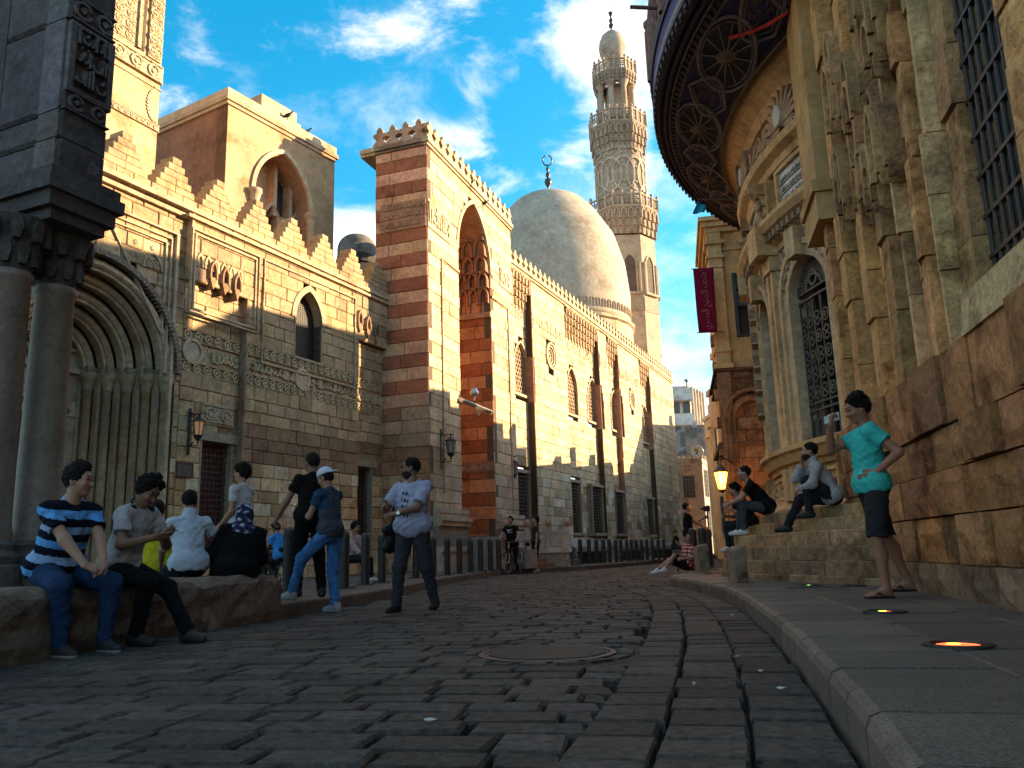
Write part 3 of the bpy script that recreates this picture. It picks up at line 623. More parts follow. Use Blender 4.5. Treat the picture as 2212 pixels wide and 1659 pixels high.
# small dark dome further back
dc = atY(771, 540, 33.); dr_ = 44*33/1770.
dm = thing('small_dome', 'low dark stone dome on an arcaded drum behind the battlements', 'dome', (dc[0], dc[1], 6))
b = MB((.16, .14, .12)); zc = atY(771, 530, 33.)[2]; b.lathe((dc[0], dc[1], 0), [(dr_, zc-.6), (dr_, zc-.25)]+[(dr_*cos(q)**.8, zc-.25+dr_*.85*sin(q)) for q in np.linspace(0, pi/2, 10)], 28); b.build('cap', M_DARK, dm, smooth=True)
b = MB((.06, .05, .045)); b.lathe((dc[0], dc[1], 0), [(dr_*.94, 5), (dr_*.94, zc-1.0), (dr_*1.03, zc-.95), (dr_*1.03, zc-.58)], 16); b.build('drum', M_DARK, dm)
for k in range(10):
    a = k*2*pi/10+.2; f_ = Fr((dc[0]+dr_*.93*cos(a), dc[1]+dr_*.93*sin(a)), 0); f_.n = np.array([cos(a), sin(a), 0]); f_.t = np.array([-sin(a), cos(a), 0])
    b = MB((.1, .085, .07)); arch_ring(b, f_, 0, zc-1.9, .2, .3, .07, -.05, .06, zb=zc-2.9, n=5); b.build('drum_arch', M_DARK, dm)
# ---------------------------------------------------------------- carved minaret rising behind the doorway
MF = Fr(LF.P(0, 0, -1.2)[:2], 25.5); mu1 = MF.u(348, 150); mw = 3.1
mn = thing('carved_minaret', 'square minaret shaft covered in carved stucco panels, rising above the pointed doorway', 'minaret', MF.P(mu1-mw/2, 0, -mw/2))
mz = [MF.z(345, y) for y in (285, 205, 175, 150, 0)]
b = MB((.46, .325, .18)); b.fbox(MF, mu1-mw, mu1, 7, 22, -mw, 0); b.build('shaft', M_PLASTER, mn)
b = MB((.46, .35, .22)); b.fbox(MF, mu1-mw-.03, mu1+.04, mz[2]-.1, mz[3]+.05, -mw-.04, .045); b.fbox(MF, mu1-mw-.02, mu1+.03, mz[0]-.05, mz[0]+.13, -mw, .03); b.fbox(MF, mu1-mw-.02, mu1+.03, mz[1]+.1, mz[1]+.14, -mw, .03)
scroll_band(b, MF, mu1-mw, mu1, mz[2]-.1, mz[3]+.05, .04, .085); scroll_band(b, MF, mu1-mw, mu1, mz[0]-.05, mz[0]+.13, .03, .05); b.build('carved_band', M_CARVE, mn)
b = MB((.47, .36, .22)); cu = [mu1-.24, mu1-1.05, mu1-1.95, mu1-2.8]
b.fbox(MF, mu1-.45, mu1-.05, mz[3]+.15, 21, .0, .05); [scroll_band(b, MF, mu1-.42, mu1-.08, z, z+.34, .045, .075) for z in np.arange(mz[3]+.2, 20, .36)]
b.build('stucco_strip', M_CARVE, mn)
for c_ in (mu1-1.15, mu1-2.2):
    b = MB((.44, .33, .2)); arch_ring(b, MF, c_, mz[3]+2.0, .36, .6, .1, -.02, .07, zb=mz[3]+.2, n=6); b.prism(MF, arch_pts(c_, mz[3]+2.0, .36, .6, 6, 0, mz[3]+.2), 0, .012); [scroll_band(b, MF, c_-.3, c_+.3, z, z+.3, .01, .035) for z in np.arange(mz[3]+.25, mz[3]+2.2, .3)]; b.build('blind_niche', M_CARVE, mn)
    b = MB((.1, .07, .045)); b.fbox(MF, c_+.48, c_+.6, mz[3]+.2, mz[3]+5, -.02, .02); b.build('groove_shade_strip', M_CARVE, mn)  # dark raised strip stands in for the shade of a groove
b = MB((.5, .38, .24)); cz_ = (mz[0]+mz[1])/2+.12; cu_ = mu1-1.6; rr_ = (mz[1]-mz[0])*.42
b.ribbon(MF, [(mu1-.3-.25*cos(q)*(abs(cos(q)))**.3+.25, cz_+rr_*sin(q)) for q in np.linspace(-pi/2, pi/2, 13)], .04, 0, .03)
for q in np.linspace(-1.4, 1.4, 13): b.prism(MF, [(mu1-.3+.25-.25*cos(q)-.05+s[0]*.05, cz_+rr_*sin(q)+s[1]*.05) for s in ((0, -1), (1, 0), (0, 1), (-1, 0))], 0, .03)
b.build('stucco_border', M_CARVE, mn)
# ================================================================ mosque: striped portal
PB = Fr((-2.65, 25.5), 19.7); PF = Fr((-2.65, 25.5), 109.7)
por = thing('mosque_portal', 'tall mosque portal of red and cream striped stone with a deep pointed entrance niche', 'building', PB.P(4, 0, -1))
PT = 14.35; PL = PB.u(1104, 600)+.1; PFW = 1.95
iu0, iu1 = PB.u(993, 720), PB.u(1063, 760); ic = (iu0+iu1)/2; ia = (iu1-iu0)/2; iz = PB.z(1024, 441); ih = ia*1.5
def trefoil(mb, fr, u, z, s, d0, d1, col=None):
    h = [(.24, 0), (.24, .10), (.11, .24), (.10, .31), (.19, .33), (.245, .40), (.20, .48), (.10, .49), (.11, .57), (.05, .66), (0, .70)]
    mb.prism(fr, [(u+a*s, z+b*s) for a, b in h]+[(u-a*s, z+b*s) for a, b in h[-2::-1]], d0, d1, col)
def pcolr(k, u, z):
    if z < 5.2: return vary((.33, .165, .085), .2) if random.random() < .55 else vary((.48, .29, .17), .18)
    return vary(REDB if k % 2 else (.62, .345, .20), .12)
def pcolb(k, u, z):
    if z < 3.6: return vary((.42, .33, .22), .18)
    return vary((.61, .455, .275) if k % 2 else (.52, .37, .21), .08)  # stripes paler on this side, its sunlight put into the tone
def pcolj(k, u, z): return vary((.36, .115, .045) if k % 2 else (.58, .25, .11), .16)  # jamb stripes reddened to carry the bounce light in the niche
ashlar(PF, courses(-PFW, 0, .15, PT, lambda k: .43, 1.0), pcolr, por, limit=110)
nh = hole_arch(ic, 0, iz-ih, ia, ih)
pan = [hole_rect(PB.u(921, 460), PB.u(971, 460), 11.3, 12.6)]
ashlar(PB, courses(.045, PL, .15, PT, lambda k: .43, .95, [nh]), pcolb, por, limit=240)
IJ = Fr(PB.P(iu1, 0, 0)[:2], 109.7)
ashlar(IJ, courses(-2.8, 0, .9, iz-ih*.25, lambda k: .5, .9), pcolj, por, limit=300, d=.0)
b = MB((.33, .2, .12)); b.fbox(PB, iu0, iu1, .15, iz, -2.9, -2.7); b.fbox(PB, iu0-.06, iu0-.002, .15, iz-ih, -2.7, -.06); b.fbox(PB, iu0, iu1, .15, .9, -2.7, -.02); b.build('niche_lining', M_STONE, por)
b = MB((.42, .23, .13)); arch_ring(b, PB, ic, iz-ih, ia-.02, ih, .04, -2.7, -.06, n=12); arch_ring(b, PB, ic, iz-ih, ia-.0, ih, .16, -.1, .03, n=12, col=(.5, .38, .24)); b.build('niche_arch', M_STONE, por)
for t in range(5):
    b = MB((.34, .17, .09)); z0_ = iz-ih-1.1+.62*t; muqarnas(b, IJ, -2.6, -.05, z0_, z0_+.6, .0, .14+.1*t, 1, 6-(t//2)); b.build('muqarnas_tier', M_STONE, por)
b = MB((.42, .24, .15)); b.fbox(IJ, -2.8, 0, iz-ih-1.75, iz-ih-1.55, -.02, .12); b.build('niche_cornice', M_STONE, por); b = MB((.42, .24, .15)); zi = IJ.z(1030, 1010); b.fbox(IJ, -2.8, -.02, zi-.18, zi+.2, -.02, .02, (.3, .17, .1)); b.build('niche_band', M_STONE, por)
b = MB((.55, .34, .22)); script_strokes(b, IJ, -2.7, -.1, zi-.15, zi+.17, .01, .045, seed=4); b.build('niche_inscription', M_STONE, por)
# cornice and battlements
b = MB((.5, .38, .24)); b.fbox(PB, -.12, PL+.02, PT, PT+.16, -2.5, .12); b.fbox(PB, -.06, PL, PT-.1, PT, -2.5, .06); b.fbox(PF, -PFW, -.13, PT, PT+.16, -2, .12, (.33, .22, .15)); b.fbox(PF, -PFW, -.07, PT-.1, PT, -2, .06, (.33, .22, .15)); b.build('cornice', M_STONE, por)  # front run coloured darker than the side, to carry its shade
n = 15
for i in range(n):
    b = MB((.47, .35, .22)); trefoil(b, PB, .22+(PL-.4)*i/(n-1), PT+.16, 1.02, -.2, .04); b.build('merlon', M_STONE, por)
for i in range(4):
    b = MB((.40, .25, .16)); trefoil(b, PF, -.28-.50*i, PT+.16, 1.08, -.2, .04); b.build('merlon', M_STONE, por)  # front merlons coloured darker than the sunlit ones, as in shade
# framed inscription panels and grooves
b = MB((.50, .38, .24)); q0, q1 = PB.uv(922, 500), PB.uv(971, 440); zq0, zq1 = PB.z(945, 468)-.05, PB.z(945, 440)+.12; zq0, zq1 = 11.35, 12.35
b.fbox(PB, .05, q1[0], zq0, zq1, -.01, .022); script_strokes(b, PB, .1, q1[0]-.06, zq0+.08, zq1-.05, .02, .06, seed=8); b.build('inscription_panel', M_STONE, por); b = MB((.50, .38, .24)); q2, q3 = PB.u(1078, 590), PL; b.fbox(PB, q2, q3, zq0, zq1, -.01, .022); script_strokes(b, PB, q2+.05, q3-.05, zq0+.08, zq1-.05, .02, .06, seed=9); b.build('inscription_panel', M_STONE, por)
b = MB((.47, .26, .15)); b.fbox(PF, -1.75, -.05, zq0, zq1, -.01, .024, (.4, .22, .13)); [script_strokes(b, PF, -1.7, -.1, zq0+.06+.32*k, zq0+.36+.32*k, .02, .06, 1.1, seed=10+k) for k in range(3)]; b.build('inscription_panel', M_STONE, por)
b = MB((.42, .30, .18)); ga0, ga1 = PB.uv(953, 560), PB.uv(1096, 668); b.ribbon(PB, [(ga0[0], 2.6), (ga0[0], 10.55), (iu0-.02, 10.55)], .09, -.01, .05); b.ribbon(PB, [(ga1[0], 2.0), (ga1[0], 10.55), (iu1+.02, 10.55)], .09, -.01, .05); b.build('groove_moulding', M_STONE, por)
# base mouldings either side of the niche, steps up to the entrance
for (u0_, u1_) in ((PB.u(955, 1160, .3), iu0), (iu1, PL)):
    b = MB((.42, .34, .25))
    for z0_, z1_, dd in ((.15, .75, .28), (.75, .9, .36), (1.55, 1.7, .30), (1.7, 1.82, .38), (1.95, 2.1, .25)): b.fbox(PB, u0_, u1_, z0_, z1_, -.05, dd)
    b.fbox(PB, u0_, u1_, .9, 1.55, -.05, .2, (.22, .19, .16)); b.fbox(PB, u0_, u1_, 1.82, 1.95, -.05, .22); b.build('base_moulding', M_STONE, por)
b = MB((.25, .13, .085)); N = 8
for k in range(N):
    b = MB(vary((.22, .12, .08), .1)); b.fbox(PB, iu0+.0, iu1+.15, .15+.135*k, .15+.135*(k+1)-.004, -.3, 2.5-.28*k); b.build('stair_step', M_STONE, por)
b = MB((.3, .22, .16)); b.fbox(PB, iu0-.3, iu0-.02, .15, .75, .0, 2.6); b.fbox(PB, iu0-.3, iu0-.02, .75, 1.2, .0, 1.4); b.build('stair_cheek', M_STONE, por)
# floodlight bar across the niche
fb = thing('floodlight_bar', 'steel bar spanning the entrance niche with a small floodlight on top', 'floodlight', PB.P(ic, PB.z(1028, 880), .05))
p0, p1 = PB.P(*PB.uv(995, 857, .1), .1), PB.P(*PB.uv(1062, 897, .1), .1); zb0 = (p0[2]+p1[2])/2; p0[2] = p1[2] = zb0
b = MB((.5, .45, .36)); b.tube([p0, p1], .09, 4); b.build('bar', M_METAL, fb)
m_ = p0*.58+p1*.42; b = MB((.5, .5, .5)); b.tube([m_+[0, 0, .08], m_+[0, 0, .3]], .03, 6); b.lathe(m_+[0, 0, .28], [(.02, 0), (.15, .06), (.17, .2), (.1, .34), (.01, .36)], 12); b.build('lamp_head', M_METAL, fb, smooth=True)
b = MB((.5, .4, .3)); b.tube([p0*(.45)+p1*.55+np.array([0, 0, -.05-.25*sin(q)]) + (p1-p0)*.12*(q/pi-.5) for q in np.linspace(0, pi, 8)], .015, 5); b.build('cable', M_IRON, fb)
# ================================================================ mosque: long street wall
WF = Fr((-.06, 34), 24.); WT = 13.15
wal = thing('mosque_wall', 'long sunlit mosque wall with tall recesses, lattice windows and trefoil cresting', 'building', WF.P(14, 0, 0))
WE = WF.u(1457, 900); R_ = [(WF.u(1090, 760), WF.u(1151, 760)), (WF.u(1222, 760), WF.u(1293, 760)), (WF.u(1312, 790), WF.u(1336, 790)), (WF.u(1382, 830), WF.u(1404, 830))]
MT = [WF.z(1127, 590), WF.z(1255, 690), WF.z(1325, 740), WF.z(1390, 780)]; mt_ = sum(MT)/4
RD = .34
aw = []   # arched windows (uc, zb, zs, a, h, d)
for x0_, x1_, y0_, y1_, d in ((1111, 1140, 741, 857, -RD), (1225, 1246.5, 797, 900, -RD), (1269, 1292, 821, 917, -RD), (1320, 1335.5, 847, 935, -RD), (1386.5, 1400, 878, 961, -RD)):
    u0_ = WF.u(x0_, (y0_+y1_)/2, d); u1_ = WF.u(x1_, (y0_+y1_)/2, d); xm = (x0_+x1_)/2; z1_ = WF.z(xm, y0_, d); z0_ = WF.z(xm, y1_-6, d); a = (u1_-u0_)/2; aw.append(((u0_+u1_)/2, z0_, z1_-a*1.5, a, a*1.5, d))
gw = []
for x0_, x1_, y0_, y1_, d in ((1119, 1146, 1022, 1124, -RD), (1235, 1256, 1043, 1161, -RD), (1280, 1303, 1052, 1163, -.1), (1330, 1349, 1064, 1163, -.1), (1397, 1412, 1078, 1174, -.1)):
    xm = (x0_+x1_)/2; gw.append((WF.u(x0_, 1080, d), WF.u(x1_, 1080, d), 1.55, WF.z(xm, y0_, d), d))
rw = [(*WF.uv(1190, 769), .62), (*WF.uv(1365, 864), .62)]
def wcol(k, u, z):
    if z < 4.4+.5*sin(u*.9)+.4*sin(u*2.3):
        return random.choice((vary((.58, .51, .39), .18), vary((.48, .385, .25), .2), vary((.38, .28, .17), .25), vary((.52, .42, .28), .15)))
    return vary((.60, .45, .27) if k % 2 else (.54, .39, .225), .09)
holes = [hole_arch(u, z0_, zs, a, h) for u, z0_, zs, a, h, d in aw]+[hole_rect(a, b_, c, e) for a, b_, c, e, d in gw]+[(lambda u, z, r: (lambda p, q: (u-sqrt(max(0, r*r-(max(p-z, z-q, 0))**2)), u+sqrt(max(0, r*r-(max(p-z, z-q, 0))**2))) if max(p-z, z-q, 0) < r else None))(u, z, r) for u, z, r in rw]
edges = [0]+[e for q in R_ for e in q]+[WE]
lim = 0
for i in range(len(edges)-1):
    a, b_ = edges[i], edges[i+1]
    if b_-a < .05: continue
    rec = i % 2 == 1; lim += 60 if i < 5 else 12
    ashlar(WF, courses(max(0, a), b_, .15, mt_, lambda k: .42, .85, holes), wcol, wal, d=-RD if rec else 0., limit=lim, back=.4 if not rec else .05)
ashlar(WF, courses(0, WE, mt_, WT, lambda k: .42, .9), wcol, wal, d=0., limit=300)
b = MB()
for a, e in R_: b.fbox(WF, e-.0, e+.06, .15, mt_, -RD-.3, -.012, (.33, .17, .10))  # dark red returns, the shade of these faces put into the colour
b.build('recess_return', M_STONE, wal)
b = MB((.45, .35, .22)); b.hexa([WF.P(0, .1, -6), WF.P(WE, .1, -6), WF.P(WE, .1, -.45), WF.P(0, .1, -.45), WF.P(0, WT, -6), WF.P(WE, WT, -6), WF.P(WE, WT, -.45), WF.P(0, WT, -.45)]); 
b.fbox(WF, WE-.5, WE-.002, .15, WT, -6, -.0); b.build('end_wall', M_STONE, wal) if False else None
b = MB((.45, .35, .22)); b.fbox(WF, WE-.45, WE-.005, .15, WT, -5, -.32); b.fbox(WF, 0, WE-.5, WT-.2, WT-.02, -5, -.32); b.build('roof_and_end', M_STONE, wal)
for i, (a, e) in enumerate(R_):
    b = MB((.45, .31, .18)); muqarnas(b, WF, max(0, a), e, mt_-1.35, mt_, -RD, RD+.06, 4, max(2, int((e-a)/.42))); b.build('muqarnas_hood', M_STONE, wal)
for u, z0_, zs, a, h, d in aw:
    b = MB((.45, .34, .21)); arch_ring(b, WF, u, zs, a, h, .1, d-.25, d+.04, zb=z0_, n=7); b.fbox(WF, u-a-.1, u+a+.1, z0_-.12, z0_, d-.2, d+.06); w_ = b.build('lattice_window', M_STONE, wal)
    b = MB((.05, .035, .025)); b.prism(WF, arch_pts(u, zs, a, h, 7, 0, z0_), d-.22, d-.2); b.build('dark_pane', M_IRON, w_)
    b = MB((.36, .24, .14)); R__ = random.Random(3); z = z0_+.1; k = 0
    while z < zs+h*.85:
        hw_ = arch_half(a, h, z-zs)
        for j in range(-3, 4):
            uu = u+(j+(.5 if k % 2 else 0))*a*.34
            if abs(uu-u) < hw_-.03: b.ribbon(WF, [(uu+.115*cos(q), z+.115*sin(q)) for q in np.linspace(0, 2*pi, 7)[:-1]], .05, d-.2, d-.12, closed=True)
        z += .2; k += 1
    b.build('stucco_lattice', M_STONE, w_)
for u, z, r in rw:
    b = MB((.46, .35, .22))
    for rr_, w, dd in ((r, .1, .06), (r*.78, .08, .02), (r*.58, .07, -.04)): b.ribbon(WF, [(u+rr_*cos(q), z+rr_*sin(q)) for q in np.linspace(0, 2*pi, 24)[:-1]], w, -.25, dd, closed=True)
    for k in range(12): q = k*pi/6; b.ribbon(WF, [(u+r*.12*cos(q), z+r*.12*sin(q)), (u+r*.56*cos(q), z+r*.56*sin(q))], .05, -.15, -.08)
    o_ = b.build('round_window', M_STONE, wal); b = MB((.07, .05, .035)); b.prism(WF, [(u+r*cos(q), z+r*sin(q)) for q in np.linspace(0, 2*pi, 20)[:-1]], -.25, -.2); b.build('dark_pane', M_IRON, o_)
for a, e, z0_, z1_, d in gw:
    b = MB((.03, .026, .024)); b.fbox(WF, a, e, z0_, z1_, d-.35, d-.3); o_ = b.build('grated_window', M_WOOD, wal); b = MB((.055, .05, .047)); grille(b, WF, a+.02, e-.02, z0_, z1_, d-.12, 5, 16, .022); b.build('grille', M_IRON, o_)
    b = MB((.36, .29, .2)); b.fbox(WF, a-.001, a+.05, z0_, z1_, d-.35, d+.01); b.fbox(WF, e-.05, e+.001, z0_, z1_, d-.35, d+.01); b.fbox(WF, a-.1, e+.1, z1_, z1_+.14, d-.3, d+.05); b.fbox(WF, a-.1, e+.1, z0_-.14, z0_, d-.3, d+.1); b.build('frame', M_STONE, o_)
b = MB((.5, .385, .24)); zi0, zi1 = WF.z(1200, 735), WF.z(1200, 700)
prev = 0
for a, e in R_+[(WE-.1, WE)]:
    if a-prev > .6: b.fbox(WF, prev+.05, a-.05, zi0-.08, zi1+.08, -.01, .02); script_strokes(b, WF, prev+.1, a-.1, zi0, zi1, .015, .05, 1.1, seed=int(a*7))
    b.fbox(WF, max(a, .0), min(e, WE), zi0-.08, zi1+.08, -RD-.01, -RD+.02); script_strokes(b, WF, max(a, 0)+.05, e-.05, zi0, zi1, -RD+.015, -RD+.05, 1.1, seed=int(a*9)); prev = e
b.build('inscription_band', M_STONE, wal)
b = MB((.5, .38, .24)); b.fbox(WF, 0, WE+.1, WT, WT+.14, -.5, .14); b.fbox(WF, 0, WE+.05, WT-.1, WT, -.3, .07); b.build('cornice', M_STONE, wal)
nn = 52
for i in range(nn):
    b = MB((.45, .33, .2)); trefoil(b, WF, .3+(WE-.5)*i/(nn-1), WT+.14, .98, -.2, .03); b.build('merlon', M_STONE, wal)
# sloping plinth stones under the windows
u = 0.
while u < WE-.3:
    w = random.uniform(.6, 1.); e = min(WE, u+w); b = MB(vary((.34, .29, .24), .15)); dd = .34
    b.hexa([WF.P(u+.006, .15, -.2), WF.P(e-.006, .15, -.2), WF.P(e-.006, .15, dd), WF.P(u+.006, .15, dd), WF.P(u+.006, 1.3, -.2), WF.P(e-.006, 1.3, -.2), WF.P(e-.006, .85, dd), WF.P(u+.006, .85, dd)]); b.build('plinth_stone', M_OLD, wal); u = e
# ================================================================ dome
dY = 56.; dC = atY(1194, 640, dY); dR = 168*dY*1.02/1770.
dz0 = atY(1196, 690, dY)[2]; dzt = atY(1184, 412, dY)[2]
dom = thing('mosque_dome', 'large smooth stone dome with a bronze crescent finial behind the sunlit wall', 'dome', (dC[0], dC[1], 12))
H = dzt-dz0; prof = [(dR*.97, dz0-1.6), (dR*.97, dz0-.9), (dR*1.0, dz0-.85), (dR*1.0, dz0-.6)]
_dt = [(0, 1.0), (.17, 1.01), (.40, .965), (.61, .85), (.81, .615), (.90, .45), (.94, .32), (.97, .17), (1, .012)]
for t in np.linspace(0, 1, 40): prof.append((dR*float(np.interp(t, [q[0] for q in _dt], [q[1] for q in _dt])), dz0-.55+(H+.55)*t))
for t in (): prof.append((dR*1.01*(max(.0, 1-t**2.3))**.62*(1-.06*t)+.0 if t < .999 else .03, dz0-.55+(H+.55)*t))
b = MB((.41, .345, .26)); b.lathe((dC[0], dC[1], 0), prof, 64); b.build('shell', mat('dome render', n1=(.5, .2), n2=(4, .2), bump=.3, bscale=9, bdist=.03, stain=(.45, .52, (.62, .55, .47), .8)), dom, smooth=True)
b = MB((.44, .33, .21)); 
for k in range(72):
    a = 2*pi*k/72; f_ = Fr((dC[0]+dR*cos(a), dC[1]+dR*sin(a)), 0); f_.n = np.array([cos(a), sin(a), 0]); f_.t = np.array([-sin(a), cos(a), 0]); arch_ring(b, f_, 0, dz0-.1, .09, .13, .04, -.12, .07, zb=dz0-.5, n=3)
b.build('carved_ring', M_STONE, dom)
b = MB((.47, .36, .23)); b.lathe((dC[0], dC[1], 0), [(dR*1.02, 11), (dR*1.02, dz0-1.3), (dR*1.05, dz0-1.2), (dR*1.05, dz0-1.0), (dR*.95, dz0-.95)], 24); b.build('drum', M_STONE, dom)
zf = dzt-.1; b = MB((.06, .07, .065)); b.lathe((dC[0], dC[1], zf), [(.12, 0), (.05, .3), (.24, .6), (.28, .8), (.2, 1.0), (.06, 1.1), (.17, 1.25), (.16, 1.4), (.05, 1.6), (.13, 1.75), (.1, 1.9), (.03, 2.0), (.03, 2.2)], 12)
b.tube([(dC[0]+.34*cos(q), dC[1], zf+2.5+.42*sin(q)) for q in np.linspace(pi*.56, pi*2.44, 20)], [.02]+[.05]*18+[.02], 6); b.build('finial', M_METAL, dom, smooth=True)
# ================================================================ minaret
mY = 62.; sc_ = mY*1.035/1770.
ax = lambda y: atY(1322+(y-100)*.062, y, mY)
m0 = ax(560); MX, MYY = m0[0], m0[1]; zof = lambda y: float(atY(1322+(y-100)*.062, y, mY)[2])
mi = thing('tall_minaret', 'tall octagonal stone minaret with three balconies and a bulbous top', 'minaret', (MX, MYY, 10))
MST = (.43, .33, .235); c0 = (MX, MYY, 0); A8 = pi/8
b = MB(MST); b.lathe(c0, [(67*sc_, 10), (67*sc_, zof(530))], 8, ang=A8); b.build('lower_shaft', M_STONE, mi)
def balcony(y_par_top, y_par_bot, y_mq, rp, rs, nm):
    z1, z0_, zq = zof(y_par_top), zof(y_par_bot), zof(y_mq)
    b = MB(MST); b.lathe(c0, [(rp*.99, z0_-.12), (rp*1.02, z0_), (rp*1.02, z0_+.06), (rp*.8, z0_+.06)], 8, ang=A8)
    b.lathe(c0, [(rs, zq), (rs*1.03, zq+.1), (rs+(rp-rs)*.4, zq+(z0_-zq)*.35), (rs+(rp-rs)*.72, zq+(z0_-zq)*.68), (rp*.98, z0_-.1)], 8, ang=A8, col=(.33, .24, .165)); bal = b.build('balcony', M_STONE, mi)
    b = MB((.40, .30, .21))
    for s in range(8):
        a0, a1 = A8+s*pi/4, A8+(s+1)*pi/4; pA = np.array([MX+rp*cos(a0), MYY+rp*sin(a0)]); pB = np.array([MX+rp*cos(a1), MYY+rp*sin(a1)]); L = np.linalg.norm(pB-pA)
        f_ = Fr(pA, 0); f_.t = np.array([*(pB-pA)/L, 0]); am = (a0+a1)/2; f_.n = np.array([cos(am), sin(am), 0])
        for t in range(3):
            zz0 = zq+(z0_-zq)*(.12+.28*t); n_ = 4; dd = -(rp-rs)*cos(pi/8)*(1-(.25+.33*t))
            for i in range(n_): uc = L*(i+.5)/n_; arch_ring(b, f_, uc, zz0+.1, L/n_*.28, (z0_-zq)*.16, L/n_*.2, dd-.3, dd+.06, zb=zz0-(z0_-zq)*.14, n=3)
    b.build('balcony_muqarnas', M_STONE, bal)
    b = MB((.45, .34, .24)); pn = MB((.36, .27, .19)); ct = MB((.42, .33, .24))
    for s in range(8):
        a0, a1 = A8+s*pi/4, A8+(s+1)*pi/4; pA = np.array([MX+rp*cos(a0), MYY+rp*sin(a0)]); pB = np.array([MX+rp*cos(a1), MYY+rp*sin(a1)]); L = np.linalg.norm(pB-pA)
        f_ = Fr(pA, 0); f_.t = np.array([*(pB-pA)/L, 0]); am = (a0+a1)/2; f_.n = np.array([cos(am), sin(am), 0]); h = z1-z0_
        for i in range(3):
            u = L*i/3; b.fbox(f_, u-.08, u+.08, z0_, z1, -.12, .05); ct.lathe(f_.P(u, z1, -.03), [(.06, 0), (.05, .06), (.11, .14), (.11, .24), (.06, .32), (.005, .36)], 6)
            uc = u+L/6; w_ = L/6-.08; frame(pn, f_, uc-w_, uc+w_, z0_+.06, z1-.08, .09, -.08, .0); pn.ribbon(f_, [(uc+.2*h*cos(q), (z0_+z1)/2+.2*h*sin(q)) for q in np.linspace(0, 2*pi, 7)[:-1]], .07, -.07, -.01, closed=True); pn.fbox(f_, uc-w_, uc+w_, (z0_+z1)/2-.03, (z0_+z1)/2+.03, -.07, -.01); pn.fbox(f_, uc-.03, uc+.03, z0_, z1-.08, -.065, -.012)
        b.fbox(f_, 0, L, z1-.1, z1, -.1, .03)
    b.build('parapet_post', M_STONE, bal); pn.build('pierced_panel', M_STONE, bal); ct.build('post_knob', M_STONE, bal, smooth=True)
balcony(447, 472, 527, 79*sc_, 67*sc_, 0); balcony(262, 288, 345, 66*sc_, 55*sc_, 1); balcony(150, 172, 196, 51*sc_, 45*sc_, 2)
b = MB((.40, .31, .225)); b.lathe(c0, [(55*sc_, zof(470)), (55*sc_, zof(345)), (56.5*sc_, zof(345)), (56.5*sc_, zof(338))], 16); b.lathe(c0, [(56.5*sc_, zof(440)), (56.5*sc_, zof(432))], 16); b.build('middle_shaft', M_STONE, mi)
b = MB((.55, .45, .33)); BW = Bow(c0, 55*sc_); zm, hm = (zof(362)+zof(432))/2, (zof(362)-zof(432))/2
class Rnd:
    def P(s, u, z, d=0.): a = u/(55*sc_); return np.array([MX+(55*sc_+d)*cos(a), MYY+(55*sc_+d)*sin(a), z])
RN = Rnd(); per = 2*pi*55*sc_
for k in range(12):
    u = per*k/12; b.ribbon(RN, [(u+per/12*.85*cos(q), zm+hm*sin(q)) for q in np.linspace(0, 2*pi, 20)[:-1]], .11, -.05, .08, closed=True)
    b.ribbon(RN, [(u+.28*cos(q), zm+hm+.55+.24*sin(q)) for q in np.linspace(0, 2*pi, 10)[:-1]], .08, -.05, .06, closed=True)
    b.ribbon(RN, [(u+.3*cos(q), zm+.5*hm*sin(q)) for q in np.linspace(0, 2*pi, 10)[:-1]], .1, -.05, .05, closed=True)
b.build('interlaced_carving', M_STONE, mi)
b = MB((.42, .32, .23)); b.lathe(c0, [(20*sc_, zof(262)), (20*sc_, zof(190))], 8); [b.lathe((MX+38*sc_*cos(A8+k*pi/4), MYY+38*sc_*sin(A8+k*pi/4), 0), [(.36, zof(275)), (.36, zof(268)), (.24, zof(265)), (.22, zof(205)), (.34, zof(199)), (.42, zof(194))], 10) for k in range(8)]
b.build('pavilion_column', M_STONE, mi, smooth=False)
b = MB((.44, .36, .27)); b.lathe(c0, [(21*sc_, zof(165)), (19*sc_, zof(152)), (18*sc_, zof(140)), (24*sc_, zof(130)), (30*sc_, zof(118)), (32*sc_, zof(105)), (30*sc_, zof(92)), (24*sc_, zof(80)), (14*sc_, zof(72)), (5*sc_, zof(66)), (2*sc_, zof(64))], 24); b.build('bulb', M_STONE, mi, smooth=True)
b = MB((.05, .06, .055)); b.lathe(c0, [(2*sc_, zof(66)), (2*sc_, zof(62)), (6*sc_, zof(58)), (6*sc_, zof(54)), (2*sc_, zof(50)), (5*sc_, zof(46)), (4.5*sc_, zof(43)), (1.2*sc_, zof(38)), (.2, zof(28)), (.01, zof(24))], 10); b.build('finial', M_METAL, mi, smooth=True)
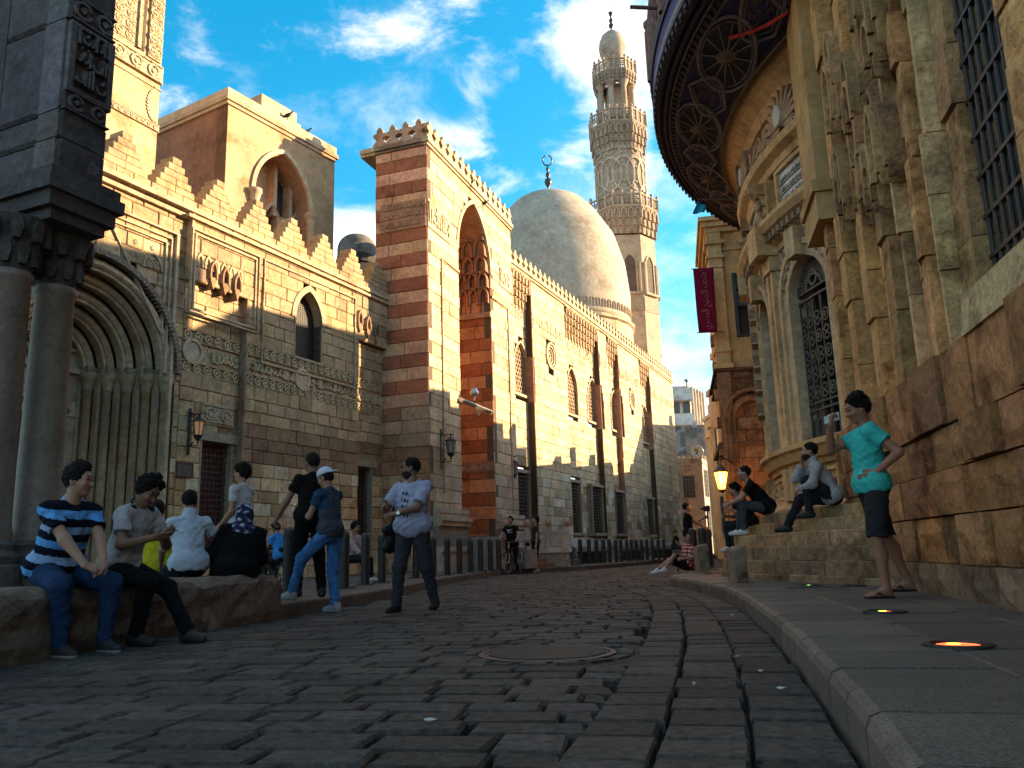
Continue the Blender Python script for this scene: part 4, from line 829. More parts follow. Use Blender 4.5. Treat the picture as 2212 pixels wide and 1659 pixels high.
for k in range(8):     # keel-arched niches on the lower shaft
    am = k*pi/4; rr_ = 67*sc_*cos(A8); f_ = Fr((MX+rr_*cos(am), MYY+rr_*sin(am)), 0); f_.n = np.array([cos(am), sin(am), 0]); f_.t = np.array([-sin(am), cos(am), 0])
    b = MB((.40, .3, .21)); zs = zof(590); arch_ring(b, f_, 0, zs, .42, .7, .13, -.1, .08, zb=zof(650), n=6); b.fbox(f_, -.8, .8, zof(655), zof(650), -.05, .2)
    for sx in (-1, 1): b.lathe(f_.P(sx*.72, 0, .06), [(.1, zof(650)), (.1, zs), (.14, zs+.1)], 8)
    o_ = b.build('shaft_niche', M_STONE, mi); b = MB((.11, .085, .065)); b.prism(f_, arch_pts(0, zs, .42, .7, 6, 0, zof(650)), -.05, .015); b.build('niche_shadow', M_STONE, o_) if False else b.build('niche_shade_panel', M_STONE, o_)  # dark sheet stands in for the shade inside each niche
    b = MB((.38, .29, .2)); b.fbox(f_, -.9, .9, zof(690), zof(660), -.05, .03); b.build('carved_panel', M_CARVE, o_)
# ================================================================ right: old weathered front
OW = Fr((3.81, 6.42), 12., side=-1); OT = 14.
old = thing('weathered_front', 'eroded brown stone building front with vertical ribbed mouldings and a tall barred window', 'building', OW.P(2, .15, 0))
UE = 5.75; OB = (.38, .175, .065)
sill_u0, sill_z = OW.uv(2096, 690); 
gU0, gU1 = OW.u(2078, 330), OW.u(2150, 330, -.2); 
wz = OW.z(2110, 640); rib_z = 2.25
def ocol(k, u, z): return vary(OB if random.random() < .7 else (.29, .14, .055), .22)
def rough_block(u0, u1, z0, z1, d, c, name='eroded_block', nu=4, nz=3, OW=OW, old=old, M_OLD=M_OLD, am=1.):
    b = MB(c); R = []; 
    for j in range(nz+1):
        for i in range(nu+1):
            e = (i in (0, nu)) or (j in (0, nz)); u = u0+(u1-u0)*i/nu+(0 if e else random.uniform(-.03, .03)); z = z0+(z1-z0)*j/nz+(0 if e else random.uniform(-.03, .03))
            R.append(OW.P(u, z, d-(.035 if e else random.uniform(-.02, .03))*am))
    w = nu+1; fs = [(j*w+i, j*w+i+1, (j+1)*w+i+1, (j+1)*w+i) for j in range(nz) for i in range(nu)]; n = len(R)
    ring = [i for i in range(w)]+[j*w+nu for j in range(1, nz+1)]+[nz*w+i for i in range(nu-1, -1, -1)]+[j*w for j in range(nz-1, 0, -1)]
    def uz(k): j, i = divmod(k, w); return u0+(u1-u0)*i/nu, z0+(z1-z0)*j/nz
    R += [OW.P(*uz(k), d-.3) for k in ring]; m = len(ring); fs += [(ring[i], ring[(i+1) % m], n+(i+1) % m, n+i) for i in range(m)]
    b.add(R, fs); return b.build(name, M_OLD, old, smooth=False)
core = MB((.09, .07, .05)); core.fbox(OW, -9, UE+.2, .1, OT, -1.0, -.42); core.build('core', M_OLD, old)
u = -8.
while u < UE: w = random.uniform(.5, .9); rough_block(u+.006, min(UE, u+w)-.006, .15, .44, .27, vary((.25, .155, .085), .2), 'plinth_block', 3, 2); u += w
z = .44; k = 0
while z < rib_z:
    h = random.uniform(.34, .46); h = min(h, rib_z-z) if rib_z-z-h > .2 else rib_z-z; u = -7+random.uniform(0, .5)
    while u < UE: w = random.uniform(.55, 1.15); rough_block(u+.008, min(UE, u+w)-.008, z+.008, z+h-.008, .23+random.uniform(-.035, .05), ocol(0, 0, 0)); u += w
    z += h
def rib(u0, u1, d, bev, z0, z1, c, zl=(.55, 1.0), name='rib_stone'):
    z = z0
    while z < z1-.05:
        h = random.uniform(*zl); e = min(z1, z+h); b = MB(vary(c, .16)); q = random.uniform(-.03, .028); f = .006; u0, u1 = u0+random.uniform(-.012, .012), u1+random.uniform(-.012, .012); B = OW.P; um = u0+(u1-u0)*bev
        b.add([B(u0, z+f, -.3), B(u1, z+f, -.3), B(u1, z+f, d*.35+q), B(um, z+f, d+q), B(u0, z+f, d+q), B(u0, e-f, -.3), B(u1, e-f, -.3), B(u1, e-f, d*.35+q), B(um, e-f, d+q), B(u0, e-f, d+q)],
              [(0, 1, 2, 3, 4), (9, 8, 7, 6, 5), (1, 2, 7, 6), (2, 3, 8, 7), (3, 4, 9, 8), (4, 0, 5, 9)]); b.build(name, M_OLD, old); z = e
X_ = lambda x: OW.u(x, 312)
OC = (.60, .32, .12)
xs = [(1772, 1795, .2, .3, OC), (1795, 1812, .08, .5, (.40, .22, .09)), (1812, 1838, .24, .5, OC), (1838, 1856, .12, .3, (.36, .195, .08)), (1856, 1880, .2, .6, OC), (1880, 1897, .1, .5, OC), (1897, 1924, .17, .6, (.44, .25, .105)),
      (1944, 1956, .16, .5, (.60, .39, .19)), (1956, 1978, .06, .4, OC), (1978, 2012, .2, .35, OC), (2012, 2030, .1, .5, (.56, .36, .17)), (2030, 2040, .16, .5, (.60, .39, .19)), (2040, 2075, .0, .9, (.46, .27, .12))]
for a, e, d, bv, c in xs: rib(min(X_(a), X_(e)), max(X_(a), X_(e))-.004, d, bv, rib_z-.02, OT, c)
rib(OW.u(1924, 312), OW.u(1944, 312), -.28, .5, rib_z, OT, (.03, .024, .018))  # slot stones coloured near black to stand in for the recess shade
for i in range(22):      # broken stalactite hoods between the ribs
    x_ = random.uniform(1776, 1912); y_ = random.uniform(-40, 470)-(x_-1776)*.3; u, z = OW.uv(x_, y_, .2); w_ = random.uniform(.07, .16); h_ = random.uniform(.25, .55); b = MB(vary((.44, .25, .11), .25)); dq = random.uniform(.22, .36)
    arch_ring(b, OW, u, z, w_, h_*.6, .06, -.1, dq, zb=z-h_, n=4); b.prism(OW, [(u-w_-.06, z-h_), (u-w_+.01, z-h_), (u-w_-.01, z-h_-random.uniform(.1, .3))], -.1, dq*.9); b.prism(OW, [(u+w_, z-h_*.8), (u+w_+.07, z-h_*.8), (u+w_+.05, z-h_-random.uniform(.1, .3))], -.1, dq*.8); b.build('broken_stalactite', M_OLD, old)
# barred window and the wall on its near side
wu_near = min(gU0, gU1)-.0; gu_a, gu_b = OW.u(2150, 330, -.0)+.0, OW.u(2076, 330)
gu_a = gu_b-1.05
b = MB((.02, .018, .016)); b.fbox(OW, gu_a, gu_b, wz, 9.5, -.36, -.33); ow_ = b.build('barred_window', M_WOOD, old)
b = MB((.022, .019, .016)); [b.tube([OW.P(gu_a+(gu_b-gu_a)*(i+.5)/7, wz, -.1), OW.P(gu_a+(gu_b-gu_a)*(i+.5)/7, 9.5, -.1)], .018, 6) for i in range(7)]; [b.fbox(OW, gu_a, gu_b, zz_, zz_+.035, -.13, -.08) for zz_ in np.arange(wz+.25, 9.5, .34)]; b.build('window_bars', M_IRON, ow_)
b = MB((.055, .052, .05)); [b.fbox(OW, gu_a+(gu_b-gu_a)*i/3+.03, gu_a+(gu_b-gu_a)*(i+1)/3-.03, wz+.1+j*1.1, wz+1.1+j*1.1, -.33, -.31) for i in range(3) for j in range(6)]; b.build('shutter_panel', M_WOOD, ow_)
b = MB((.52, .36, .18)); b.add([OW.P(gu_a-.5, wz-.36, -.3), OW.P(gu_b+.0, wz-.36, -.3), OW.P(gu_b, wz-.36, .2), OW.P(gu_a-.5, wz-.36, .2), OW.P(gu_a-.5, wz, -.3), OW.P(gu_b, wz, -.3), OW.P(gu_b, wz-.03, .16), OW.P(gu_a-.5, wz-.03, .16)], [(3, 2, 1, 0), (4, 5, 6, 7), (0, 1, 5, 4), (1, 2, 6, 5), (2, 3, 7, 6), (3, 0, 4, 7)]); b.build('window_sill', M_OLD, old)
z = rib_z
while z < OT:
    h = random.uniform(.4, .7); rough_block(gu_b-.4, gu_b+.25, z, min(wz-.36, z+h)-.01, .02, ocol(0, 0, 0)) if z+.1 < wz-.36 else None
    u = gu_a-.004
    while u > -7: w = random.uniform(.5, 1.0); (rough_block(max(-7, u-w)+.008, u-.008, z+.008, z+h-.008, random.uniform(-.03, .06), vary(OC, .2)) if z > rib_z else None); u -= w
    z += h
u = gu_a
while u < gu_b: rough_block(u+.005, min(gu_b, u+.5)-.005, rib_z, wz-.37, .0, ocol(0, 0, 0)); u += .5
# yellow plastered pier where the two fronts meet
b = MB((.46, .29, .12)); pu0, pu1 = OW.u(1746, 140), OW.u(1782, 140); pu0, pu1 = min(pu0, pu1), max(pu0, pu1); b.fbox(OW, pu0, pu1-.08, 5.8, OT, -.3, .3); b.fbox(OW, pu0-.04, pu1-.03, 5.62, 5.8, -.3, .38); b.fbox(OW, pu0, pu1-.06, 5.2, 5.62, -.3, .33); b.build('plaster_pier', M_PLASTER, old)
# ================================================================ sabil: bowed fountain house
BC = (12.5, 14.5); BR = 7.48; BW = Bow(BC, BR)
sab = thing('fountain_house', 'bow-fronted ochre fountain house with tall arched iron grilles under a wide painted eave', 'building', (8, 14.5, 0))
SCOL = (.55, .315, .135); SL = (.62, .385, .18)
bz_base, bz_sill, bz_ent = 1.16, BW.z(1752, 955), BW.z(1720, 520)
w1 = (BW.u(1812, 760), BW.u(1726, 760)); w1z = BW.z(1771, 537); wa1 = (w1[1]-w1[0])/2; wc1 = (w1[0]+w1[1])/2
w2c = wc1+wa1*2+1.12; w2a = wa1*.92; w0c = wc1-(w2c-wc1)
wins = [(wc1, wa1), (w2c, w2a), (w0c, w2a)]
zs1 = w1z-wa1
holes = [hole_arch(c, bz_sill, zs1, a, a*1.02) for c, a in wins]
ashlar(BW, courses(-5.5, 6.5, bz_base, 9.05, .42, .55, holes), lambda k, u, z: vary(SCOL, .1), sab, limit=240, d=0.)
def ringm(mb, u0, u1, prof, n=40, col=None):
    vs_ = []; m = len(prof)
    for i in range(n+1):
        u = u0+(u1-u0)*i/n
        for d, z in prof: vs_.append(BW.P(u, z, d))
    mb.add(vs_, [(i*m+j, i*m+j+1, (i+1)*m+j+1, (i+1)*m+j) for i in range(n) for j in range(m-1)], col)
for nm, pr in (('sill_cornice', [(-.05, bz_sill-.42), (.1, bz_sill-.4), (.12, bz_sill-.32), (.2, bz_sill-.3), (.27, bz_sill-.16), (.34, bz_sill-.12), (.34, bz_sill-.04), (.2, bz_sill), (-.05, bz_sill+.03)]),
               ('base_moulding', [(-.05, 1.1), (.3, 1.12), (.3, 1.26), (.22, 1.34), (.16, 1.36), (.16, 1.44), (-.02, 1.46)]),
               ('entablature', [(-.05, bz_ent), (.1, bz_ent+.02), (.1, bz_ent+.14), (.2, bz_ent+.2), (.2, bz_ent+.3), (.34, bz_ent+.36), (.42, bz_ent+.46), (.42, bz_ent+.54), (-.05, bz_ent+.58)]),
               ('frieze_cornice', [(-.05, 7.35), (.12, 7.38), (.16, 7.5), (.3, 7.58), (.34, 7.7), (-.05, 7.76)]),
               ('eave_moulding', [(-.05, 8.5), (.1, 8.52), (.18, 8.7), (.36, 8.86), (.56, 8.96), (.6, 9.02), (-.05, 9.05)])):
    b = MB(vary(SL, .05)); ringm(b, -5.5, 6.5, pr); b.build(nm, M_STONE, sab)
b = MB((.3, .21, .13)); [b.fbox(BW, u, u+.09, bz_ent+.2, bz_ent+.32, .1, .3) for u in np.arange(-5, 6, .18)]; b.build('dentil_course', M_STONE, sab)
# pilasters with brackets
def leaf(mb, fr, u, z, ang, L, w, d0, d1, lobes=5, col=None):
    for k in range(lobes):
        s = (k/(lobes-1)-.5)*2; a2 = ang+s*.75; l2 = L*(1-.35*abs(s)); pts = [(u+l2*t*cos(a2+s*.5*t), z+l2*t*sin(a2+s*.5*t)) for t in np.linspace(0, 1, 5)]; mb.ribbon(fr, pts, [w*.5, w, w*1.1, w*.8, w*.15], d0, d1-abs(s)*.02, col)
pil = [wc1+wa1+.56, wc1-wa1-.56, w2c+w2a+.56]
for c in pil:
    b = MB(vary(SL, .05))
    for du, w_, dd in ((0, .34, .12), (-.12, .08, .2), (.12, .08, .2)): b.fbox(BW, c+du-w_/2, c+du+w_/2, bz_sill, bz_ent, -.05, dd)
    b.fbox(BW, c-.22, c+.22, bz_ent-.3, bz_ent, -.05, .24); b.fbox(BW, c-.2, c+.2, bz_sill, bz_sill+.2, -.05, .22); b.fbox(BW, c-.24, c+.24, bz_ent+.58, 7.35, -.05, .18); b.fbox(BW, c-.26, c+.26, bz_ent-.02, bz_ent+.57, -.05, .46); b.build('pilaster', M_STONE, sab)
    pf = [(.15, 0), (.24, .02), (.27, .1), (.24, .2), (.2, .34), (.2, .5), (.24, .66), (.34, .8), (.42, .88), (.44, .98), (.38, 1.04), (.15, 1.04)]; zb9 = bz_ent+.62
    for du, w_, kk in ((0, .26, 1.), (-.10, .05, 1.1), (.10, .05, 1.1)):
        b = MB(vary(SL, .06)); n9 = len(pf); V = [BW.P(c+du+sx*w_/2, zb9+z*.8, d*kk) for sx in (-1, 1) for d, z in pf]; b.add(V, [tuple(range(n9)), tuple(range(n9, 2*n9))[::-1]]+[(i, (i+1) % n9, n9+(i+1) % n9, n9+i) for i in range(n9)]); b.build('scroll_bracket', M_STONE, sab)
    b = MB((.42, .28, .15)); [leaf(b, BW, c, zb9+.1+.22*k, pi/2, .26, .06, .15, .3+.02*k, 5) for k in range(3)]; b.build('bracket_leaf', M_STONE, sab)
# windows
for wi, (c, a) in enumerate(wins):
    b = MB((.58, .39, .21)); arch_ring(b, BW, c, zs1, a, a*1.02, .2, -.1, .1, zb=bz_sill, n=10); arch_ring(b, BW, c, zs1, a, a*1.02, .1, -.1, .16, zb=bz_sill, n=10, off=.2); arch_ring(b, BW, c, zs1, a*.99, a*1.01, .03, -.40, .09, zb=bz_sill, n=10, col=(.50, .36, .22)); b.fbox(BW, c-.16, c+.16, zs1+a*1.0, zs1+a*1.02+.5, .0, .3); wob = b.build('arched_window', M_STONE, sab)
    b = MB((.012, .012, .012)); b.prism(BW, arch_pts(c, zs1, a, a*1.02, 10, 0, bz_sill), -.42, -.38); b.build('dark_interior', M_GLASS, wob)
    b = MB((.075, .068, .06)); D0, D1 = -.12, -.085; IR = .022
    for r0, r1, nr in ((.42, .97, 22),):
        for k in range(nr+1):
            q = pi*k/nr; b.ribbon(BW, [(c+a*r*cos(q+.1*sin((r-r0)*9)), zs1+.12+a*r*.94*sin(q)) for r in np.linspace(r0, r1, 5)], [.02, .03, .045, .05, .03], D0, D1)
    for r in (.4, .98): b.ribbon(BW, [(c+a*r*cos(q), zs1+.1+a*r*.95*sin(q)) for q in np.linspace(0, pi, 20)], .05, D0, D1+.02)
    b.ribbon(BW, [(c+a*.2*cos(q), zs1+.28+a*.2*sin(q)) for q in np.linspace(0, 2*pi, 14)[:-1]], .05, D0, D1+.02, closed=True)
    for zz_ in (zs1+.08, zs1-.06, bz_sill+.62, bz_sill+.5): b.fbox(BW, c-a, c+a, zz_, zz_+.035, D0, D1+.02, None, 4)
    ncol = 5
    for i in range(ncol+1): u = c-a+2*a*i/ncol; b.fbox(BW, u-.016, u+.016, bz_sill, zs1, D0, D1)
    for i in range(ncol):
        u = c-a+2*a*(i+.5)/ncol; hh = 2*a/ncol
        for j in range(int((zs1-.1-bz_sill-.62)/(hh*1.25))):
            z = bz_sill+.66+hh*.6+j*hh*1.25
            if (i+j) % 2: b.ribbon(BW, [(u+hh*.36*cos(q), z+hh*.42*sin(q)) for q in np.linspace(0, 2*pi, 12)[:-1]], .028, D0, D1+.01, closed=True); b.ribbon(BW, [(u+hh*.13*cos(q), z+hh*.15*sin(q)) for q in np.linspace(0, 2*pi, 7)[:-1]], .035, D0, D1+.02, closed=True)
            else:
                for s in (-1, 1): b.ribbon(BW, [(u+s*hh*.34*sin(q*2)*.9, z-hh*.5+hh*q/pi) for q in np.linspace(0, pi, 9)], .028, D0, D1+.01)
        arch_ring(b, BW, u, bz_sill+.26, hh*.32, hh*.4, .03, D0, D1+.01, zb=bz_sill+.05, n=4)
    b.build('ornate_grille', M_IRON, wob)
# pedestal panels with lozenges
n_p = 0
for c in (wc1-.95, wc1, wc1+.95, w2c-.4, w2c+.5, w0c):
    b = MB(vary(SL, .05)); z0_, z1_ = 1.5, bz_sill-.5; zm = (z0_+z1_)/2; frame(b, BW, c-.38, c+.38, z0_, z1_, .07, -.02, .1); b.ribbon(BW, [(c, z0_+.08), (c+.28, zm), (c, z1_-.08), (c-.28, zm)], .06, -.02, .09, closed=True); b.prism(BW, [(c, z0_+.2), (c+.2, zm), (c, z1_-.2), (c-.2, zm)], -.02, .05); b.build('lozenge_panel', M_STONE, sab)
for c in pil: b = MB(SL); b.fbox(BW, c-.25, c+.25, 1.4, bz_sill-.4, -.02, .22); b.fbox(BW, c-.1, c+.1, 1.4, bz_sill-.4, .2, .27); b.build('pedestal', M_STONE, sab)
# marble inscription tablet, shell carving and leaf work
for c, a in wins:
    zt0, zt1 = bz_ent+.72, 7.28
    b = MB((.60, .57, .52)); b.fbox(BW, c-a*.92, c+a*.92, zt0, zt1, -.02, .06, None, 5); tb = b.build('marble_tablet', M_PLASTER, sab)
    b = MB((.30, .25, .2)); nr = 3
    for k in range(nr): script_strokes(b, BW, c-a*.85, c+a*.85, zt0+.06+(zt1-zt0-.1)*k/nr, zt0+(zt1-zt0-.1)*(k+.9)/nr, .05, .075, 1.2, seed=40+k)
    for k in range(nr-1): zz_ = zt0+.04+(zt1-zt0-.1)*(k+1)/nr; b.fbox(BW, c-a*.88, c+a*.88, zz_-.01, zz_+.01, .05, .08, None, 5)
    b.build('tablet_lettering', M_STONE, tb)
    b = MB(SL); b.ribbon(BW, [(c-a*.97, zt0-.03), (c, zt0-.03), (c+a*.97, zt0-.03), (c+a*.97, zt1+.02), (c, zt1+.02), (c-a*.97, zt1+.02)], .1, -.02, .13, closed=True); b.build('tablet_frame', M_STONE, tb)
    b = MB((.40, .26, .16)); R__ = random.Random(int(c*10))
    for k in range(11): q = pi*(k+.5)/11; leaf(b, BW, c+.06*cos(q), 7.95+.05*sin(q), q, .62, .1, .0, .24, 3)
    for s in (-1, 1):
        for k in range(4): leaf(b, BW, c+s*(.55+.28*k), 7.85+.1*(k % 2), pi/2-s*(.5+.2*k), .5, .08, -.02, .2-.02*k, 5); leaf(b, BW, c+s*(.4+.32*k), 8.0, pi/2+s*.9, .35, .06, -.02, .16, 4)
        b.ribbon(BW, [(c+s*(.25+.5*t+.16*cos(t*11)), 7.95+.16*sin(t*11)+.2*t) for t in np.linspace(0, 1, 18)], .09, -.02, .2)
    b.build('shell_carving', M_STONE, sab)
    b = MB((.55, .48, .4)); b.prism(BW, [(c+.14*cos(q), 8.1+.2*sin(q)) for q in np.linspace(0, 2*pi, 14)[:-1]], .1, .3); b.build('medallion', M_PLASTER, sab)
    b = MB((.40, .28, .17))
    for s in (-1, 1):
        for k in range(4): leaf(b, BW, c+s*(a*.55+.13*k), zs1+a*1.0-.16*k-.02+.15, pi/2-s*(.2+.35*k), .45, .07, -.02, .14, 5)
    b.build('spandrel_leaves', M_STONE, sab)
for k in range(12):     # leaf drops on the far outline
    b = MB((.42, .29, .18)); u = 2.3; z = 3.2+.5*k; leaf(b, BW, u, z, pi/2+.2, .5, .12, .0, .3, 5); b.build('leaf_drop', M_STONE, sab)
# plain unseen body behind the bow, its height set to shade the opposite front
b = MB((.42, .30, .17)); b.box((8.6, 9.5, .1), (20, 23.2, 12.3)); b.lathe((*BC, 0), [(BR-.05, 9.0), (BR-.05, 12.3)], 40, a0=pi*.55, a1=pi*1.4); b.build('house_body', M_PLASTER, sab)
# ---- painted eave
OCc = np.array([13.65, 13.13]); ORr = 10.77; IZ, OZ = 9.0, 9.2
class Sof:
    R = 9.25
    def P(s, u, v, d=0.):
        a = pi-u/s.R; i = np.array([BC[0]+8.0*cos(a), BC[1]+8.0*sin(a)]); o = OCc+ORr*np.array([cos(a), sin(a)]); L = np.linalg.norm(o-i); t = v; p = i*(1-t)+o*t; return np.array([p[0], p[1], IZ+(OZ-IZ)*t-d])
    def uv(s, x, y):
        p = gz(x, y, 9.12); best = None
        for u in np.arange(-8, 9, .05):
            A, B = s.P(u, 0), s.P(u, 1); t = ((p-A)[:2] @ (B-A)[:2])/((B-A)[:2] @ (B-A)[:2]); e = np.linalg.norm((A+(B-A)*t-p)[:2])
            if best is None or e < best[0]: best = (e, u, t)
        return best[1], best[2]
SO = Sof(); WOODB = (.045, .05, .16); TRIM = (.17, .145, .21)
eav = thing('painted_eave', 'broad curved wooden eave with dark painted medallions on its underside', 'eave', (8, 14, 9))
U0e, U1e = -9.5, 8.2; NU = 80
b = MB(WOODB)
for i in range(NU):
    a, e = U0e+(U1e-U0e)*i/NU, U0e+(U1e-U0e)*(i+1)/NU
    for j in range(4): b.poly([SO.P(a, j/4), SO.P(e, j/4), SO.P(e, (j+1)/4), SO.P(a, (j+1)/4)])
    b.poly([SO.P(a, 1, 0), SO.P(e, 1, 0), SO.P(e, 1.02, -.55), SO.P(a, 1.02, -.55)]); b.poly([SO.P(a, 1.02, -.55), SO.P(e, 1.02, -.55), SO.P(e, 0, -.6), SO.P(a, 0, -.6)])
b.build('soffit_board', M_WOOD, eav)
def arc(mb, v0, v1, d0, d1, col, n=NU):
    for i in range(n):
        a, e = U0e+(U1e-U0e)*i/n, U0e+(U1e-U0e)*(i+1)/n; mb.hexa([SO.P(a, v0, d0), SO.P(e, v0, d0), SO.P(e, v1, d0), SO.P(a, v1, d0), SO.P(a, v0, d1), SO.P(e, v0, d1), SO.P(e, v1, d1), SO.P(a, v1, d1)], col)
for v0, v1, dd, cc in ((.0, .05, .10, (.13, .095, .06)), (.05, .09, .05, (.05, .04, .06)), (.70, .725, .05, TRIM), (.80, .82, .06, TRIM), (.86, .90, .08, (.045, .04, .07)), (.95, 1.0, .1, (.04, .036, .065))): b = MB(TRIM); arc(b, v0, v1, -.02, dd, cc); b.build('soffit_moulding', M_WOOD, eav)
b = MB((.055, .045, .055))
for u in np.arange(U0e, U1e, .16): b.hexa([SO.P(u, .73, .0), SO.P(u+.09, .73, .0), SO.P(u+.09, .79, .0), SO.P(u, .79, .0), SO.P(u, .73, .07), SO.P(u+.09, .73, .07), SO.P(u+.09, .79, .07), SO.P(u, .79, .07)])
b.build('soffit_dentils', M_WOOD, eav)
b = MB((.20, .18, .17)); arc(b, 1.022, 1.026, -.22, -.08, None); b.build('fascia_strip', M_WOOD, eav)  # paler strip stands in for the lit band of the fascia
b = MB((.06, .05, .07)); arc(b, 1.0, 1.045, -.62, -.5, None); b.build('fascia_moulding', M_WOOD, eav); b = MB((.06, .05, .07)); arc(b, 1.0, 1.04, -.05, .03, None)
[b.prism(SO, [(u, 1.02), (u+.13, 1.02), (u+.065, 1.035)], .0, .12) for u in np.arange(U0e, U1e, .2)]; b.build('fascia_moulding', M_WOOD, eav)
cen = [SO.uv(*q) for q in ((1587, 131), (1523, 281), (1535.7, 386), (1582, 462))]
du = (cen[-1][0]-cen[0][0])/3; u_first = cen[0][0]; vm = sum(c[1] for c in cen)/4; Wv = 2.75
for k in range(-4, 6):
    u = u_first+du*k
    if u < U0e+1 or u > U1e-1: continue
    r = du*.36; b = MB((.2, .17, .22)); EL = lambda r_, q: (u+r_*cos(q), vm+r_/Wv*sin(q))
    b.ribbon(SO, [EL(r, q) for q in np.linspace(0, 2*pi, 26)[:-1]], .05, -.01, .05, closed=True) if False else None
    for rr_, dd in ((r, .06), (r*.88, .04)):
        P0 = [EL(rr_, q) for q in np.linspace(0, 2*pi, 28)]; b.tube([SO.P(*p, dd*.5) for p in P0[:-1]], .035 if rr_ == r else .018, 6, closed=True)
    for q in np.linspace(0, 2*pi, 13)[:-1]: b.tube([SO.P(*EL(r*.2, q), .02), SO.P(*EL(r*.85, q), .02)], .014, 5, col=(.24, .21, .22))
    b.lathe(SO.P(u, vm, 0), [(r*.2, .02), (r*.19, -.03), (r*.1, -.07), (.005, -.09)], 12, col=(.17, .13, .11)); b.build('round_medallion', M_WOOD, eav)
    b = MB((.02, .03, .05)); b.add([SO.P(u, vm, .008)]+[SO.P(*EL(r*.9, q), .008) for q in np.linspace(0, 2*pi, 25)[:-1]], [(0, i+1, (i+1) % 24+1) for i in range(24)]); b.build('medallion_field', M_WOOD, eav)
    uc = u+du/2; b = MB(TRIM); tear = [(uc+(.62*sin(t*pi))*du*.42*(1.2-.5*t)*s, .12+.52*t) for s, T in ((1, np.linspace(0, 1, 10)), (-1, np.linspace(1, 0, 10)[1:-1])) for t in T]
    b.tube([SO.P(*p, .025) for p in tear], .035, 6, closed=True, col=(.2, .17, .2)); cx = sum(p[0] for p in tear)/len(tear); cv = sum(p[1] for p in tear)/len(tear)
    b.tube([SO.P(cx+(p[0]-cx)*.78, cv+(p[1]-cv)*.8, .02) for p in tear], .02, 5, closed=True); b.build('teardrop_panel', M_WOOD, eav)
    b = MB((.16, .13, .14)); 
    for t in range(26):
        rr_ = random.random()**.5; q = random.uniform(0, 2*pi); p = (cx+rr_*.17*du*cos(q), cv+rr_*.18*sin(q)); b.tube([SO.P(p[0]+.07*cos(a), p[1]+.07/Wv*sin(a), .012) for a in np.linspace(0, 4.5, 6)], .014, 4)
    b.build('painted_scrolls', M_WOOD, eav)
b = MB((.55, .06, .05)); a0, a1 = SO.uv(1572, 75), SO.uv(1703, 8); b.tube([SO.P(a0[0]+(a1[0]-a0[0])*t, a0[1]+(a1[1]-a0[1])*t-.05*sin(t*pi), .05) for t in np.linspace(0, 1, 10)], .035, 6); b.build('red_strip', M_WOOD, eav)
# balustrade on the eave
bal = thing('eave_balustrade', 'wooden balustrade of turned balusters standing on the curved eave', 'balustrade', (4, 12, 9.8))
b = MB((.10, .062, .045)); [b.fbox.__self__ for _ in ()]; 
for (v0, v1, d0, d1) in ((1.015, 1.05, -.72, -.62), (1.02, 1.05, -1.75, -1.63)): arc(b, v0, v1, d0, d1, None)
b.build('rail', M_WOOD, bal)
for i, u in enumerate(np.arange(U0e, U1e, .23)):
    p = SO.P(u, 1.034, -.72); b = MB((.16, .09, .07))
    if i % 8 == 0: b.lathe(p, [(.08, -.1), (.08, 1.0), (.05, 1.05), (.09, 1.12), (.09, 1.22), (.01, 1.3)], 8); b.build('post', M_WOOD, bal)
    else: b.lathe(p, [(.035, 0), (.035, .12), (.05, .16), (.03, .22), (.055, .38), (.03, .52), (.045, .56), (.03, .62), (.05, .76), (.03, .88), (.035, .92)], 7); b.build('baluster', M_WOOD, bal, smooth=True)
b = MB((.16, .11, .1)); p = SO.P(SO.uv(1412, 105)[0], .97, -.9); q = p+np.array([-.62, .0, .05]); b.tube([p, q], .035, 6); b.build('projecting_bar', M_METAL, bal)
# ================================================================ curved steps before the fountain house
ST = Bow((16., 13.4), 12.3)
stp = thing('curved_steps', 'worn stone steps curving round the foot of the fountain house', 'steps', ST.P(0, .15, 0))
TR = [(.16, .25, .16, .0), (.25, .44, .08, .1), (.44, .63, .02, .1), (.63, .82, -.1, .3), (.82, 1.0, -.36, .3), (1.0, 1.18, -.62, .3)]
for k, (z0_, z1_, d1, _) in enumerate(TR):
    u = -4.3+random.uniform(0, .4); ue = (3.15, 3.0, 3.0, 1.6, 1.6, 2.0)[k]
    while u < ue:
        w = random.uniform(.5, .85); e = min(ue, u+w); e = ue if ue-e < .3 else e; ns = 3; c = vary((.36, .23, .115) if k > 2 else (.27, .175, .095), .2); b = MB(c); dj = d1+random.uniform(-.015, .01); zj = z1_+random.uniform(-.008, .004)
        for s in range(ns):
            a0 = u+.005+(e-u-.01)*s/ns; a1 = u+.005+(e-u-.01)*(s+1)/ns; q = .015
            P = ST.P; b.add([P(a0, z0_-.05, dj-1.2), P(a1, z0_-.05, dj-1.2), P(a1, z0_, dj), P(a0, z0_, dj), P(a0, zj-q, dj), P(a1, zj-q, dj), P(a1, zj, dj-q), P(a0, zj, dj-q), P(a1, zj, dj-1.2), P(a0, zj, dj-1.2)], [(3, 2, 5, 4), (4, 5, 6, 7), (7, 6, 8, 9)]+([(0, 3, 4, 7, 9)] if s == 0 else [])+([(1, 2, 5, 6, 8)] if s == ns-1 else []))
        b.build('step_stone', M_OLD, stp); u = e
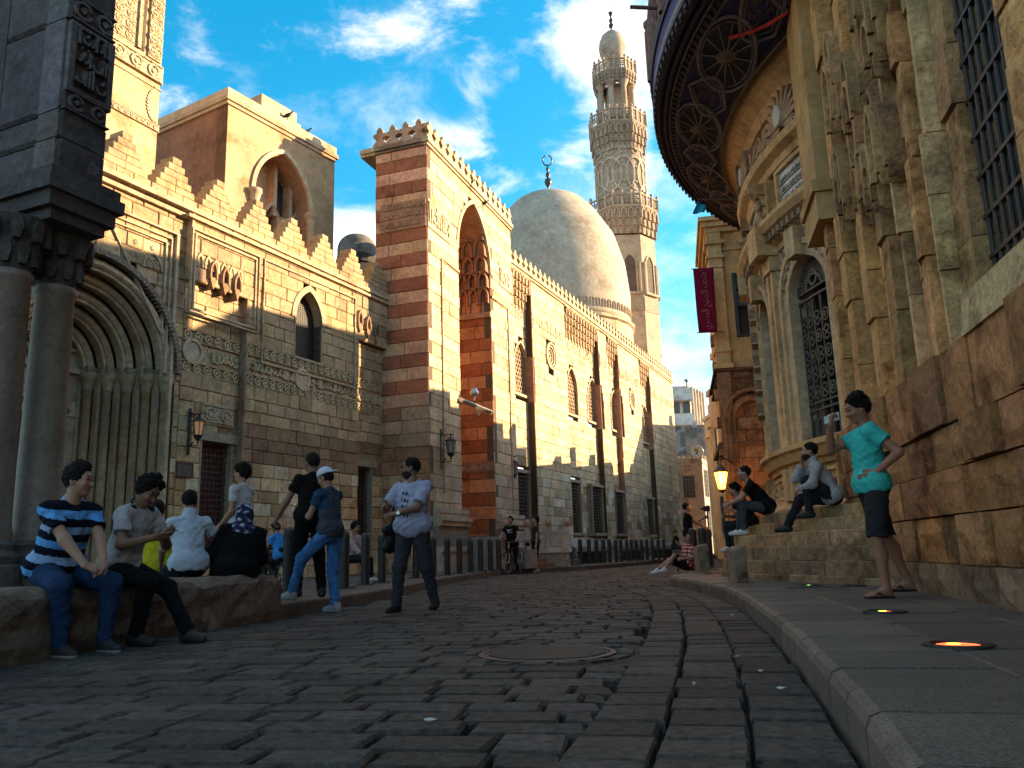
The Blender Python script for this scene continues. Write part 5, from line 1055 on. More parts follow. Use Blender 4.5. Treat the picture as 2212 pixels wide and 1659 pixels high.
for x0_, x1_, y0_, y1_, zt_ in ((1509, 1531, 1180, 1232, .72), (1588, 1612, 1182, 1252, .66)):
    p = gz((x0_+x1_)/2, y1_, .2); w = (x1_-x0_)*p[1]/1770*.5; b = MB((.22, .16, .105)); N = 6
    pr = [(w*1.0, .1), (w*1.0, zt_-.12), (w*.85, zt_-.03), (w*.5, zt_)]; 
    b.hexa([(p[0]-w, p[1]-.1, .1), (p[0]+w, p[1]-.1, .1), (p[0]+w, p[1]+.35, .1), (p[0]-w, p[1]+.35, .1), (p[0]-w, p[1]-.08, zt_-.06), (p[0]+w, p[1]-.1, zt_), (p[0]+w, p[1]+.35, zt_), (p[0]-w, p[1]+.35, zt_-.06)]); b.build('cheek_stone', M_OLD, stp)
# ================================================================ yellow house beyond
YF = Fr(atY(1556, 800, 24.)[:2], 101.)
yel = thing('yellow_house', 'ochre plastered house with a blue-framed window above a stone ground floor', 'building', YF.P(2, .15, -2))
yz0 = YF.z(1570, 797); yzt = YF.z(1560, 492); YW = 5.5
b = MB((.50, .315, .135)); wy = (YF.u(1586, 660), YF.u(1586, 660)+.95, YF.z(1600, 728), YF.z(1600, 588))
for a, e, z0_, z1_ in ((0, wy[0], yz0, yzt), (wy[1], YW, yz0, yzt), (wy[0], wy[1], yz0, wy[2]), (wy[0], wy[1], wy[3], yzt)): b.fbox(YF, a, e, z0_, z1_, -.4, 0)
b.build('upper_wall', M_PLASTER, yel)
b = MB((.45, .28, .12)); b.fbox(YF, 0, .4, .15, yzt, -3.9, -.4); b.fbox(YF, .4, YW, yzt-.3, yzt, -3.9, -.4); b.fbox(YF, 1.2, YW, yzt, yzt+.6, -3.9, -1.5); b.build('side_wall', M_PLASTER, yel)
ashlar(YF, courses(0, YW, .15, yz0, .42, .6), lambda k, u, z: vary((.25, .125, .06) if random.random() < .8 else (.33, .2, .11), .2), yel, limit=150, mt=M_OLD)
b = MB((.30, .16, .08)); ycx = YF.u(1625, 900); arch_ring(b, YF, ycx, YF.z(1620, 905), .5, .55, .16, -.02, .1, zb=.6, n=7); arch_ring(b, YF, ycx, YF.z(1620, 905), .66, .7, .1, -.02, .16, zb=.6, n=7, off=.12); b.build('blind_arch', M_OLD, yel)
b = MB((.54, .36, .17)); b.fbox(YF, -.1, .32, yz0, yzt-.1, -.45, .12); b.fbox(YF, -.16, .38, yz0, yz0+.14, -.5, .2); b.fbox(YF, -.14, .36, yz0+.5, yz0+.62, -.5, .17); b.fbox(YF, -.16, .38, yzt-1.0, yzt-.9, -.5, .17); b.fbox(YF, -.18, .4, yzt-.55, yzt-.45, -.5, .2); b.build('corner_pilaster', M_PLASTER, yel)
b = MB((.50, .33, .15)); 
for z0_, z1_, dd in ((yzt-.16, yzt, .14), (yzt, yzt+.16, .24), (yzt+.16, yzt+.3, .32)): b.fbox(YF, -dd, YW, z0_, z1_, -4, dd)
b.fbox(YF, -.06, YW, yzt-.75, yzt-.68, -.2, .05); b.build('cornice', M_PLASTER, yel)
b = MB((.14, .075, .04)); b.fbox(YF, -.2, YW, yz0-.08, yz0, -3.9, .16); b.fbox(YF, -.14, YW, yz0-.3, yz0-.24, -3.9, .08); b.fbox(YF, -.22, YW, yz0-2.35, yz0-2.2, -3.9, .06); b.fbox(YF, -.1, .28, .2, yz0-.1, -.3, .1, (.26, .15, .08)); b.build('string_course', M_OLD, yel)
b = MB((.10, .2, .26)); b = MB((.05, .06, .07)); frame(b, YF, wy[0]+.05, wy[1]-.05, wy[2]+.05, wy[3]-.05, .1, -.2, .03); zm = wy[2]+(wy[3]-wy[2])*.5; b.fbox(YF, wy[0], wy[1], zm-.04, zm+.04, -.2, .025); b.fbox(YF, wy[0], wy[1], zm+(wy[3]-zm)*.5-.02, zm+(wy[3]-zm)*.5+.02, -.18, .01); yw = b.build('window', M_WOOD, yel)
b = MB((.10, .28, .42)); b.fbox(YF, wy[0], wy[1], zm, wy[3], -.22, -.2); b.fbox(YF, wy[0], wy[1], wy[2], zm, -.22, -.2, (.03, .035, .04)); b.build('pane', M_GLASS, yw)  # upper pane's blue is the reflected sky put into the colour
for k in range(14): b = MB((.36, .2, .1)); z = 1.2+k*.42; b.fbox(YF, -.1-.1*(k % 2), .0, z, z+.3, -.5, -.1); b.build('quoin', M_OLD, yel)
# ================================================================ street beyond
def house(name, label, x0, x1, y0, y1, h, col, loc_label=None, floors=3, win=True, m=None):
    o = thing(name, label, 'building', ((x0+x1)/2, (y0+y1)/2, .1)); b = MB(col); b.box((x0, y0, .05), (x1, y1, h)); b.build('wall', m or M_PLASTER, o)
    b = MB(vary(col, .1)); b.box((x0-.1, y0-.1, h), (x1+.1, y1+.1, h+.25)); b.build('parapet', m or M_PLASTER, o); return o
def fwin(o, fr, u0, u1, z0, z1, col=(.03, .028, .03), bars=True, d=0.):
    b = MB((.16, .15, .14)); frame(b, fr, u0, u1, z0, z1, .08, d-.02, d+.05); w = b.build('window', M_WOOD, o); b = MB(col); b.fbox(fr, u0, u1, z0, z1, d-.02, d+.012); b.build('pane', M_GLASS, w)
    if bars: b = MB((.06, .055, .05)); grille(b, fr, u0, u1, z0, z1, d+.02, 4, 6, .016); b.build('bars', M_IRON, w)
cY = 66.; cA = atY(1522, 1090, cY); c0_ = atY(1466, 1090, cY); CH = atY(1522, 990, cY)[2]
CF = Fr((c0_[0], c0_[1]), 92.); CR = Fr((cA[0], cA[1]), 22.)
cor = thing('corner_stone_house', 'small grey stone corner house with barred windows at the far bend', 'building', (cA[0]-1, cA[1]+2, .1)); cw = cA[0]-c0_[0]
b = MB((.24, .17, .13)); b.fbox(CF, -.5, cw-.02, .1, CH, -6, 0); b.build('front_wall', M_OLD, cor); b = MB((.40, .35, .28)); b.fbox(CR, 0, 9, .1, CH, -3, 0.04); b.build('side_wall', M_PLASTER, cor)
b = MB((.28, .22, .17)); b.fbox(CF, -.5, cw+.05, CH-.5, CH-.4, -.1, .08); b.fbox(CR, -.05, 9, CH-.35, CH-.2, -.1, .1, (.5, .45, .37)); [trefoil(b, CF, .1+.42*i, CH, .6, -.2, 0) for i in range(int(cw/.42))]; [trefoil(b, CR, .3+.45*i, CH, .6, -.15, .05) for i in range(18)]; b.build('cresting', M_OLD, cor)
fwin(cor, CF, CF.u(1474, 1040), CF.u(1501, 1040), CF.z(1487, 1075), CF.z(1487, 1028)); zz1, zz2 = CH-1.0, CH-2.6
for k in range(3):
    for j in range(2): fwin(cor, CR, .5+j*.95+2.9*k, 1.2+j*.95+2.9*k, CH-3.0, CH-.85, d=.04); fwin(cor, CR, .5+j*.95+2.9*k, 1.2+j*.95+2.9*k, CH-6.2, CH-3.7, d=.04)
ls = thing('rooftop_loudspeaker', 'grey horn loudspeaker on the cresting of the corner stone house', 'loudspeaker', atY(1508, 983, cY)); p = atY(1506, 975, cY-.2); b = MB((.35, .34, .32))
f_ = [(.1, .5), (.14, .3), (.3, .1), (.52, 0), (.5, -.01), (.2, .12)]; V = []
for r, t in f_:
    for k in range(14): a = 2*pi*k/14; V.append((p[0]+r*cos(a)-.3*t, p[1]+t, p[2]+r*sin(a)))
b.add(V, [(j*14+k, j*14+(k+1) % 14, (j+1)*14+(k+1) % 14, (j+1)*14+k) for j in range(len(f_)-1) for k in range(14)]); b.build('horn', M_METAL, ls, smooth=True); b = MB((.2, .2, .2)); b.tube([p+[0, .4, -.1], p+[0, .4, -.9]], .06, 6); b.build('bracket', M_METAL, ls)
# grey flats
gY = 78.; g0, g1 = atY(1466, 1000, gY), atY(1592, 1000, gY); GH = atY(1520, 940, gY)[2]; GF = Fr(g0[:2], 91.); GW = g1[0]-g0[0]
gr = thing('grey_flats', 'plain grey-brown block of flats with rooftop satellite dishes', 'building', (g0[0]+3, gY+3, .1)); b = MB((.36, .31, .25)); b.fbox(GF, -3, GW+3, .1, GH-1.9, -8, 0); b.build('wall', M_PLASTER, gr); zA = atY(1520, 918, gY)[2]
b = MB((.23, .2, .18)); b.fbox(GF, .8, GF.u(1552, 940), GH-1.9, zA, -7, .05); b.fbox(GF, .8, GW+1, GH-1.9, atY(1570, 965, gY)[2], -6.5, .03); b.build('penthouse', M_PLASTER, gr)
for x0_, x1_, y0_, y1_ in ((1489, 1504, 925, 945), (1509, 1515, 927, 934), (1470, 1481, 1000, 1030), (1503, 1523, 998, 1025), (1560, 1576, 985, 1060), (1468, 1478, 935, 965)): fwin(gr, GF, GF.u(x0_, y0_), GF.u(x1_, y0_), GF.z(x0_, y1_), GF.z(x0_, y0_), bars=False, d=.06)
b = MB((.07, .065, .06)); b.fbox(GF, GF.u(1556, 985), GF.u(1590, 985), GF.z(1560, 1072), GF.z(1560, 980), 0, .9); b.build('enclosed_balcony', M_WOOD, gr); b = MB((.75, .75, .73)); b.fbox(GF, GF.u(1555, 982), GF.u(1590, 982), GF.z(1560, 982), GF.z(1560, 978), -.1, 1.2); b.build('awning', M_PLASTER, gr)
def dish(x, y, Y, r, grp='satellite dishes on the far roofs', lab='round satellite dish on the roof of the grey flats'):
    p = atY(x, y, Y); o = thing('satellite_dish', lab, 'satellite dish', p-[0, 0, r], grp); b = MB((.55, .54, .52)); V = []; n = 16; f_ = [(0.01, .25*r), (r*.5, .19*r), (r*.8, .08*r), (r, 0)]
    for rr_, t in f_:
        for k in range(n): a = 2*pi*k/n; V.append((p[0]+rr_*cos(a)+t*.4, p[1]+t, p[2]+rr_*sin(a)-t*.5))
    b.add(V, [(j*n+k, j*n+(k+1) % n, (j+1)*n+(k+1) % n, (j+1)*n+k) for j in range(3) for k in range(n)]); b.build('bowl', M_PLASTER, o, smooth=True); b = MB((.2, .2, .2)); b.tube([p+[0, .2*r, 0], p+[0, .3*r, -r*1.6]], .05, 5); b.tube([p+[0, 0, -r*.8], p+[0, -r*.8, 0]], .03, 4); b.build('mount', M_METAL, o)
dish(1551, 910, gY-1, .55, lab='largest satellite dish on the roof edge of the grey flats'); dish(1543, 913, gY-.5, .5, lab='satellite dish half hidden behind the largest dish on the grey flats'); dish(1500, 915, gY-1, .3, lab='small satellite dish above the dark penthouse window of the grey flats')
aY = 98.; a0_, a1_ = atY(1440, 900, aY), atY(1493, 900, aY); AH = atY(1480, 834, aY)[2]; AF = Fr(a0_[:2], 90.); AR = Fr(a1_[:2], 30.); AW = a1_[0]-a0_[0]
ap = thing('white_apartments', 'tall white apartment block with balconies behind the end of the mosque wall', 'building', (a0_[0]+2, aY+3, .1)); b = MB((.55, .47, .36)); b.fbox(AF, 0, AW, .1, AH, -6, 0); b.build('front_wall', M_PLASTER, ap); b = MB((.6, .5, .36)); b.fbox(AR, 0, 6, .1, AH, -4, 0); b.build('side_wall', M_PLASTER, ap)
for k in range(4):
    z0_ = AH-1.9-3.0*k; b = MB((.62, .6, .56)); b.fbox(AF, -1, AW+.1, z0_, z0_+1.5 if k == 0 else z0_+1.35, .0, 1.1); b.build('balcony', M_PLASTER, ap)
    for j in range(2): fwin(ap, AF, AW*(.28+.42*j), AW*(.28+.42*j)+.8, z0_-1.4, z0_-.1, bars=False, d=.02)
b = MB((.5, .44, .36)); [b.fbox(AR, .6+1.1*k, .75+1.1*k, 8, AH, 0, .25) for k in range(5)]; b.build('side_fin', M_PLASTER, ap)
p = atY(1484, 832, aY-.5); b = MB((.2, .2, .2)); b.tube([p-[0, 0, .4], p+[0, 0, .5]], .12, 6); b.lathe(p+[0, 0, .4], [(.12, 0), (.3, .1), (.3, .3), (.02, .42)], 10); b.build('roof_vent', M_METAL, ap)
# the sunward row of the street: unseen houses added behind the yellow house, rooflines set to shade the mosque wall
for nm, x0_, x1_, y0_, y1_, h in (('a two-storey plastered house next to the yellow house', 8.2, 16, 28.0, 32.5, 8.1), ('a low shop house with a flat roof', 9.0, 17, 32.5, 37.0, 7.4), ('a narrow plastered house with a roof hut', 10.2, 18, 37, 42.5, 6.7), ('a flat-roofed corner shop', 11.4, 19, 42.5, 48, 6.9), ('a brick-trimmed house at the bend', 12.8, 21, 48, 53.5, 6.6), ('a three-storey house facing the end of the mosque wall', 14.8, 23, 55, 63, 10.2)):
    o = house('shading_house', nm.replace('a ', 'plastered ', 1) if False else nm+' across from the mosque wall' if 'mosque' not in nm else nm, x0_, x1_, y0_, y1_, h, vary((.40, .32, .22), .12)); b = MB(vary((.36, .28, .2), .1)); b.box((x0_+.3, y0_+.6, h+.25), (x0_+1.8, y0_+1.9, h+random.uniform(.8, 1.5))); b.box((x0_+.1, y1_-1.8, h+.25), (x0_+1.2, y1_-1.1, h+random.uniform(.6, 1.1))); b.build('roof_hut', M_PLASTER, o)
    f_ = Fr((x0_, y0_), 0., side=-1)
    for k in range(2):
        for j in range(int(h//3.2)): fwin(o, f_, .8+k*2, 1.7+k*2, 1.2+j*3, 2.8+j*3, bars=False, d=.01)
# ================================================================ left foreground: pier on twin columns and stone bench
KF = Fr((-4.02, 6.75), 24.); KN = Fr((-4.02, 6.75), 114.)
pier = thing('column_pier', 'dark mottled stone pier with a carved inscription block carried on two columns', 'pier', KF.P(.4, .5, -.4))
kz = [KF.z(75, y) for y in (330, 245, 60)]; KL = KF.u(238, 250); DK = (.085, .075, .075)
z0k = KF.z(70, 345)
rows = [(z0k, z0k+.34), (z0k+.34, z0k+.62), (z0k+.62, z0k+1.55), (z0k+1.55, z0k+2.1), (z0k+2.1, z0k+2.7)]
for k, (a, e) in enumerate(rows):
    n = 2 if k in (0, 1, 3, 4) else 1
    for i in range(n):
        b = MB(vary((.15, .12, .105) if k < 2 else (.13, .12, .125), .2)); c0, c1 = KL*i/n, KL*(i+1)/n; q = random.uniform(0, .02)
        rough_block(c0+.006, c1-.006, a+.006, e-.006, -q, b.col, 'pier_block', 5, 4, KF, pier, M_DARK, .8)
    b = MB(vary((.08, .07, .07), .15)); b.block(KN, -.9, -.002+0, a+.006, e-.006, -.01, .03, KL*.9); b.build('pier_block', M_DARK, pier)  # near-side blocks coloured darker than the street-side ones
b = MB((.14, .13, .13)); za_, zb2 = rows[2]; frame(b, KF, .05, KL-.05, za_+.22, zb2-.05, .07, -.02, .03); [script_strokes(b, KF, .09, KL-.08, za_+.26+.2*k_, za_+.50+.2*k_, -.02, .06, 1.0, seed=77+k_) for k_ in range(3)]; scroll_band(b, KF, .02, KL-.02, za_+.0, za_+.2, -.02, .03); scroll_band(b, KF, .02, KL-.02, zb2+.0, zb2+.25, -.02, .025); b.build('inscription', M_DARK, pier)
b = MB((.075, .066, .066))
for dz, w, dd in ((-.1, .1, .10), (-.22, .12, .13), (-.36, .14, .08), (-.46, .1, .02)): b.hexa([KF.P(-dd, z0k+dz, -1.3), KF.P(KL+dd, z0k+dz, -1.3), KF.P(KL+dd, z0k+dz, dd), KF.P(-dd, z0k+dz, dd), KF.P(-dd*1.02, z0k+dz+w, -1.3), KF.P(KL+dd*1.02, z0k+dz+w, -1.3), KF.P(KL+dd*1.02, z0k+dz+w, dd*1.02), KF.P(-dd*1.02, z0k+dz+w, dd*1.02)])
b.build('impost_moulding', M_DARK, pier)
b = MB((.07, .06, .058)); b.fbox(KN, -6, -.9, z0k-.1, 8, -.6, -.02); b.build('lintel_beam', M_DARK, pier)
for x_, Y_ in ((122, 7.3), (22, 6.85)):
    p = atY(x_, 600, Y_); r = .185; zt_ = z0k-.46; c = (p[0], p[1], 0)
    b = MB((.19, .155, .125)); b.lathe(c, [(r*1.06, .86), (r*1.1, .92), (r*1.02, 1.0), (r*1.0, 1.1), (r*.9, zt_-.55), (r*1.0, zt_-.53), (r*1.02, zt_-.49), (r*.92, zt_-.46)], 28); sh = b.build('column_shaft', mat('grey marble', rough=.5, n1=(3, .2), n2=(25, .25), bump=.2, bscale=18, stain=(2.5, .55, (.55, .5, .45), .6)), pier, smooth=True)
    b = MB((.09, .08, .074)); b.lathe(c, [(r*.92, zt_-.46), (r*1.0, zt_-.36), (r*1.2, zt_-.2), (r*1.5, zt_-.06), (r*1.6, zt_)], 20)
    for k in range(10):
        for t in range(2): a = 2*pi*(k+.5*t)/10; rr_ = r*(1.05+.28*t); f_ = Fr((c[0]+rr_*cos(a), c[1]+rr_*sin(a)), 0); f_.n = np.array([cos(a), sin(a), 0]); f_.t = np.array([-sin(a), cos(a), 0]); b.ribbon(f_, [(0, zt_-.42+.2*t), (0, zt_-.3+.2*t), (.0, zt_-.2+.2*t)], [.05, .1, .04], -.03, .03+.02*t)
    b.build('capital', M_DARK, pier)
    b = MB((.12, .105, .095)); b.lathe(c, [(r*1.5, .5), (r*1.5, .66), (r*1.35, .68), (r*1.4, .74), (r*1.2, .79), (r*1.25, .84), (r*1.05, .88)], 24); b.build('column_base', M_DARK, pier, smooth=False)
b = MB((.11, .1, .09)); b.fbox(KF, -.4, KL+.3, .1, .5, -1.6, .12); b.build('stylobate', M_DARK, pier)
BN = Fr((-3.51, 5.78), 11.8); BL = 3.98
ben = thing('stone_bench', 'long rough-hewn stone bench block along the edge of the road', 'bench', BN.P(2, 0, -.4))
def rough_slab(u0, u1, c):
    nu, prof = max(4, int((u1-u0)/.16)), [(-.0, -.02), (.03, .1), (.02, .22), (.03, .34), (.02, .42), (-.03, .47), (-.12, .5), (-.3, .5), (-.55, .505), (-.85, .5), (-.9, .4), (-.9, 0)]
    V = []; m = len(prof)
    for i in range(nu+1):
        u = u0+(u1-u0)*i/nu; e = min(i, nu-i); s = .03 if e == 0 else 0
        for d, z in prof: V.append(BN.P(u+random.uniform(-.02, .02)*(e > 0), max(-.03, z-s*(z > .4)+random.uniform(-.014, .012)*(z > .05)), d-s+random.uniform(-.022, .022)*(d > -.7)))
    b = MB(c); b.add(V, [(i*m+j, i*m+j+1, (i+1)*m+j+1, (i+1)*m+j) for i in range(nu) for j in range(m-1)]+[tuple(range(m))[::-1], tuple(nu*m+j for j in range(m))]); b.build('bench_block', M_OLD, ben, smooth=False)
for a, e in ((-2.5, -1.3), (-1.29, -.1), (-.09, .62), (.63, 2.35), (2.36, BL)): rough_slab(a, e, vary((.21, .15, .10), .14))
# ================================================================ bollards
def bollard(p, h=.92, lab='', grp='', r=.078):
    o = thing('bollard', lab, 'bollard', p, grp); b = MB((.016, .014, .013)); x, y, z = p
    b.lathe((x, y, z), [(r*1.0, .0), (r, h-.16), (r*1.06, h-.15), (r*1.06, h-.09), (r, h-.08)], 14); b.build('post', M_IRON, o, smooth=False)
    b = MB((.03, .028, .027)); b.lathe((x, y, z), [(r, h-.08), (r*.95, h-.03), (r*.6, h), (.004, h+.006)], 14); b.build('cap', M_IRON, o)
    b = MB((.03, .028, .026)); b.box((x-.17, y-.13, z), (x+.17, y+.13, z+.008)); [b.lathe((x+sx*.13, y+sy*.1, z), [(.018, .008), (.016, .03), (.003, .032)], 6) for sx in (-1, 1) for sy in (-1, 1)]; b.build('base_plate', M_IRON, o)
for i, (x, y) in enumerate(((622, 1289), (744, 1272), (789, 1264), (825, 1259), (899, 1250), (936, 1246), (967, 1243), (993, 1240), (1017, 1237.5), (1039, 1235), (1060, 1233), (1078, 1231))): bollard(gz(x, y, .155), .93, 'black iron bollard along the kerb before the striped portal', 'bollards before the portal')
for i, (x, y) in enumerate(((1255, 1220), (1274, 1219), (1290, 1217.7), (1305, 1217), (1318, 1216), (1332, 1215), (1343, 1214), (1356, 1213.3), (1366, 1212.6), (1376, 1212), (1388, 1211.4), (1399, 1210.8), (1411, 1210.2), (1424, 1209.6), (1436, 1209))): bollard(gz(x, y, .155), .93, 'black iron bollard in the row along the mosque wall', 'bollards along the mosque wall')
for x, Y, i in ((1501, 21, 0), (1521, 20.5, 1), (1534, 22.5, 2)): p = atY(x, 1220, Y); bollard((p[0], p[1], .13), 1.0, 'black iron bollard beside the curved steps', 'bollards beside the steps', .1)
# ================================================================ wall lanterns
def lantern(fr, x, y, s, lab, lit=None, d=.0):
    u, z = fr.uv(x, y, d+.35*s); p = fr.P(u, z, d+.38*s); o = thing('wall_lantern', lab, 'lantern', fr.P(u, z, d)); IR = (.02, .017, .015)
    b = MB(IR); b.fbox(fr, u-.03, u+.03, z-.75*s, z+.62*s, d, d+.04)
    for sg in (1, -1): b.ribbon(Fr(fr.P(u, 0, d)[:2], math.degrees(atan2(fr.n[0], fr.n[1]))), [(.02+.22*s*t, z+sg*(.42*s+.1*s*sin(t*5)*(1-t))) for t in np.linspace(0, 1, 12)], .03*s, -.02, .02)
    b.tube([fr.P(u, z+.42*s, d), fr.P(u, z+.42*s, d+.5*s)], .016*s, 6); b.tube([fr.P(u, z-.5*s, d), fr.P(u, z-.5*s, d+.42*s)], .016*s, 6)
    for k in range(3): b.tube([fr.P(u, z+(.3-.25*k)*s+.09*s*sin(q), d+.1*s+.08*s*cos(q)) for q in np.linspace(0, 5, 9)], .012*s, 5)
    b.build('bracket', M_IRON, o)
    b = MB(IR); b.lathe(p, [(.005, .44*s), (.03*s, .38*s), (.02*s, .33*s), (.07*s, .3*s), (.2*s, .22*s), (.21*s, .19*s), (.17*s, .18*s)], 6); b.lathe(p, [(.12*s, -.2*s), (.14*s, -.22*s), (.09*s, -.3*s), (.03*s, -.36*s), (.03*s, -.44*s), (.004, -.47*s)], 6)
    for k in range(6): a = k*pi/3; b.tube([p+np.array([.165*s*cos(a), .165*s*sin(a), .19*s]), p+np.array([.115*s*cos(a), .115*s*sin(a), -.2*s])], .012*s, 5)
    b.build('frame', M_IRON, o)
    b = MB((.25, .22, .17)); b.lathe(p, [(.15*s, .18*s), (.105*s, -.2*s)], 6); gl_ = b.build('glass', MATS['lamp glass'] if 'lamp glass' in MATS else mat('lamp glass', rough=.3, n1=(3, .1), n2=(30, .1), bump=0), o)
    if lit: b = MB((1, .8, .5)); b.lathe(p, [(.004, .1*s), (.06*s, .06*s), (.075*s, -.03*s), (.05*s, -.12*s), (.004, -.15*s)], 10); b.build('bulb', lit, o, smooth=True); gl_.data.materials[0] = mat('lit lamp glass', rough=.4, n1=(3, .1), n2=(30, .1), bump=0, emis=((1, .5, .18), .04))
LIT1 = mat('warm bulb', attr=False, base=(1, .8, .5), n1=(1, 0), n2=(1, 0), bump=0, emis=((1, .6, .25), 5)); 
lantern(LF, 427, 925, .8, 'black wrought iron wall lantern, lit, beside the pointed doorway', LIT1, .02)
lantern(PB, 972, 965, .95, 'black wrought iron lantern on the portal beside its entrance niche', None, .04)
lantern(WF, 1107, 1012, 1.15, 'black wrought iron lantern where the portal meets the long wall', None, .04)
# ================================================================ glowing street lamp on the yellow house
pl = atY(1558, 1036, 22.8); sl = thing('street_lamp', 'glowing orange street lantern on a bracket by the yellow house', 'street lamp', pl)
b = MB((1, .6, .2)); b.lathe(pl, [(.10, -.26), (.19, .2), (.17, .22)], 8); b.build('lit_glass', mat('sodium glass', attr=False, base=(1, .5, .1), n1=(1, 0), n2=(1, 0), bump=0, emis=((1, .33, .03), 3.2)), sl)
b = MB((.03, .025, .02)); b.lathe(pl, [(.004, .5), (.04, .42), (.21, .22), (.215, .2), (.19, .19)], 8); b.lathe(pl, [(.11, -.26), (.12, -.29), (.03, -.36), (.004, -.38)], 8); [b.tube([pl+np.array([.10*cos(k*pi/4), .10*sin(k*pi/4), -.26]), pl+np.array([.19*cos(k*pi/4), .19*sin(k*pi/4), .2])], .011, 5) for k in range(8)]; b.build('frame', M_IRON, sl)
q = YF.P(.15, pl[2]+.55, 0); b = MB((.03, .025, .02)); b.tube([pl+[0, 0, .48], pl+[0, 0, .6], pl*.5+q*.5+[0, 0, .35], q], .025, 6); b.build('bracket', M_IRON, sl)
ld = bpy.data.lights.new('street_lamp_light', 'POINT'); ld.energy = 25; ld.color = (1, .45, .12); ld.shadow_soft_size = .15; lo = bpy.data.objects.new('street_lamp_light', ld); C.objects.link(lo); lo.location = pl+np.array([0, -.3, 0])
# ================================================================ banner with Arabic lettering, blue flag
ba = thing('museum_banner', 'tall dark red cloth banner with vertical Arabic lettering on the yellow house', 'banner', atY(1523, 650, 23.4))
bY = 23.4; c4 = [atY(x, y, bY) for x, y in ((1510, 719), (1549, 716), (1541, 577), (1497, 581))]
NBU, NBV = 8, 18; V = []; F = []
def bpt(s, t, d=0.): p = (c4[0]*(1-s)+c4[1]*s)*(1-t)+(c4[3]*(1-s)+c4[2]*s)*t; return p+np.array([0, -d+.035*sin(s*4+t*5)*(.3+t*(1-t)*2), 0])
V = [bpt(i/NBU, j/NBV) for j in range(NBV+1) for i in range(NBU+1)]; w = NBU+1
b = MB((.17, .008, .03)); b.add(V, [(j*w+i, j*w+i+1, (j+1)*w+i+1, (j+1)*w+i) for j in range(NBV) for i in range(NBU)]); bo = b.build('cloth', M_CLOTH, ba, smooth=True); sm = bo.modifiers.new('thickness', 'SOLIDIFY'); sm.thickness = .006
b = MB((.03, .03, .03)); b.tube([c4[3]+[-.06, 0, 0], c4[2]+[.35, .1, .02]], .014, 6); b.tube([c4[0]+[-.06, 0, 0], c4[1]+[.25, .1, .02]], .014, 6); b.tube([bpt(0, t) for t in np.linspace(0, 1, 6)], .009, 5); b.tube([bpt(1, t) for t in np.linspace(0, 1, 6)], .009, 5); b.build('rod', M_IRON, ba)
def glyphs(codes, size):
    cu = bpy.data.curves.new('lettering', 'FONT'); cu.body = ''.join(chr(c) for c in codes); cu.size = size; cu.extrude = .0; cu.offset = 0; t = bpy.data.objects.new('tmp_text', cu); C.objects.link(t); bpy.context.view_layer.update()
    me = bpy.data.meshes.new_from_object(t.evaluated_get(bpy.context.evaluated_depsgraph_get())); bpy.data.objects.remove(t); return me
# the museum's name in joined letter shapes, set right to left
words = [0xFEF1, 0xFEAE, 0xFEBC, 0xFEE4, 0xFEDF, 0xFE8D, 0x20, 0xFE9E, 0xFEF4, 0xFEB4, 0xFEE8, 0xFEDF, 0xFE8D, 0x20, 0xFED2, 0xFEA4, 0xFE98, 0xFEE3]
me = glyphs(words, 1.0); TV = np.array([v.co[:] for v in me.vertices]) if len(me.vertices) else np.zeros((0, 3))
if len(TV):
    mn_, mx_ = TV.min(0), TV.max(0); sx, sy = mx_[0]-mn_[0], mx_[1]-mn_[1]; V = []
    for v in TV: a = (v[0]-mn_[0])/sx; h = (v[1]-mn_[1])/sy; V.append(bpt(.22+.58*(1-h), .06+.88*a, .012))
    for nm, off, cc in (('lettering', 0, (.02, .004, .008)), ('lettering_edge', 1, (.62, .2, .24))):
        b = MB(cc); b.add([v+(np.array([.018, .006, -.018]) if off else 0) for v in V], [tuple(p.vertices) for p in me.polygons]); b.build(nm, M_CLOTH, ba)
fl = thing('blue_flag', 'small bright blue flag under the edge of the painted eave', 'flag', atY(1512, 450, 16.)); F4 = [atY(x, y, 16.) for x, y in ((1496, 461), (1520, 460), (1527, 449), (1509, 432))]; b = MB((.02, .28, .42)); n = 6
V = [(F4[0]*(1-s)+F4[1]*s)*(1-t)+(F4[3]*(1-s)+F4[2]*s)*t+np.array([0, .05*sin(s*6), 0]) for t in np.linspace(0, 1, n) for s in np.linspace(0, 1, n)]; b.add(V, [(j*n+i, j*n+i+1, (j+1)*n+i+1, (j+1)*n+i) for j in range(n-1) for i in range(n-1)]); o_ = b.build('cloth', M_CLOTH, fl, smooth=True); o_.modifiers.new('t', 'SOLIDIFY').thickness = .005; b = MB((.1, .09, .08)); b.tube([F4[3]+[-.02, 0, .02], F4[2]+[.9, .2, .25]], .015, 6); b.build('pole', M_IRON, fl)
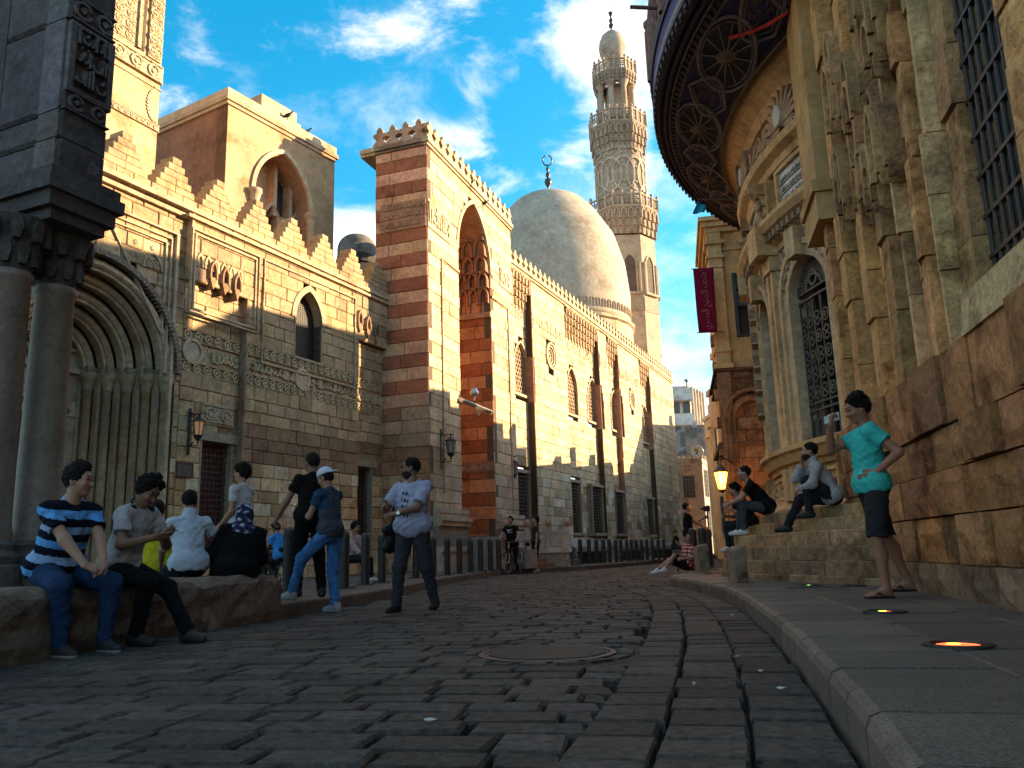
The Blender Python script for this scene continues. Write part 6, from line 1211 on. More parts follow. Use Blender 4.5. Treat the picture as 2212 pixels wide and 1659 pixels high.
# ================================================================ marble rostrum, benches, cabinet, conduit
RX0, RX1, RY0, RY1 = -.35, 1.85, 29.2, 33.
ros = thing('marble_rostrum', 'pale marble platform with panelled parapet and ball finials beside the portal', 'platform', (.75, 31, .1)); RF = Fr((RX0, RY0), 92.); RW = RX1-RX0
b = MB((.34, .29, .23)); b.fbox(RF, 0, RW, .02, .62, -3.8, 0); b.fbox(RF, -.08, RW+.1, .0, .12, -3.9, .1); b.build('base', M_OLD, ros)
b = MB((.5, .45, .38)); b.fbox(RF, -.05, RW+.06, .62, .74, -3.8, .08); b.fbox(RF, -.02, RW+.03, .74, .8, -3.8, .04); b.build('moulding', M_STONE, ros)
for i in range(3):
    b = MB(vary((.46, .40, .33), .06)); u0_, u1_ = RW*i/3+.08, RW*(i+1)/3-.08; b.fbox(RF, u0_, u1_, .8, 1.38, -.12, -.02); frame(b, RF, u0_+.06, u1_-.06, .86, 1.32, .05, -.03, .01); b.build('parapet_panel', M_STONE, ros)
for i in range(4):
    b = MB((.42, .36, .29)); u = RW*i/3; u = min(max(u, .07), RW-.07); b.fbox(RF, u-.075, u+.075, .8, 1.48, -.16, .02); b.lathe(RF.P(u, 1.48, -.07), [(.05, 0), (.04, .04), (.11, .1), (.13, .18), (.1, .27), (.02, .31)], 12, col=(.36, .24, .17)); b.build('post_with_ball', M_STONE, ros)
b = MB((.46, .40, .33)); [b.fbox(Fr((RX1, RY0), 2.), .1+1.2*k, 1.1+1.2*k, .8, 1.38, -.1, 0) for k in range(3)]; b.build('side_parapet', M_STONE, ros)
b = MB((.1, .09, .085)); b.lathe(RF.P(RW+.15, 0, -.2), [(.2, .0), (.2, .35), (.15, .38), (.13, .55), (.08, .6), (.08, .75), (.02, .8)], 10); b.build('corner_stone', M_DARK, ros)
for x0_, x1_, y_, Y, lb_ in ((1236, 1308, 1216, 33.5, 'dark slab bench next to the marble rostrum'), (1350, 1385, 1209, 41, 'dark slab bench under the middle grated windows of the mosque wall'), (1414, 1448, 1206, 46, 'dark slab bench near the far end of the mosque wall')):
    p0, p1 = atY(x0_, y_, Y), atY(x1_, y_, Y+1.5); L = p1-p0; f_ = Fr(p0[:2], math.degrees(atan2(L[0], L[1]))); Ln = hypot(L[0], L[1]); o = thing('street_bench', lb_, 'bench', f_.P(Ln/2, .15, 0), 'benches along the mosque wall')
    b = MB((.045, .04, .038)); b.fbox(f_, 0, Ln, .55, .63, -.3, .25); b.build('seat', M_WOOD, o)
    for u in (.15, Ln*.5, Ln-.6): b = MB((.03, .027, .025)); b.fbox(f_, u, u+.45, .15, .55, -.25, .2); b.build('leg', M_WOOD, o)
cb = LF.uv(810, 1190, .5); o = thing('utility_cabinet', 'grey metal utility cabinet standing by the kerb bollards', 'cabinet', gz(810, 1226, .155)); p = gz(810, 1226, .155); b = MB((.26, .23, .19)); b.box((p[0]-.27, p[1], .15), (p[0]+.27, p[1]+.3, .98)); b.box((p[0]-.29, p[1]-.02, .98), (p[0]+.29, p[1]+.32, 1.02)); b.build('body', M_METAL if False else M_PLASTER, o); b = MB((.05, .045, .04)); b.box((p[0]-.005, p[1]-.008, .2), (p[0]+.005, p[1]+.0, .95)); [b.box((p[0]-.26, p[1]-.02, z), (p[0]-.2, p[1], z+.07)) for z in (.3, .8)]; b.build('door_seam', M_IRON, o)
p = WF.P(WE+.15, 0, .05); o = thing('cable_conduit', 'thin pale conduit running up the end of the mosque wall', 'pipe', (p[0], p[1], .15)); b = MB((.42, .4, .37)); b.tube([(p[0], p[1], .15), (p[0], p[1], 7.0), (p[0]-.3, p[1]+.1, 7.3)], .07, 6); b.build('pipe', M_PLASTER, o)
# ground lights
for i, (x, y, r, lab) in enumerate(((2070, 1396, .155, 'round recessed ground light glowing orange and green, on the slabs near the kerb'), (1912, 1323, .15, 'round recessed ground light with a small red glow, before the standing man'), (1750, 1266, .14, 'round recessed ground light at the foot of the curved steps'), (1842, 1266, .14, 'unlit recessed ground light at the foot of the curved steps'))):
    p = gz(x, y, .16); o = thing('ground_light', lab, 'ground light', p, 'recessed ground lights'); b = MB((.02, .018, .017)); b.lathe((p[0], p[1], .16), [(r, -.02), (r, .012), (r*.8, .016), (r*.78, .004), (.002, .004)], 28); b.build('rim', M_IRON, o)
    if i < 3:
        b = MB((1, .3, .1)); b.lathe((p[0], p[1], .166), [(r*.62*(1 if i == 0 else .55), .0), (.002, .003)], 20); b.build('lens', mat('ground lens red', attr=False, base=(.8, .1, .03), n1=(1, 0), n2=(1, 0), bump=0, emis=((1, .10, .03), .9)), o)
        b = MB((.2, 1, .1)); b.lathe((p[0]-.01, p[1]+.02, .1705), [(r*.2, .0), (.002, .002)], 12); b.build('green_lens', mat('ground lens green', attr=False, base=(.2, .6, .05), n1=(1, 0), n2=(1, 0), bump=0, emis=((.35, .9, .05), 1.2)), o)
# pigeons
for x, y, fr_, Yv, lab in ((621, 252, None, 24.5, 'pigeon perched on the roof hut of the plastered block'), (661, 288, None, 25.4, 'pigeon perched on the cornice edge of the plastered block'), (1016, 398, None, 28.9, 'pigeon perched on the portal battlements'), (1047, 441, None, 30.3, 'pigeon perched between the last portal battlements')):
    p = atY(x, y, Yv); o = thing('pigeon', lab, 'pigeon', p-[0, 0, .1], 'pigeons on the roofs'); b = MB((.035, .035, .04)); V = []; n = 8; pr = [(-.2, .0, .01), (-.12, .01, .03), (-.05, .03, .065), (.04, .06, .07), (.1, .1, .045), (.13, .15, .035), (.16, .17, .03), (.2, .165, .005)]
    for x_, z_, r in pr:
        for k in range(n): a = 2*pi*k/n; V.append((p[0]+x_, p[1]+r*cos(a), p[2]+z_+r*sin(a)))
    b.add(V, [(j*n+k, j*n+(k+1) % n, (j+1)*n+(k+1) % n, (j+1)*n+k) for j in range(len(pr)-1) for k in range(n)]); [b.tube([p+[.0, s*.02, -.04], p+[.01, s*.02, -.12]], .008, 4) for s in (-1, 1)]; b.build('body', M_CLOTH, o, smooth=True)
# ================================================================ bicycles
def bicycle(p, az, lab, s=1., col=(.03, .03, .03), steer=0.):
    o = thing('bicycle', lab, 'bicycle', p); a = radians(az); F = np.array([sin(a), cos(a), 0]); Rr = np.array([cos(a), -sin(a), 0]); p = np.array(p, float)
    Q = lambda f, z, r=0.: p+F*f*s+Rr*r*s+np.array([0, 0, z*s]); wr = .33
    for wx in (-.52, .52):
        b = MB((.015, .015, .015)); st = radians(steer) if wx > 0 else 0; c_ = Q(wx, wr+.02); fd = F*cos(st)+Rr*sin(st)
        b.tube([c_+(fd*cos(q)+np.array([0, 0, sin(q)]))*wr*s for q in np.linspace(0, 2*pi, 29)[:-1]], .02*s, 6, closed=True); w = b.build('wheel', M_IRON, o)
        b = MB((.35, .35, .35)); b.tube([c_+(fd*cos(q)+np.array([0, 0, sin(q)]))*(wr-.035)*s for q in np.linspace(0, 2*pi, 25)[:-1]], .01*s, 5, closed=True); [b.tube([c_, c_+(fd*cos(q)+np.array([0, 0, sin(q)]))*(wr-.03)*s], .0025*s, 3) for q in np.linspace(0, 2*pi, 15)[:-1]]; b.tube([c_-Rr*.05*s, c_+Rr*.05*s], .02*s, 6); b.build('spokes', M_METAL, w)
    b = MB(col); bb, sd_, hd, hd2, ra, fa = Q(-.05, .3), Q(-.17, .78), Q(.36, .8), Q(.39, .68), Q(-.52, .35), Q(.52, .35)
    for A, B, r in ((bb, sd_, .018), (bb, hd2, .022), (sd_, hd, .02), (ra, bb, .012), (ra, sd_, .012), (hd, hd2, .022)): b.tube([A, B], r*s, 6)
    b.build('frame', M_WOOD, o); b = MB((.5, .5, .5)); [b.tube([hd2, Q(.42, .6, k*.05), Q(.52, .35, k*.06)], .013*s, 6) for k in (-1, 1)]; b.tube([hd, Q(.33, .98)], .014*s, 6); b.build('fork', M_METAL, o)
    b = MB((.05, .05, .05)); b.tube([Q(.28, 1.02, -.3), Q(.34, .99, -.1), Q(.34, .99, .1), Q(.28, 1.02, .3)], .013*s, 6); [b.tube([Q(.28, 1.02, k*.19), Q(.27, 1.02, k*.31)], .019*s, 6, col=(.2, .02, .02)) for k in (-1, 1)]; b.build('handlebar', M_IRON, o)
    b = MB((.02, .02, .02)); b.tube([sd_, Q(-.19, .9)], .014*s, 6); b.tube([Q(-.34, .92), Q(-.2, .93), Q(-.02, .91)], [.07*s, .06*s, .02*s], 8); b.build('saddle', M_CLOTH, o)
    b = MB((.3, .3, .3)); b.tube([bb+Rr*.06*s, bb+Rr*.07*s+np.array([0, 0, -.16])*s+F*.03, bb+Rr*.16*s+np.array([0, 0, -.16])*s+F*.03], .011*s, 5); b.tube([bb-Rr*.06*s, bb-Rr*.07*s+np.array([0, 0, .16])*s, bb-Rr*.16*s+np.array([0, 0, .16])*s], .011*s, 5); b.lathe(bb, [(.09*s, -.004), (.09*s, .004)], 12); b.build('crank', M_METAL, o); return o
bicycle((-.12, 26.6, .0), 203, 'dark mountain bicycle straddled by the man in the black printed shirt', 1.0, (.02, .02, .022), 12)
bicycle((.25, 27.0, .0), 200, 'silver-framed bicycle held beside the grey-shirted man', 1.0, (.12, .12, .12), -15)
# ================================================================ people: bodies grown as one surface from a posed skeleton
M_SKIN = mat('skin', rough=.55, n1=(14, .08), n2=(60, .08), bump=.08, bscale=80, bdist=.003, spec=.35)
M_HAIR = mat('hair', rough=.6, n1=(30, .3), n2=(140, .5), bump=.9, bscale=120, bdist=.02, spec=.08)
M_FABRIC = mat('garment', rough=.92, n1=(7, .13), n2=(35, .10), bump=.8, bscale=13, bdist=.04, spec=.08)
M_SHOE = mat('shoe', rough=.6, n1=(9, .1), n2=(40, .15), bump=.2)
def V3(*a): return np.array(a, float)
def unit(v): n = np.linalg.norm(v); return v/n if n > 1e-9 else V3(0, 0, 1)
def surfnets(f, o, h):
    s = f < 0; nx, ny, nz = f.shape
    cnt = np.zeros((nx-1, ny-1, nz-1), np.int8)
    for i in (0, 1):
        for j in (0, 1):
            for k in (0, 1): cnt += s[i:nx-1+i, j:ny-1+j, k:nz-1+k]
    mix = (cnt > 0) & (cnt < 8); ci = np.argwhere(mix); N = len(ci)
    if N == 0: return np.zeros((0, 3)), []
    idx = -np.ones(mix.shape, np.int64); idx[mix] = np.arange(N)
    cr = [(i, j, k) for i in (0, 1) for j in (0, 1) for k in (0, 1)]
    val = np.stack([f[ci[:, 0]+a, ci[:, 1]+b, ci[:, 2]+c] for a, b, c in cr], 1)
    acc = np.zeros((N, 3)); num = np.zeros(N)
    for a in range(8):
        for b in range(a+1, 8):
            if sum(abs(cr[a][q]-cr[b][q]) for q in range(3)) != 1: continue
            va, vb = val[:, a], val[:, b]; m = (va < 0) != (vb < 0); t = np.where(m, va/np.where(m, va-vb, 1), 0)
            acc += np.where(m[:, None], np.array(cr[a])+(np.array(cr[b])-np.array(cr[a]))*t[:, None], 0); num += m
    P = (ci+acc/num[:, None])*h+o; Q = []
    for ax in range(3):
        sl0 = [slice(1, -1)]*3; sl1 = [slice(1, -1)]*3; sl0[ax] = slice(0, -1); sl1[ax] = slice(1, None)
        A, B = s[tuple(sl0)], s[tuple(sl1)]; e = np.argwhere(A != B); inside = A[tuple(e.T)]
        b = e+1; b[:, ax] -= 1; u, v = (ax+1) % 3, (ax+2) % 3
        def cell(du, dv): c = b.copy(); c[:, u] -= du; c[:, v] -= dv; return idx[tuple(c.T)]
        q = np.stack([cell(1, 1), cell(0, 1), cell(0, 0), cell(1, 0)], 1); q[~inside] = q[~inside][:, ::-1]; Q.append(q)
    return P, np.concatenate(Q)
def field(prims, h, infl=0., k=.025, wr=0., pad=.05, clip=None, seed=0, hf=1.):
    lo = np.min([p['lo'] for p in prims], 0)-infl-pad; hi = np.max([p['hi'] for p in prims], 0)+infl+pad
    n = np.ceil((hi-lo)/h).astype(int)+2; f = np.full(n, .3, np.float32); ax = [lo[i]+np.arange(n[i])*h for i in range(3)]
    for p in prims:
        r = [np.clip([int((p['lo'][i]-infl-k-.03-lo[i])/h), int((p['hi'][i]+infl+k+.03-lo[i])/h)+2], 0, n[i]) for i in range(3)]
        if any(a[1] <= a[0] for a in r): continue
        X, Y, Z = np.meshgrid(*[ax[i][r[i][0]:r[i][1]].astype(np.float32) for i in range(3)], indexing='ij', sparse=True)
        if p['t'] == 'cap':
            a, b = p['a'], p['b']; ab = b-a; L2 = max(1e-9, ab @ ab); t = np.clip(((X-a[0])*ab[0]+(Y-a[1])*ab[1]+(Z-a[2])*ab[2])/L2, 0, 1)
            d = np.sqrt((X-a[0]-t*ab[0])**2+(Y-a[1]-t*ab[1])**2+(Z-a[2]-t*ab[2])**2)-(p['ra']+(p['rb']-p['ra'])*t)
        else:
            R, c, q = p['R'], p['c'], p['r']; U = [((X-c[0])*R[i][0]+(Y-c[1])*R[i][1]+(Z-c[2])*R[i][2])/q[i] for i in range(3)]
            l = np.sqrt(U[0]**2+U[1]**2+U[2]**2); d = (l-1)*(min(q)+.35*(max(q)-min(q)))
        d = d-infl-p.get('x', 0.)
        for pt, nn in p.get('clip', ()): d = np.maximum(d, (X-pt[0])*nn[0]+(Y-pt[1])*nn[1]+(Z-pt[2])*nn[2])
        g = f[r[0][0]:r[0][1], r[1][0]:r[1][1], r[2][0]:r[2][1]]; kk = p.get('k', k)
        if p.get('sub'): g[...] = np.maximum(g, -d); continue
        hh = np.maximum(kk-np.abs(g-d), 0)/kk; g[...] = np.minimum(g, d)-hh*hh*kk*.25
    if wr or clip:
        X, Y, Z = np.meshgrid(*ax, indexing='ij', sparse=True)
        if hf != 1: X, Y, Z = X*hf, Y*hf, Z*hf
        if wr: f += (wr*(np.sin(X*31+5*np.sin(Z*13+seed)+seed)*np.sin(Z*27+4*np.sin(Y*17)+seed*2)+.6*np.sin(Y*43+3*np.sin(X*23+Z*15))*np.sin(Z*19+X*11+seed))).astype(np.float32)
        if hf != 1: X, Y, Z = X/hf, Y/hf, Z/hf
        for pt, nn in (clip or ()): f = np.maximum(f, ((X-pt[0])*nn[0]+(Y-pt[1])*nn[1]+(Z-pt[2])*nn[2]).astype(np.float32))
    return f, lo
def cap(a, b, ra, rb, **k): r = max(ra, rb); return dict(t='cap', a=np.array(a, float), b=np.array(b, float), ra=ra, rb=rb, lo=np.minimum(a, b)-r, hi=np.maximum(a, b)+r, **k)
def ell(c, R, r, **k): m = max(r); c = np.array(c, float); return dict(t='ell', c=c, R=R, r=r, lo=c-m, hi=c+m, **k)
def ik(a, t, l1, l2, pole):
    d = t-a; L = np.linalg.norm(d); L = min(max(L, abs(l1-l2)+.02), (l1+l2)*.998); u = unit(d); t = a+u*L
    x = (l1*l1-l2*l2+L*L)/(2*L); y = sqrt(max(0, l1*l1-x*x)); p = pole-u*(pole @ u); return a+u*x+unit(p)*y, t
def mesh_obj(name, prims, h, mt, parent, colf, infl=0., k=.025, wr=0., clip=None, seed=0, smooth=True, hf=1.):
    f, o = field(prims, h, infl, k, wr, clip=clip, seed=seed, hf=hf); P, Q = surfnets(f, o, h)
    if len(P) == 0: return None
    me = bpy.data.meshes.new(name); off = np.array(wloc(parent)); me.from_pydata((P-off).tolist(), [], Q.tolist())
    cen = P[Q].mean(1); cc = np.ones((len(Q), 4), np.float32); cc[:, :3] = colf(cen) if callable(colf) else np.array(colf)
    at = me.attributes.new('col', 'FLOAT_COLOR', 'FACE'); at.data.foreach_set('color', cc.ravel())
    if smooth: me.polygons.foreach_set('use_smooth', np.ones(len(Q), bool))
    me.materials.append(mt); ob = bpy.data.objects.new(name, me); C.objects.link(ob); ob.parent = parent; return ob
def person(label, pos, az, H=1.75, pel=(0, 0, .93), lean=(0, 0), twist=0., head=(0, 0, 0), hl=None, hr=None, fl=None, fr=None, el=None, er=None, kl=None, kr=None, tl=0., tr=0., build=1., shirt=(.3, .3, .3), sleeve=.5,
           pants=(.03, .03, .03), short=0., shoe=(.03, .03, .03), sole=None, skin=(.34, .20, .135), hair=(.012, .010, .009), hres=.0105, hcurl=(.9, .9), hdirl=None, hdirr=None, palml=None, palmr=None, beard=0., hairk='short', shirt_f=None, hem=.06, robe=None, scarf=None, cap_=None, sandal=False, glasses=None, loose=.0, group=None, pants_f=None, fingers=True, tag_=None, collar=False):
    s = H/1.75; o = thing('person', label, 'person', pos, group); A = radians(az); Fw = V3(sin(A), cos(A), 0); Rt = V3(cos(A), -sin(A), 0); Up = V3(0, 0, 1); O = np.array(pos, float)
    W = lambda q: O+(Rt*q[0]+Fw*q[1]+Up*q[2])*s
    D = lambda q: unit(Rt*q[0]+Fw*q[1]+Up*q[2])
    lf, lr = radians(lean[0]), radians(lean[1]); sp = D((sin(lr), sin(lf), cos(lf)*cos(lr))); P0 = W(pel)
    tw = radians(twist); sr = unit(Rt*cos(tw)-Fw*sin(tw)); sr = unit(sr-sp*(sr @ sp)); sf = np.cross(sp, sr); pr = unit(Rt-sp*(Rt @ sp)*.5)
    if sf @ Fw < 0: sf = -sf
    b = build; hipL, hipR = P0-pr*.092*s, P0+pr*.092*s; mid = P0+sp*.22*s; ch = P0+sp*.38*s+sf*.005; nk = P0+sp*.545*s-sf*.012*s
    sl_, sr_ = P0+sp*.465*s-sr*.168*s*(.6+.4*b), P0+sp*.465*s+sr*.168*s*(.6+.4*b)
    hy, hp, hrl = [radians(q) for q in head]; hf = Fw*cos(hy)+Rt*sin(hy); hu = unit(Up*cos(hp)+hf*(-sin(hp)*-1)*0+Up*0); hf2 = unit(hf*cos(hp)+Up*sin(hp)); hu = unit(Up*cos(hp)-hf*sin(hp)); hu = unit(hu+np.cross(hf2, hu)*-0+0*hu); hs = np.cross(hf2, hu); hu = unit(hu*cos(hrl)+hs*sin(hrl)); hs = np.cross(hf2, hu)
    hc = nk+unit(sp*.4+Up*.6)*.085*s+hu*.068*s+hf2*.028*s
    RH = (hs, hf2, hu); RT = (sr, sf, sp); RP = (pr, np.cross(sp, pr) if np.cross(sp, pr) @ Fw > 0 else -np.cross(sp, pr), sp)
    # arms
    ua, fa_ = .285*s, .25*s
    hl = W(hl) if hl is not None else sl_-sp*.5*s-sr*.06*s+sf*.05*s; hr = W(hr) if hr is not None else sr_-sp*.5*s+sr*.06*s+sf*.05*s
    eL, hl = ik(sl_, hl, ua, fa_, D(el) if el else unit(-sf-sr*.4-sp*.2)); eR, hr = ik(sr_, hr, ua, fa_, D(er) if er else unit(-sf+sr*.4-sp*.2))
    # legs
    th, sn = .435*s, .415*s
    fl = W(fl) if fl is not None else W((-.1, .0, .085)); fr = W(fr) if fr is not None else W((.1, .0, .085))
    kL, fl = ik(hipL, fl, th, sn, D(kl) if kl else unit(Fw+Rt*-.1)); kR, fr = ik(hipR, fr, th, sn, D(kr) if kr else unit(Fw+Rt*.1))
    toL, toR = [unit(Fw*cos(radians(t))+Rt*sin(radians(t))) for t in (tl, tr)]
    torso = [ell(P0+sp*.04*s, RP, (.165*s*b, .118*s*b, .13*s)), ell(mid, RT, (.138*s*b, .108*s*(.3+.7*b*b), .17*s)), ell(ch-sp*.03*s, RT, (.155*s*(.5+.5*b), .110*s*(.4+.6*b), .175*s)), cap(nk-sp*.035*s, sl_, .046*s, .050*s), cap(nk-sp*.035*s, sr_, .046*s, .050*s)]
    ab = .5+.5*b
    arms = [cap(sl_, eL, .050*s*ab, .040*s*ab), cap(sr_, eR, .050*s*ab, .040*s*ab)]; fore = [cap(eL, hl, .043*s*ab, .027*s), cap(eR, hr, .043*s*ab, .027*s)]
    legs = [cap(hipL, kL, .086*s*ab, .056*s*ab), cap(hipR, kR, .086*s*ab, .056*s*ab)]; shins = [cap(kL, fl, .054*s*ab, .036*s), cap(kR, fr, .054*s*ab, .036*s), ell(kL*.65+fl*.35-unit(np.cross(np.cross(kL-fl, Fw), kL-fl))*.02, (Rt, Fw, Up), (.045*s, .05*s, .09*s)), ell(kR*.65+fr*.35-unit(np.cross(np.cross(kR-fr, Fw), kR-fr))*.02, (Rt, Fw, Up), (.045*s, .05*s, .09*s))]
    neck = [cap(nk-sp*.03*s, hc-hu*.05*s-hf2*.012*s, .056*s*ab, .052*s)]
    hd = [ell(hc+hu*.012*s-hf2*.008*s, RH, (.074*s, .096*s, .105*s), k=.02), ell(hc-hu*.052*s+hf2*.022*s, RH, (.058*s, .066*s, .066*s), k=.03), cap(hc-hu*.005*s+hf2*.088*s, hc-hu*.034*s+hf2*.110*s, .009*s, .0145*s, k=.014), cap(hc+hu*.022*s+hf2*.078*s-hs*.04*s, hc+hu*.022*s+hf2*.078*s+hs*.04*s, .013*s, .013*s, k=.02), ell(hc-hu*.060*s+hf2*.083*s, RH, (.024*s, .010*s, .006*s), k=.01), ell(hc-hu*.072*s+hf2*.08*s, RH, (.021*s, .011*s, .008*s), k=.01), ell(hc-hu*.098*s+hf2*.066*s, RH, (.026*s, .02*s, .018*s), k=.02)]
    for q in (-1, 1): hd += [ell(hc-hu*.01*s+hs*q*.076*s-hf2*.008*s, RH, (.011*s, .021*s, .032*s), k=.012), ell(hc-hu*.028*s+hs*q*.038*s+hf2*.068*s, RH, (.022*s, .02*s, .018*s), k=.03)]
    hands = []
    def hand(w, e, side, curl, hdir, palm):
        d = D(hdir) if hdir is not None else unit(w-e); pn = D(palm) if palm is not None else unit(-side*sr-Up*.3); pn = unit(pn-d*(pn @ d)); lat = np.cross(d, pn); th_s = 1 if lat @ (hf+Up*.7) > 0 else -1; lat = lat*th_s
        for q in (-.024, -.008, .008, .024): hands.append(cap(w+lat*q*.7*s, w+d*.085*s+lat*q*1.1*s, .0165*s, .0145*s, k=.012))
        for i, q in enumerate((-.030, -.0105, .0105, .031)):
            Ls = (.062, .074, .078, .068)[i]*s; bs = w+d*.085*s+lat*q*s; a1 = curl*.75; d1 = unit(d*cos(a1)+pn*sin(a1)); m_ = bs+d1*Ls*.52; a2 = a1+curl*.95; d2 = unit(d*cos(a2)+pn*sin(a2)); hands.append(cap(bs, m_, .0100*s, .0090*s, k=.005)); hands.append(cap(m_, m_+d2*Ls*.5, .0090*s, .0075*s, k=.005))
        tb = w+d*.025*s+lat*.026*s; t1 = unit(d*.75+lat*.6+pn*.35*curl); m_ = tb+t1*.04*s; t2 = unit(d*.95+lat*.15+pn*.5*curl); hands.append(cap(tb, m_, .0135*s, .0115*s, k=.01)); hands.append(cap(m_, m_+t2*.034*s, .0112*s, .009*s, k=.006)); return w+d*.10*s+pn*.03*s
    if fingers: gl = hand(hl, eL, -1, hcurl[0], hdirl, palml); gr_ = hand(hr, eR, 1, hcurl[1], hdirr, palmr)
    else:
        gl, gr_ = hl, hr
        for w, e in ((hl, eL), (hr, eR)): d = unit(w-e); hands.append(cap(w, w+d*.09*s, .028*s, .03*s)); hands.append(cap(w+d*.08*s, w+d*.15*s, .026*s, .014*s))
    feet = []
    for a, t, kn in ((fl, toL, kL), (fr, toR, kR)): feet += [cap(a-Up*.045*s-t*.02*s, a-Up*.052*s+t*.13*s, .034*s, .028*s), cap(a-Up*.01*s, a-Up*.05*s+t*.08*s, .036*s, .028*s)]+([cap(a-Up*.055*s+t*.12*s+np.cross(Up, t)*q*s, a-Up*.058*s+t*(.185-abs(q)*.5)*s+np.cross(Up, t)*q*s, .013*s, .011*s, k=.006) for q in (-.03, -.01, .01, .03)] if sandal else [])
    # skin body: one surface
    thin = lambda L, x: [dict(p, x=x) for p in L]
    allp = thin(torso, -.012)+neck+hd+thin(arms, -.003)+fore+hands+thin(legs, -.016)+(shins if short else thin(shins, -.02))+(feet if sandal else [])
    if robe: allp = neck+hd+torso+arms+fore+hands
    def skinc(c):
        v = c-hc; r = np.tile(np.array(skin), (len(c), 1)); lip = (np.abs(v @ hu+.066*s) < .010*s) & (v @ hf2 > .075*s) & (np.abs(v @ hs) < .024*s); r[lip] = np.array(skin)*V3(.8, .55, .5); ck = (np.linalg.norm(v-(hf2*.08-hu*.03)*s, axis=1) < .06*s); r[ck] = r[ck]*V3(1.06, .95, .93); return r
    mesh_obj('body', allp, hres if fingers else hres*1.35, M_SKIN, o, skinc, k=.02)
    # clothing
    hp_ = P0-sp*hem*s
    if robe:
        rb = torso+[cap(sl_, eL, .075*s, .065*s), cap(sr_, eR, .075*s, .065*s), cap(eL, hl, .065*s, .07*s), cap(eR, hr, .065*s, .07*s), cap(hipL, kL, .13*s, .13*s), cap(hipR, kR, .13*s, .13*s), cap(kL, fl, .13*s, .16*s), cap(kR, fr, .13*s, .16*s), ell(P0-sp*.02*s, RP, (.23*s, .22*s, .16*s)), ell(mid, RT, (.19*s, .17*s, .2*s))]
        mesh_obj('robe', rb, hres*1.3, M_FABRIC, o, robe, infl=.02, k=.06, wr=.006, seed=3)
    else:
        cut = lambda a, e, f: a+(e-a)*f
        tops = [dict(p, x=.026 if i_ == 0 else (.008 if i_ == 1 else 0.), clip=[(hp_, -sp)] if i_ < 2 else []) for i_, p in enumerate(torso)]
        for a, e, w in ((sl_, eL, hl), (sr_, eR, hr)):
            if sleeve <= 1: ct = cut(a, e, sleeve); tops.append(cap(a, e, .050*s*ab, .050*s*ab, x=loose*.4, clip=[(ct, unit(e-a))]))
            else: ct = cut(e, w, sleeve-1); tops += [cap(a, e, .050*s*ab, .046*s*ab, x=.002), cap(e, w, .046*s*ab, .036*s, x=.004, clip=[(ct, unit(w-e))])]
        tops.append(cap(nk-sp*.05*s, nk+sp*(.035 if collar else -.015)*s-sf*.004, .058*s*ab, .058*s*ab, k=.02))
        mesh_obj('shirt', tops, hres, M_FABRIC, o, (lambda c: shirt_f((c-P0) @ sp/s, (c-P0) @ sr/s, (c-P0) @ sf/s)) if shirt_f else shirt, infl=.012+loose*.6, k=.035, wr=.0065, clip=[(nk+sp*.008*s, unit(sp*1.+sf*.5))] if not collar else [], seed=len(label))
        lg = [ell(P0+sp*.02*s, RP, (.148*s*b, .108*s*b, .12*s), clip=[(P0+sp*.10*s, sp)])]
        for hq, kq, fq in ((hipL, kL, fl), (hipR, kR, fr)):
            if short > 0: ct = cut(hq, kq, short) if short <= 1 else cut(kq, fq, short-1); lg.append(cap(hq, kq, .09*s*ab, .072*s*ab, x=.003, clip=[(ct, unit(kq-hq))] if short <= 1 else [])); (lg.append(cap(kq, fq, .066*s*ab, .066*s*ab, x=.006, clip=[(ct, unit(fq-kq))])) if short > 1 else None)
            else: lg += [cap(hq, kq, .09*s*ab, .063*s*ab), cap(kq, fq, .060*s*ab, .046*s, clip=[(fq-Up*.01*s, unit(fq-kq))])]
        mesh_obj('trousers' if not short else 'shorts', lg, hres*1.05, M_FABRIC, o, (lambda c: pants_f((c-P0) @ Up/s, c)) if pants_f else pants, infl=.010, k=.035, wr=.0055, seed=len(label)+2)
    # shoes
    if not (robe and not shoe):
        for a, t, nm in ((fl, toL, 'shoe'), (fr, toR, 'shoe')):
            if sandal:
                sw = np.cross(Up, t); z0 = a-Up*.079*s; mesh_obj('sandal', [cap(z0-t*.045*s+sw*q*s, z0+t*.175*s+sw*q*1.35*s, .016, .016) for q in (-.022, 0, .022)]+[cap(z0+t*.165*s, a-Up*.035*s+t*.085*s+sw*.036*s, .007, .009, k=.004), cap(z0+t*.165*s, a-Up*.035*s+t*.085*s-sw*.036*s, .007, .009, k=.004), cap(a-Up*.035*s+t*.085*s+sw*.036*s, z0+t*.04*s+sw*.05*s, .009, .009, k=.004), cap(a-Up*.035*s+t*.085*s-sw*.036*s, z0+t*.04*s-sw*.05*s, .009, .009, k=.004)], .007, M_SHOE, o, shoe, k=.01, clip=[(z0-Up*.006, -Up)]); continue
            gr0 = a-Up*.085*s; pp = [cap(a-Up*.045*s-t*.035*s, a-Up*.055*s+t*.14*s, .043*s, .036*s), cap(a-Up*.0*s-t*.008*s, a-Up*.04*s+t*.07*s, .046*s, .036*s), cap(a+Up*.02*s-t*.008*s, a-Up*.02*s-t*.012*s, .042*s, .046*s)]
            sc3 = (lambda c, g=gr0: np.where(((c-g) @ Up < .03)[:, None], np.array(sole), np.array(shoe))) if sole else shoe
            mesh_obj('shoe', pp, hres, M_SHOE, o, sc3, k=.03, clip=[(gr0, -Up)])
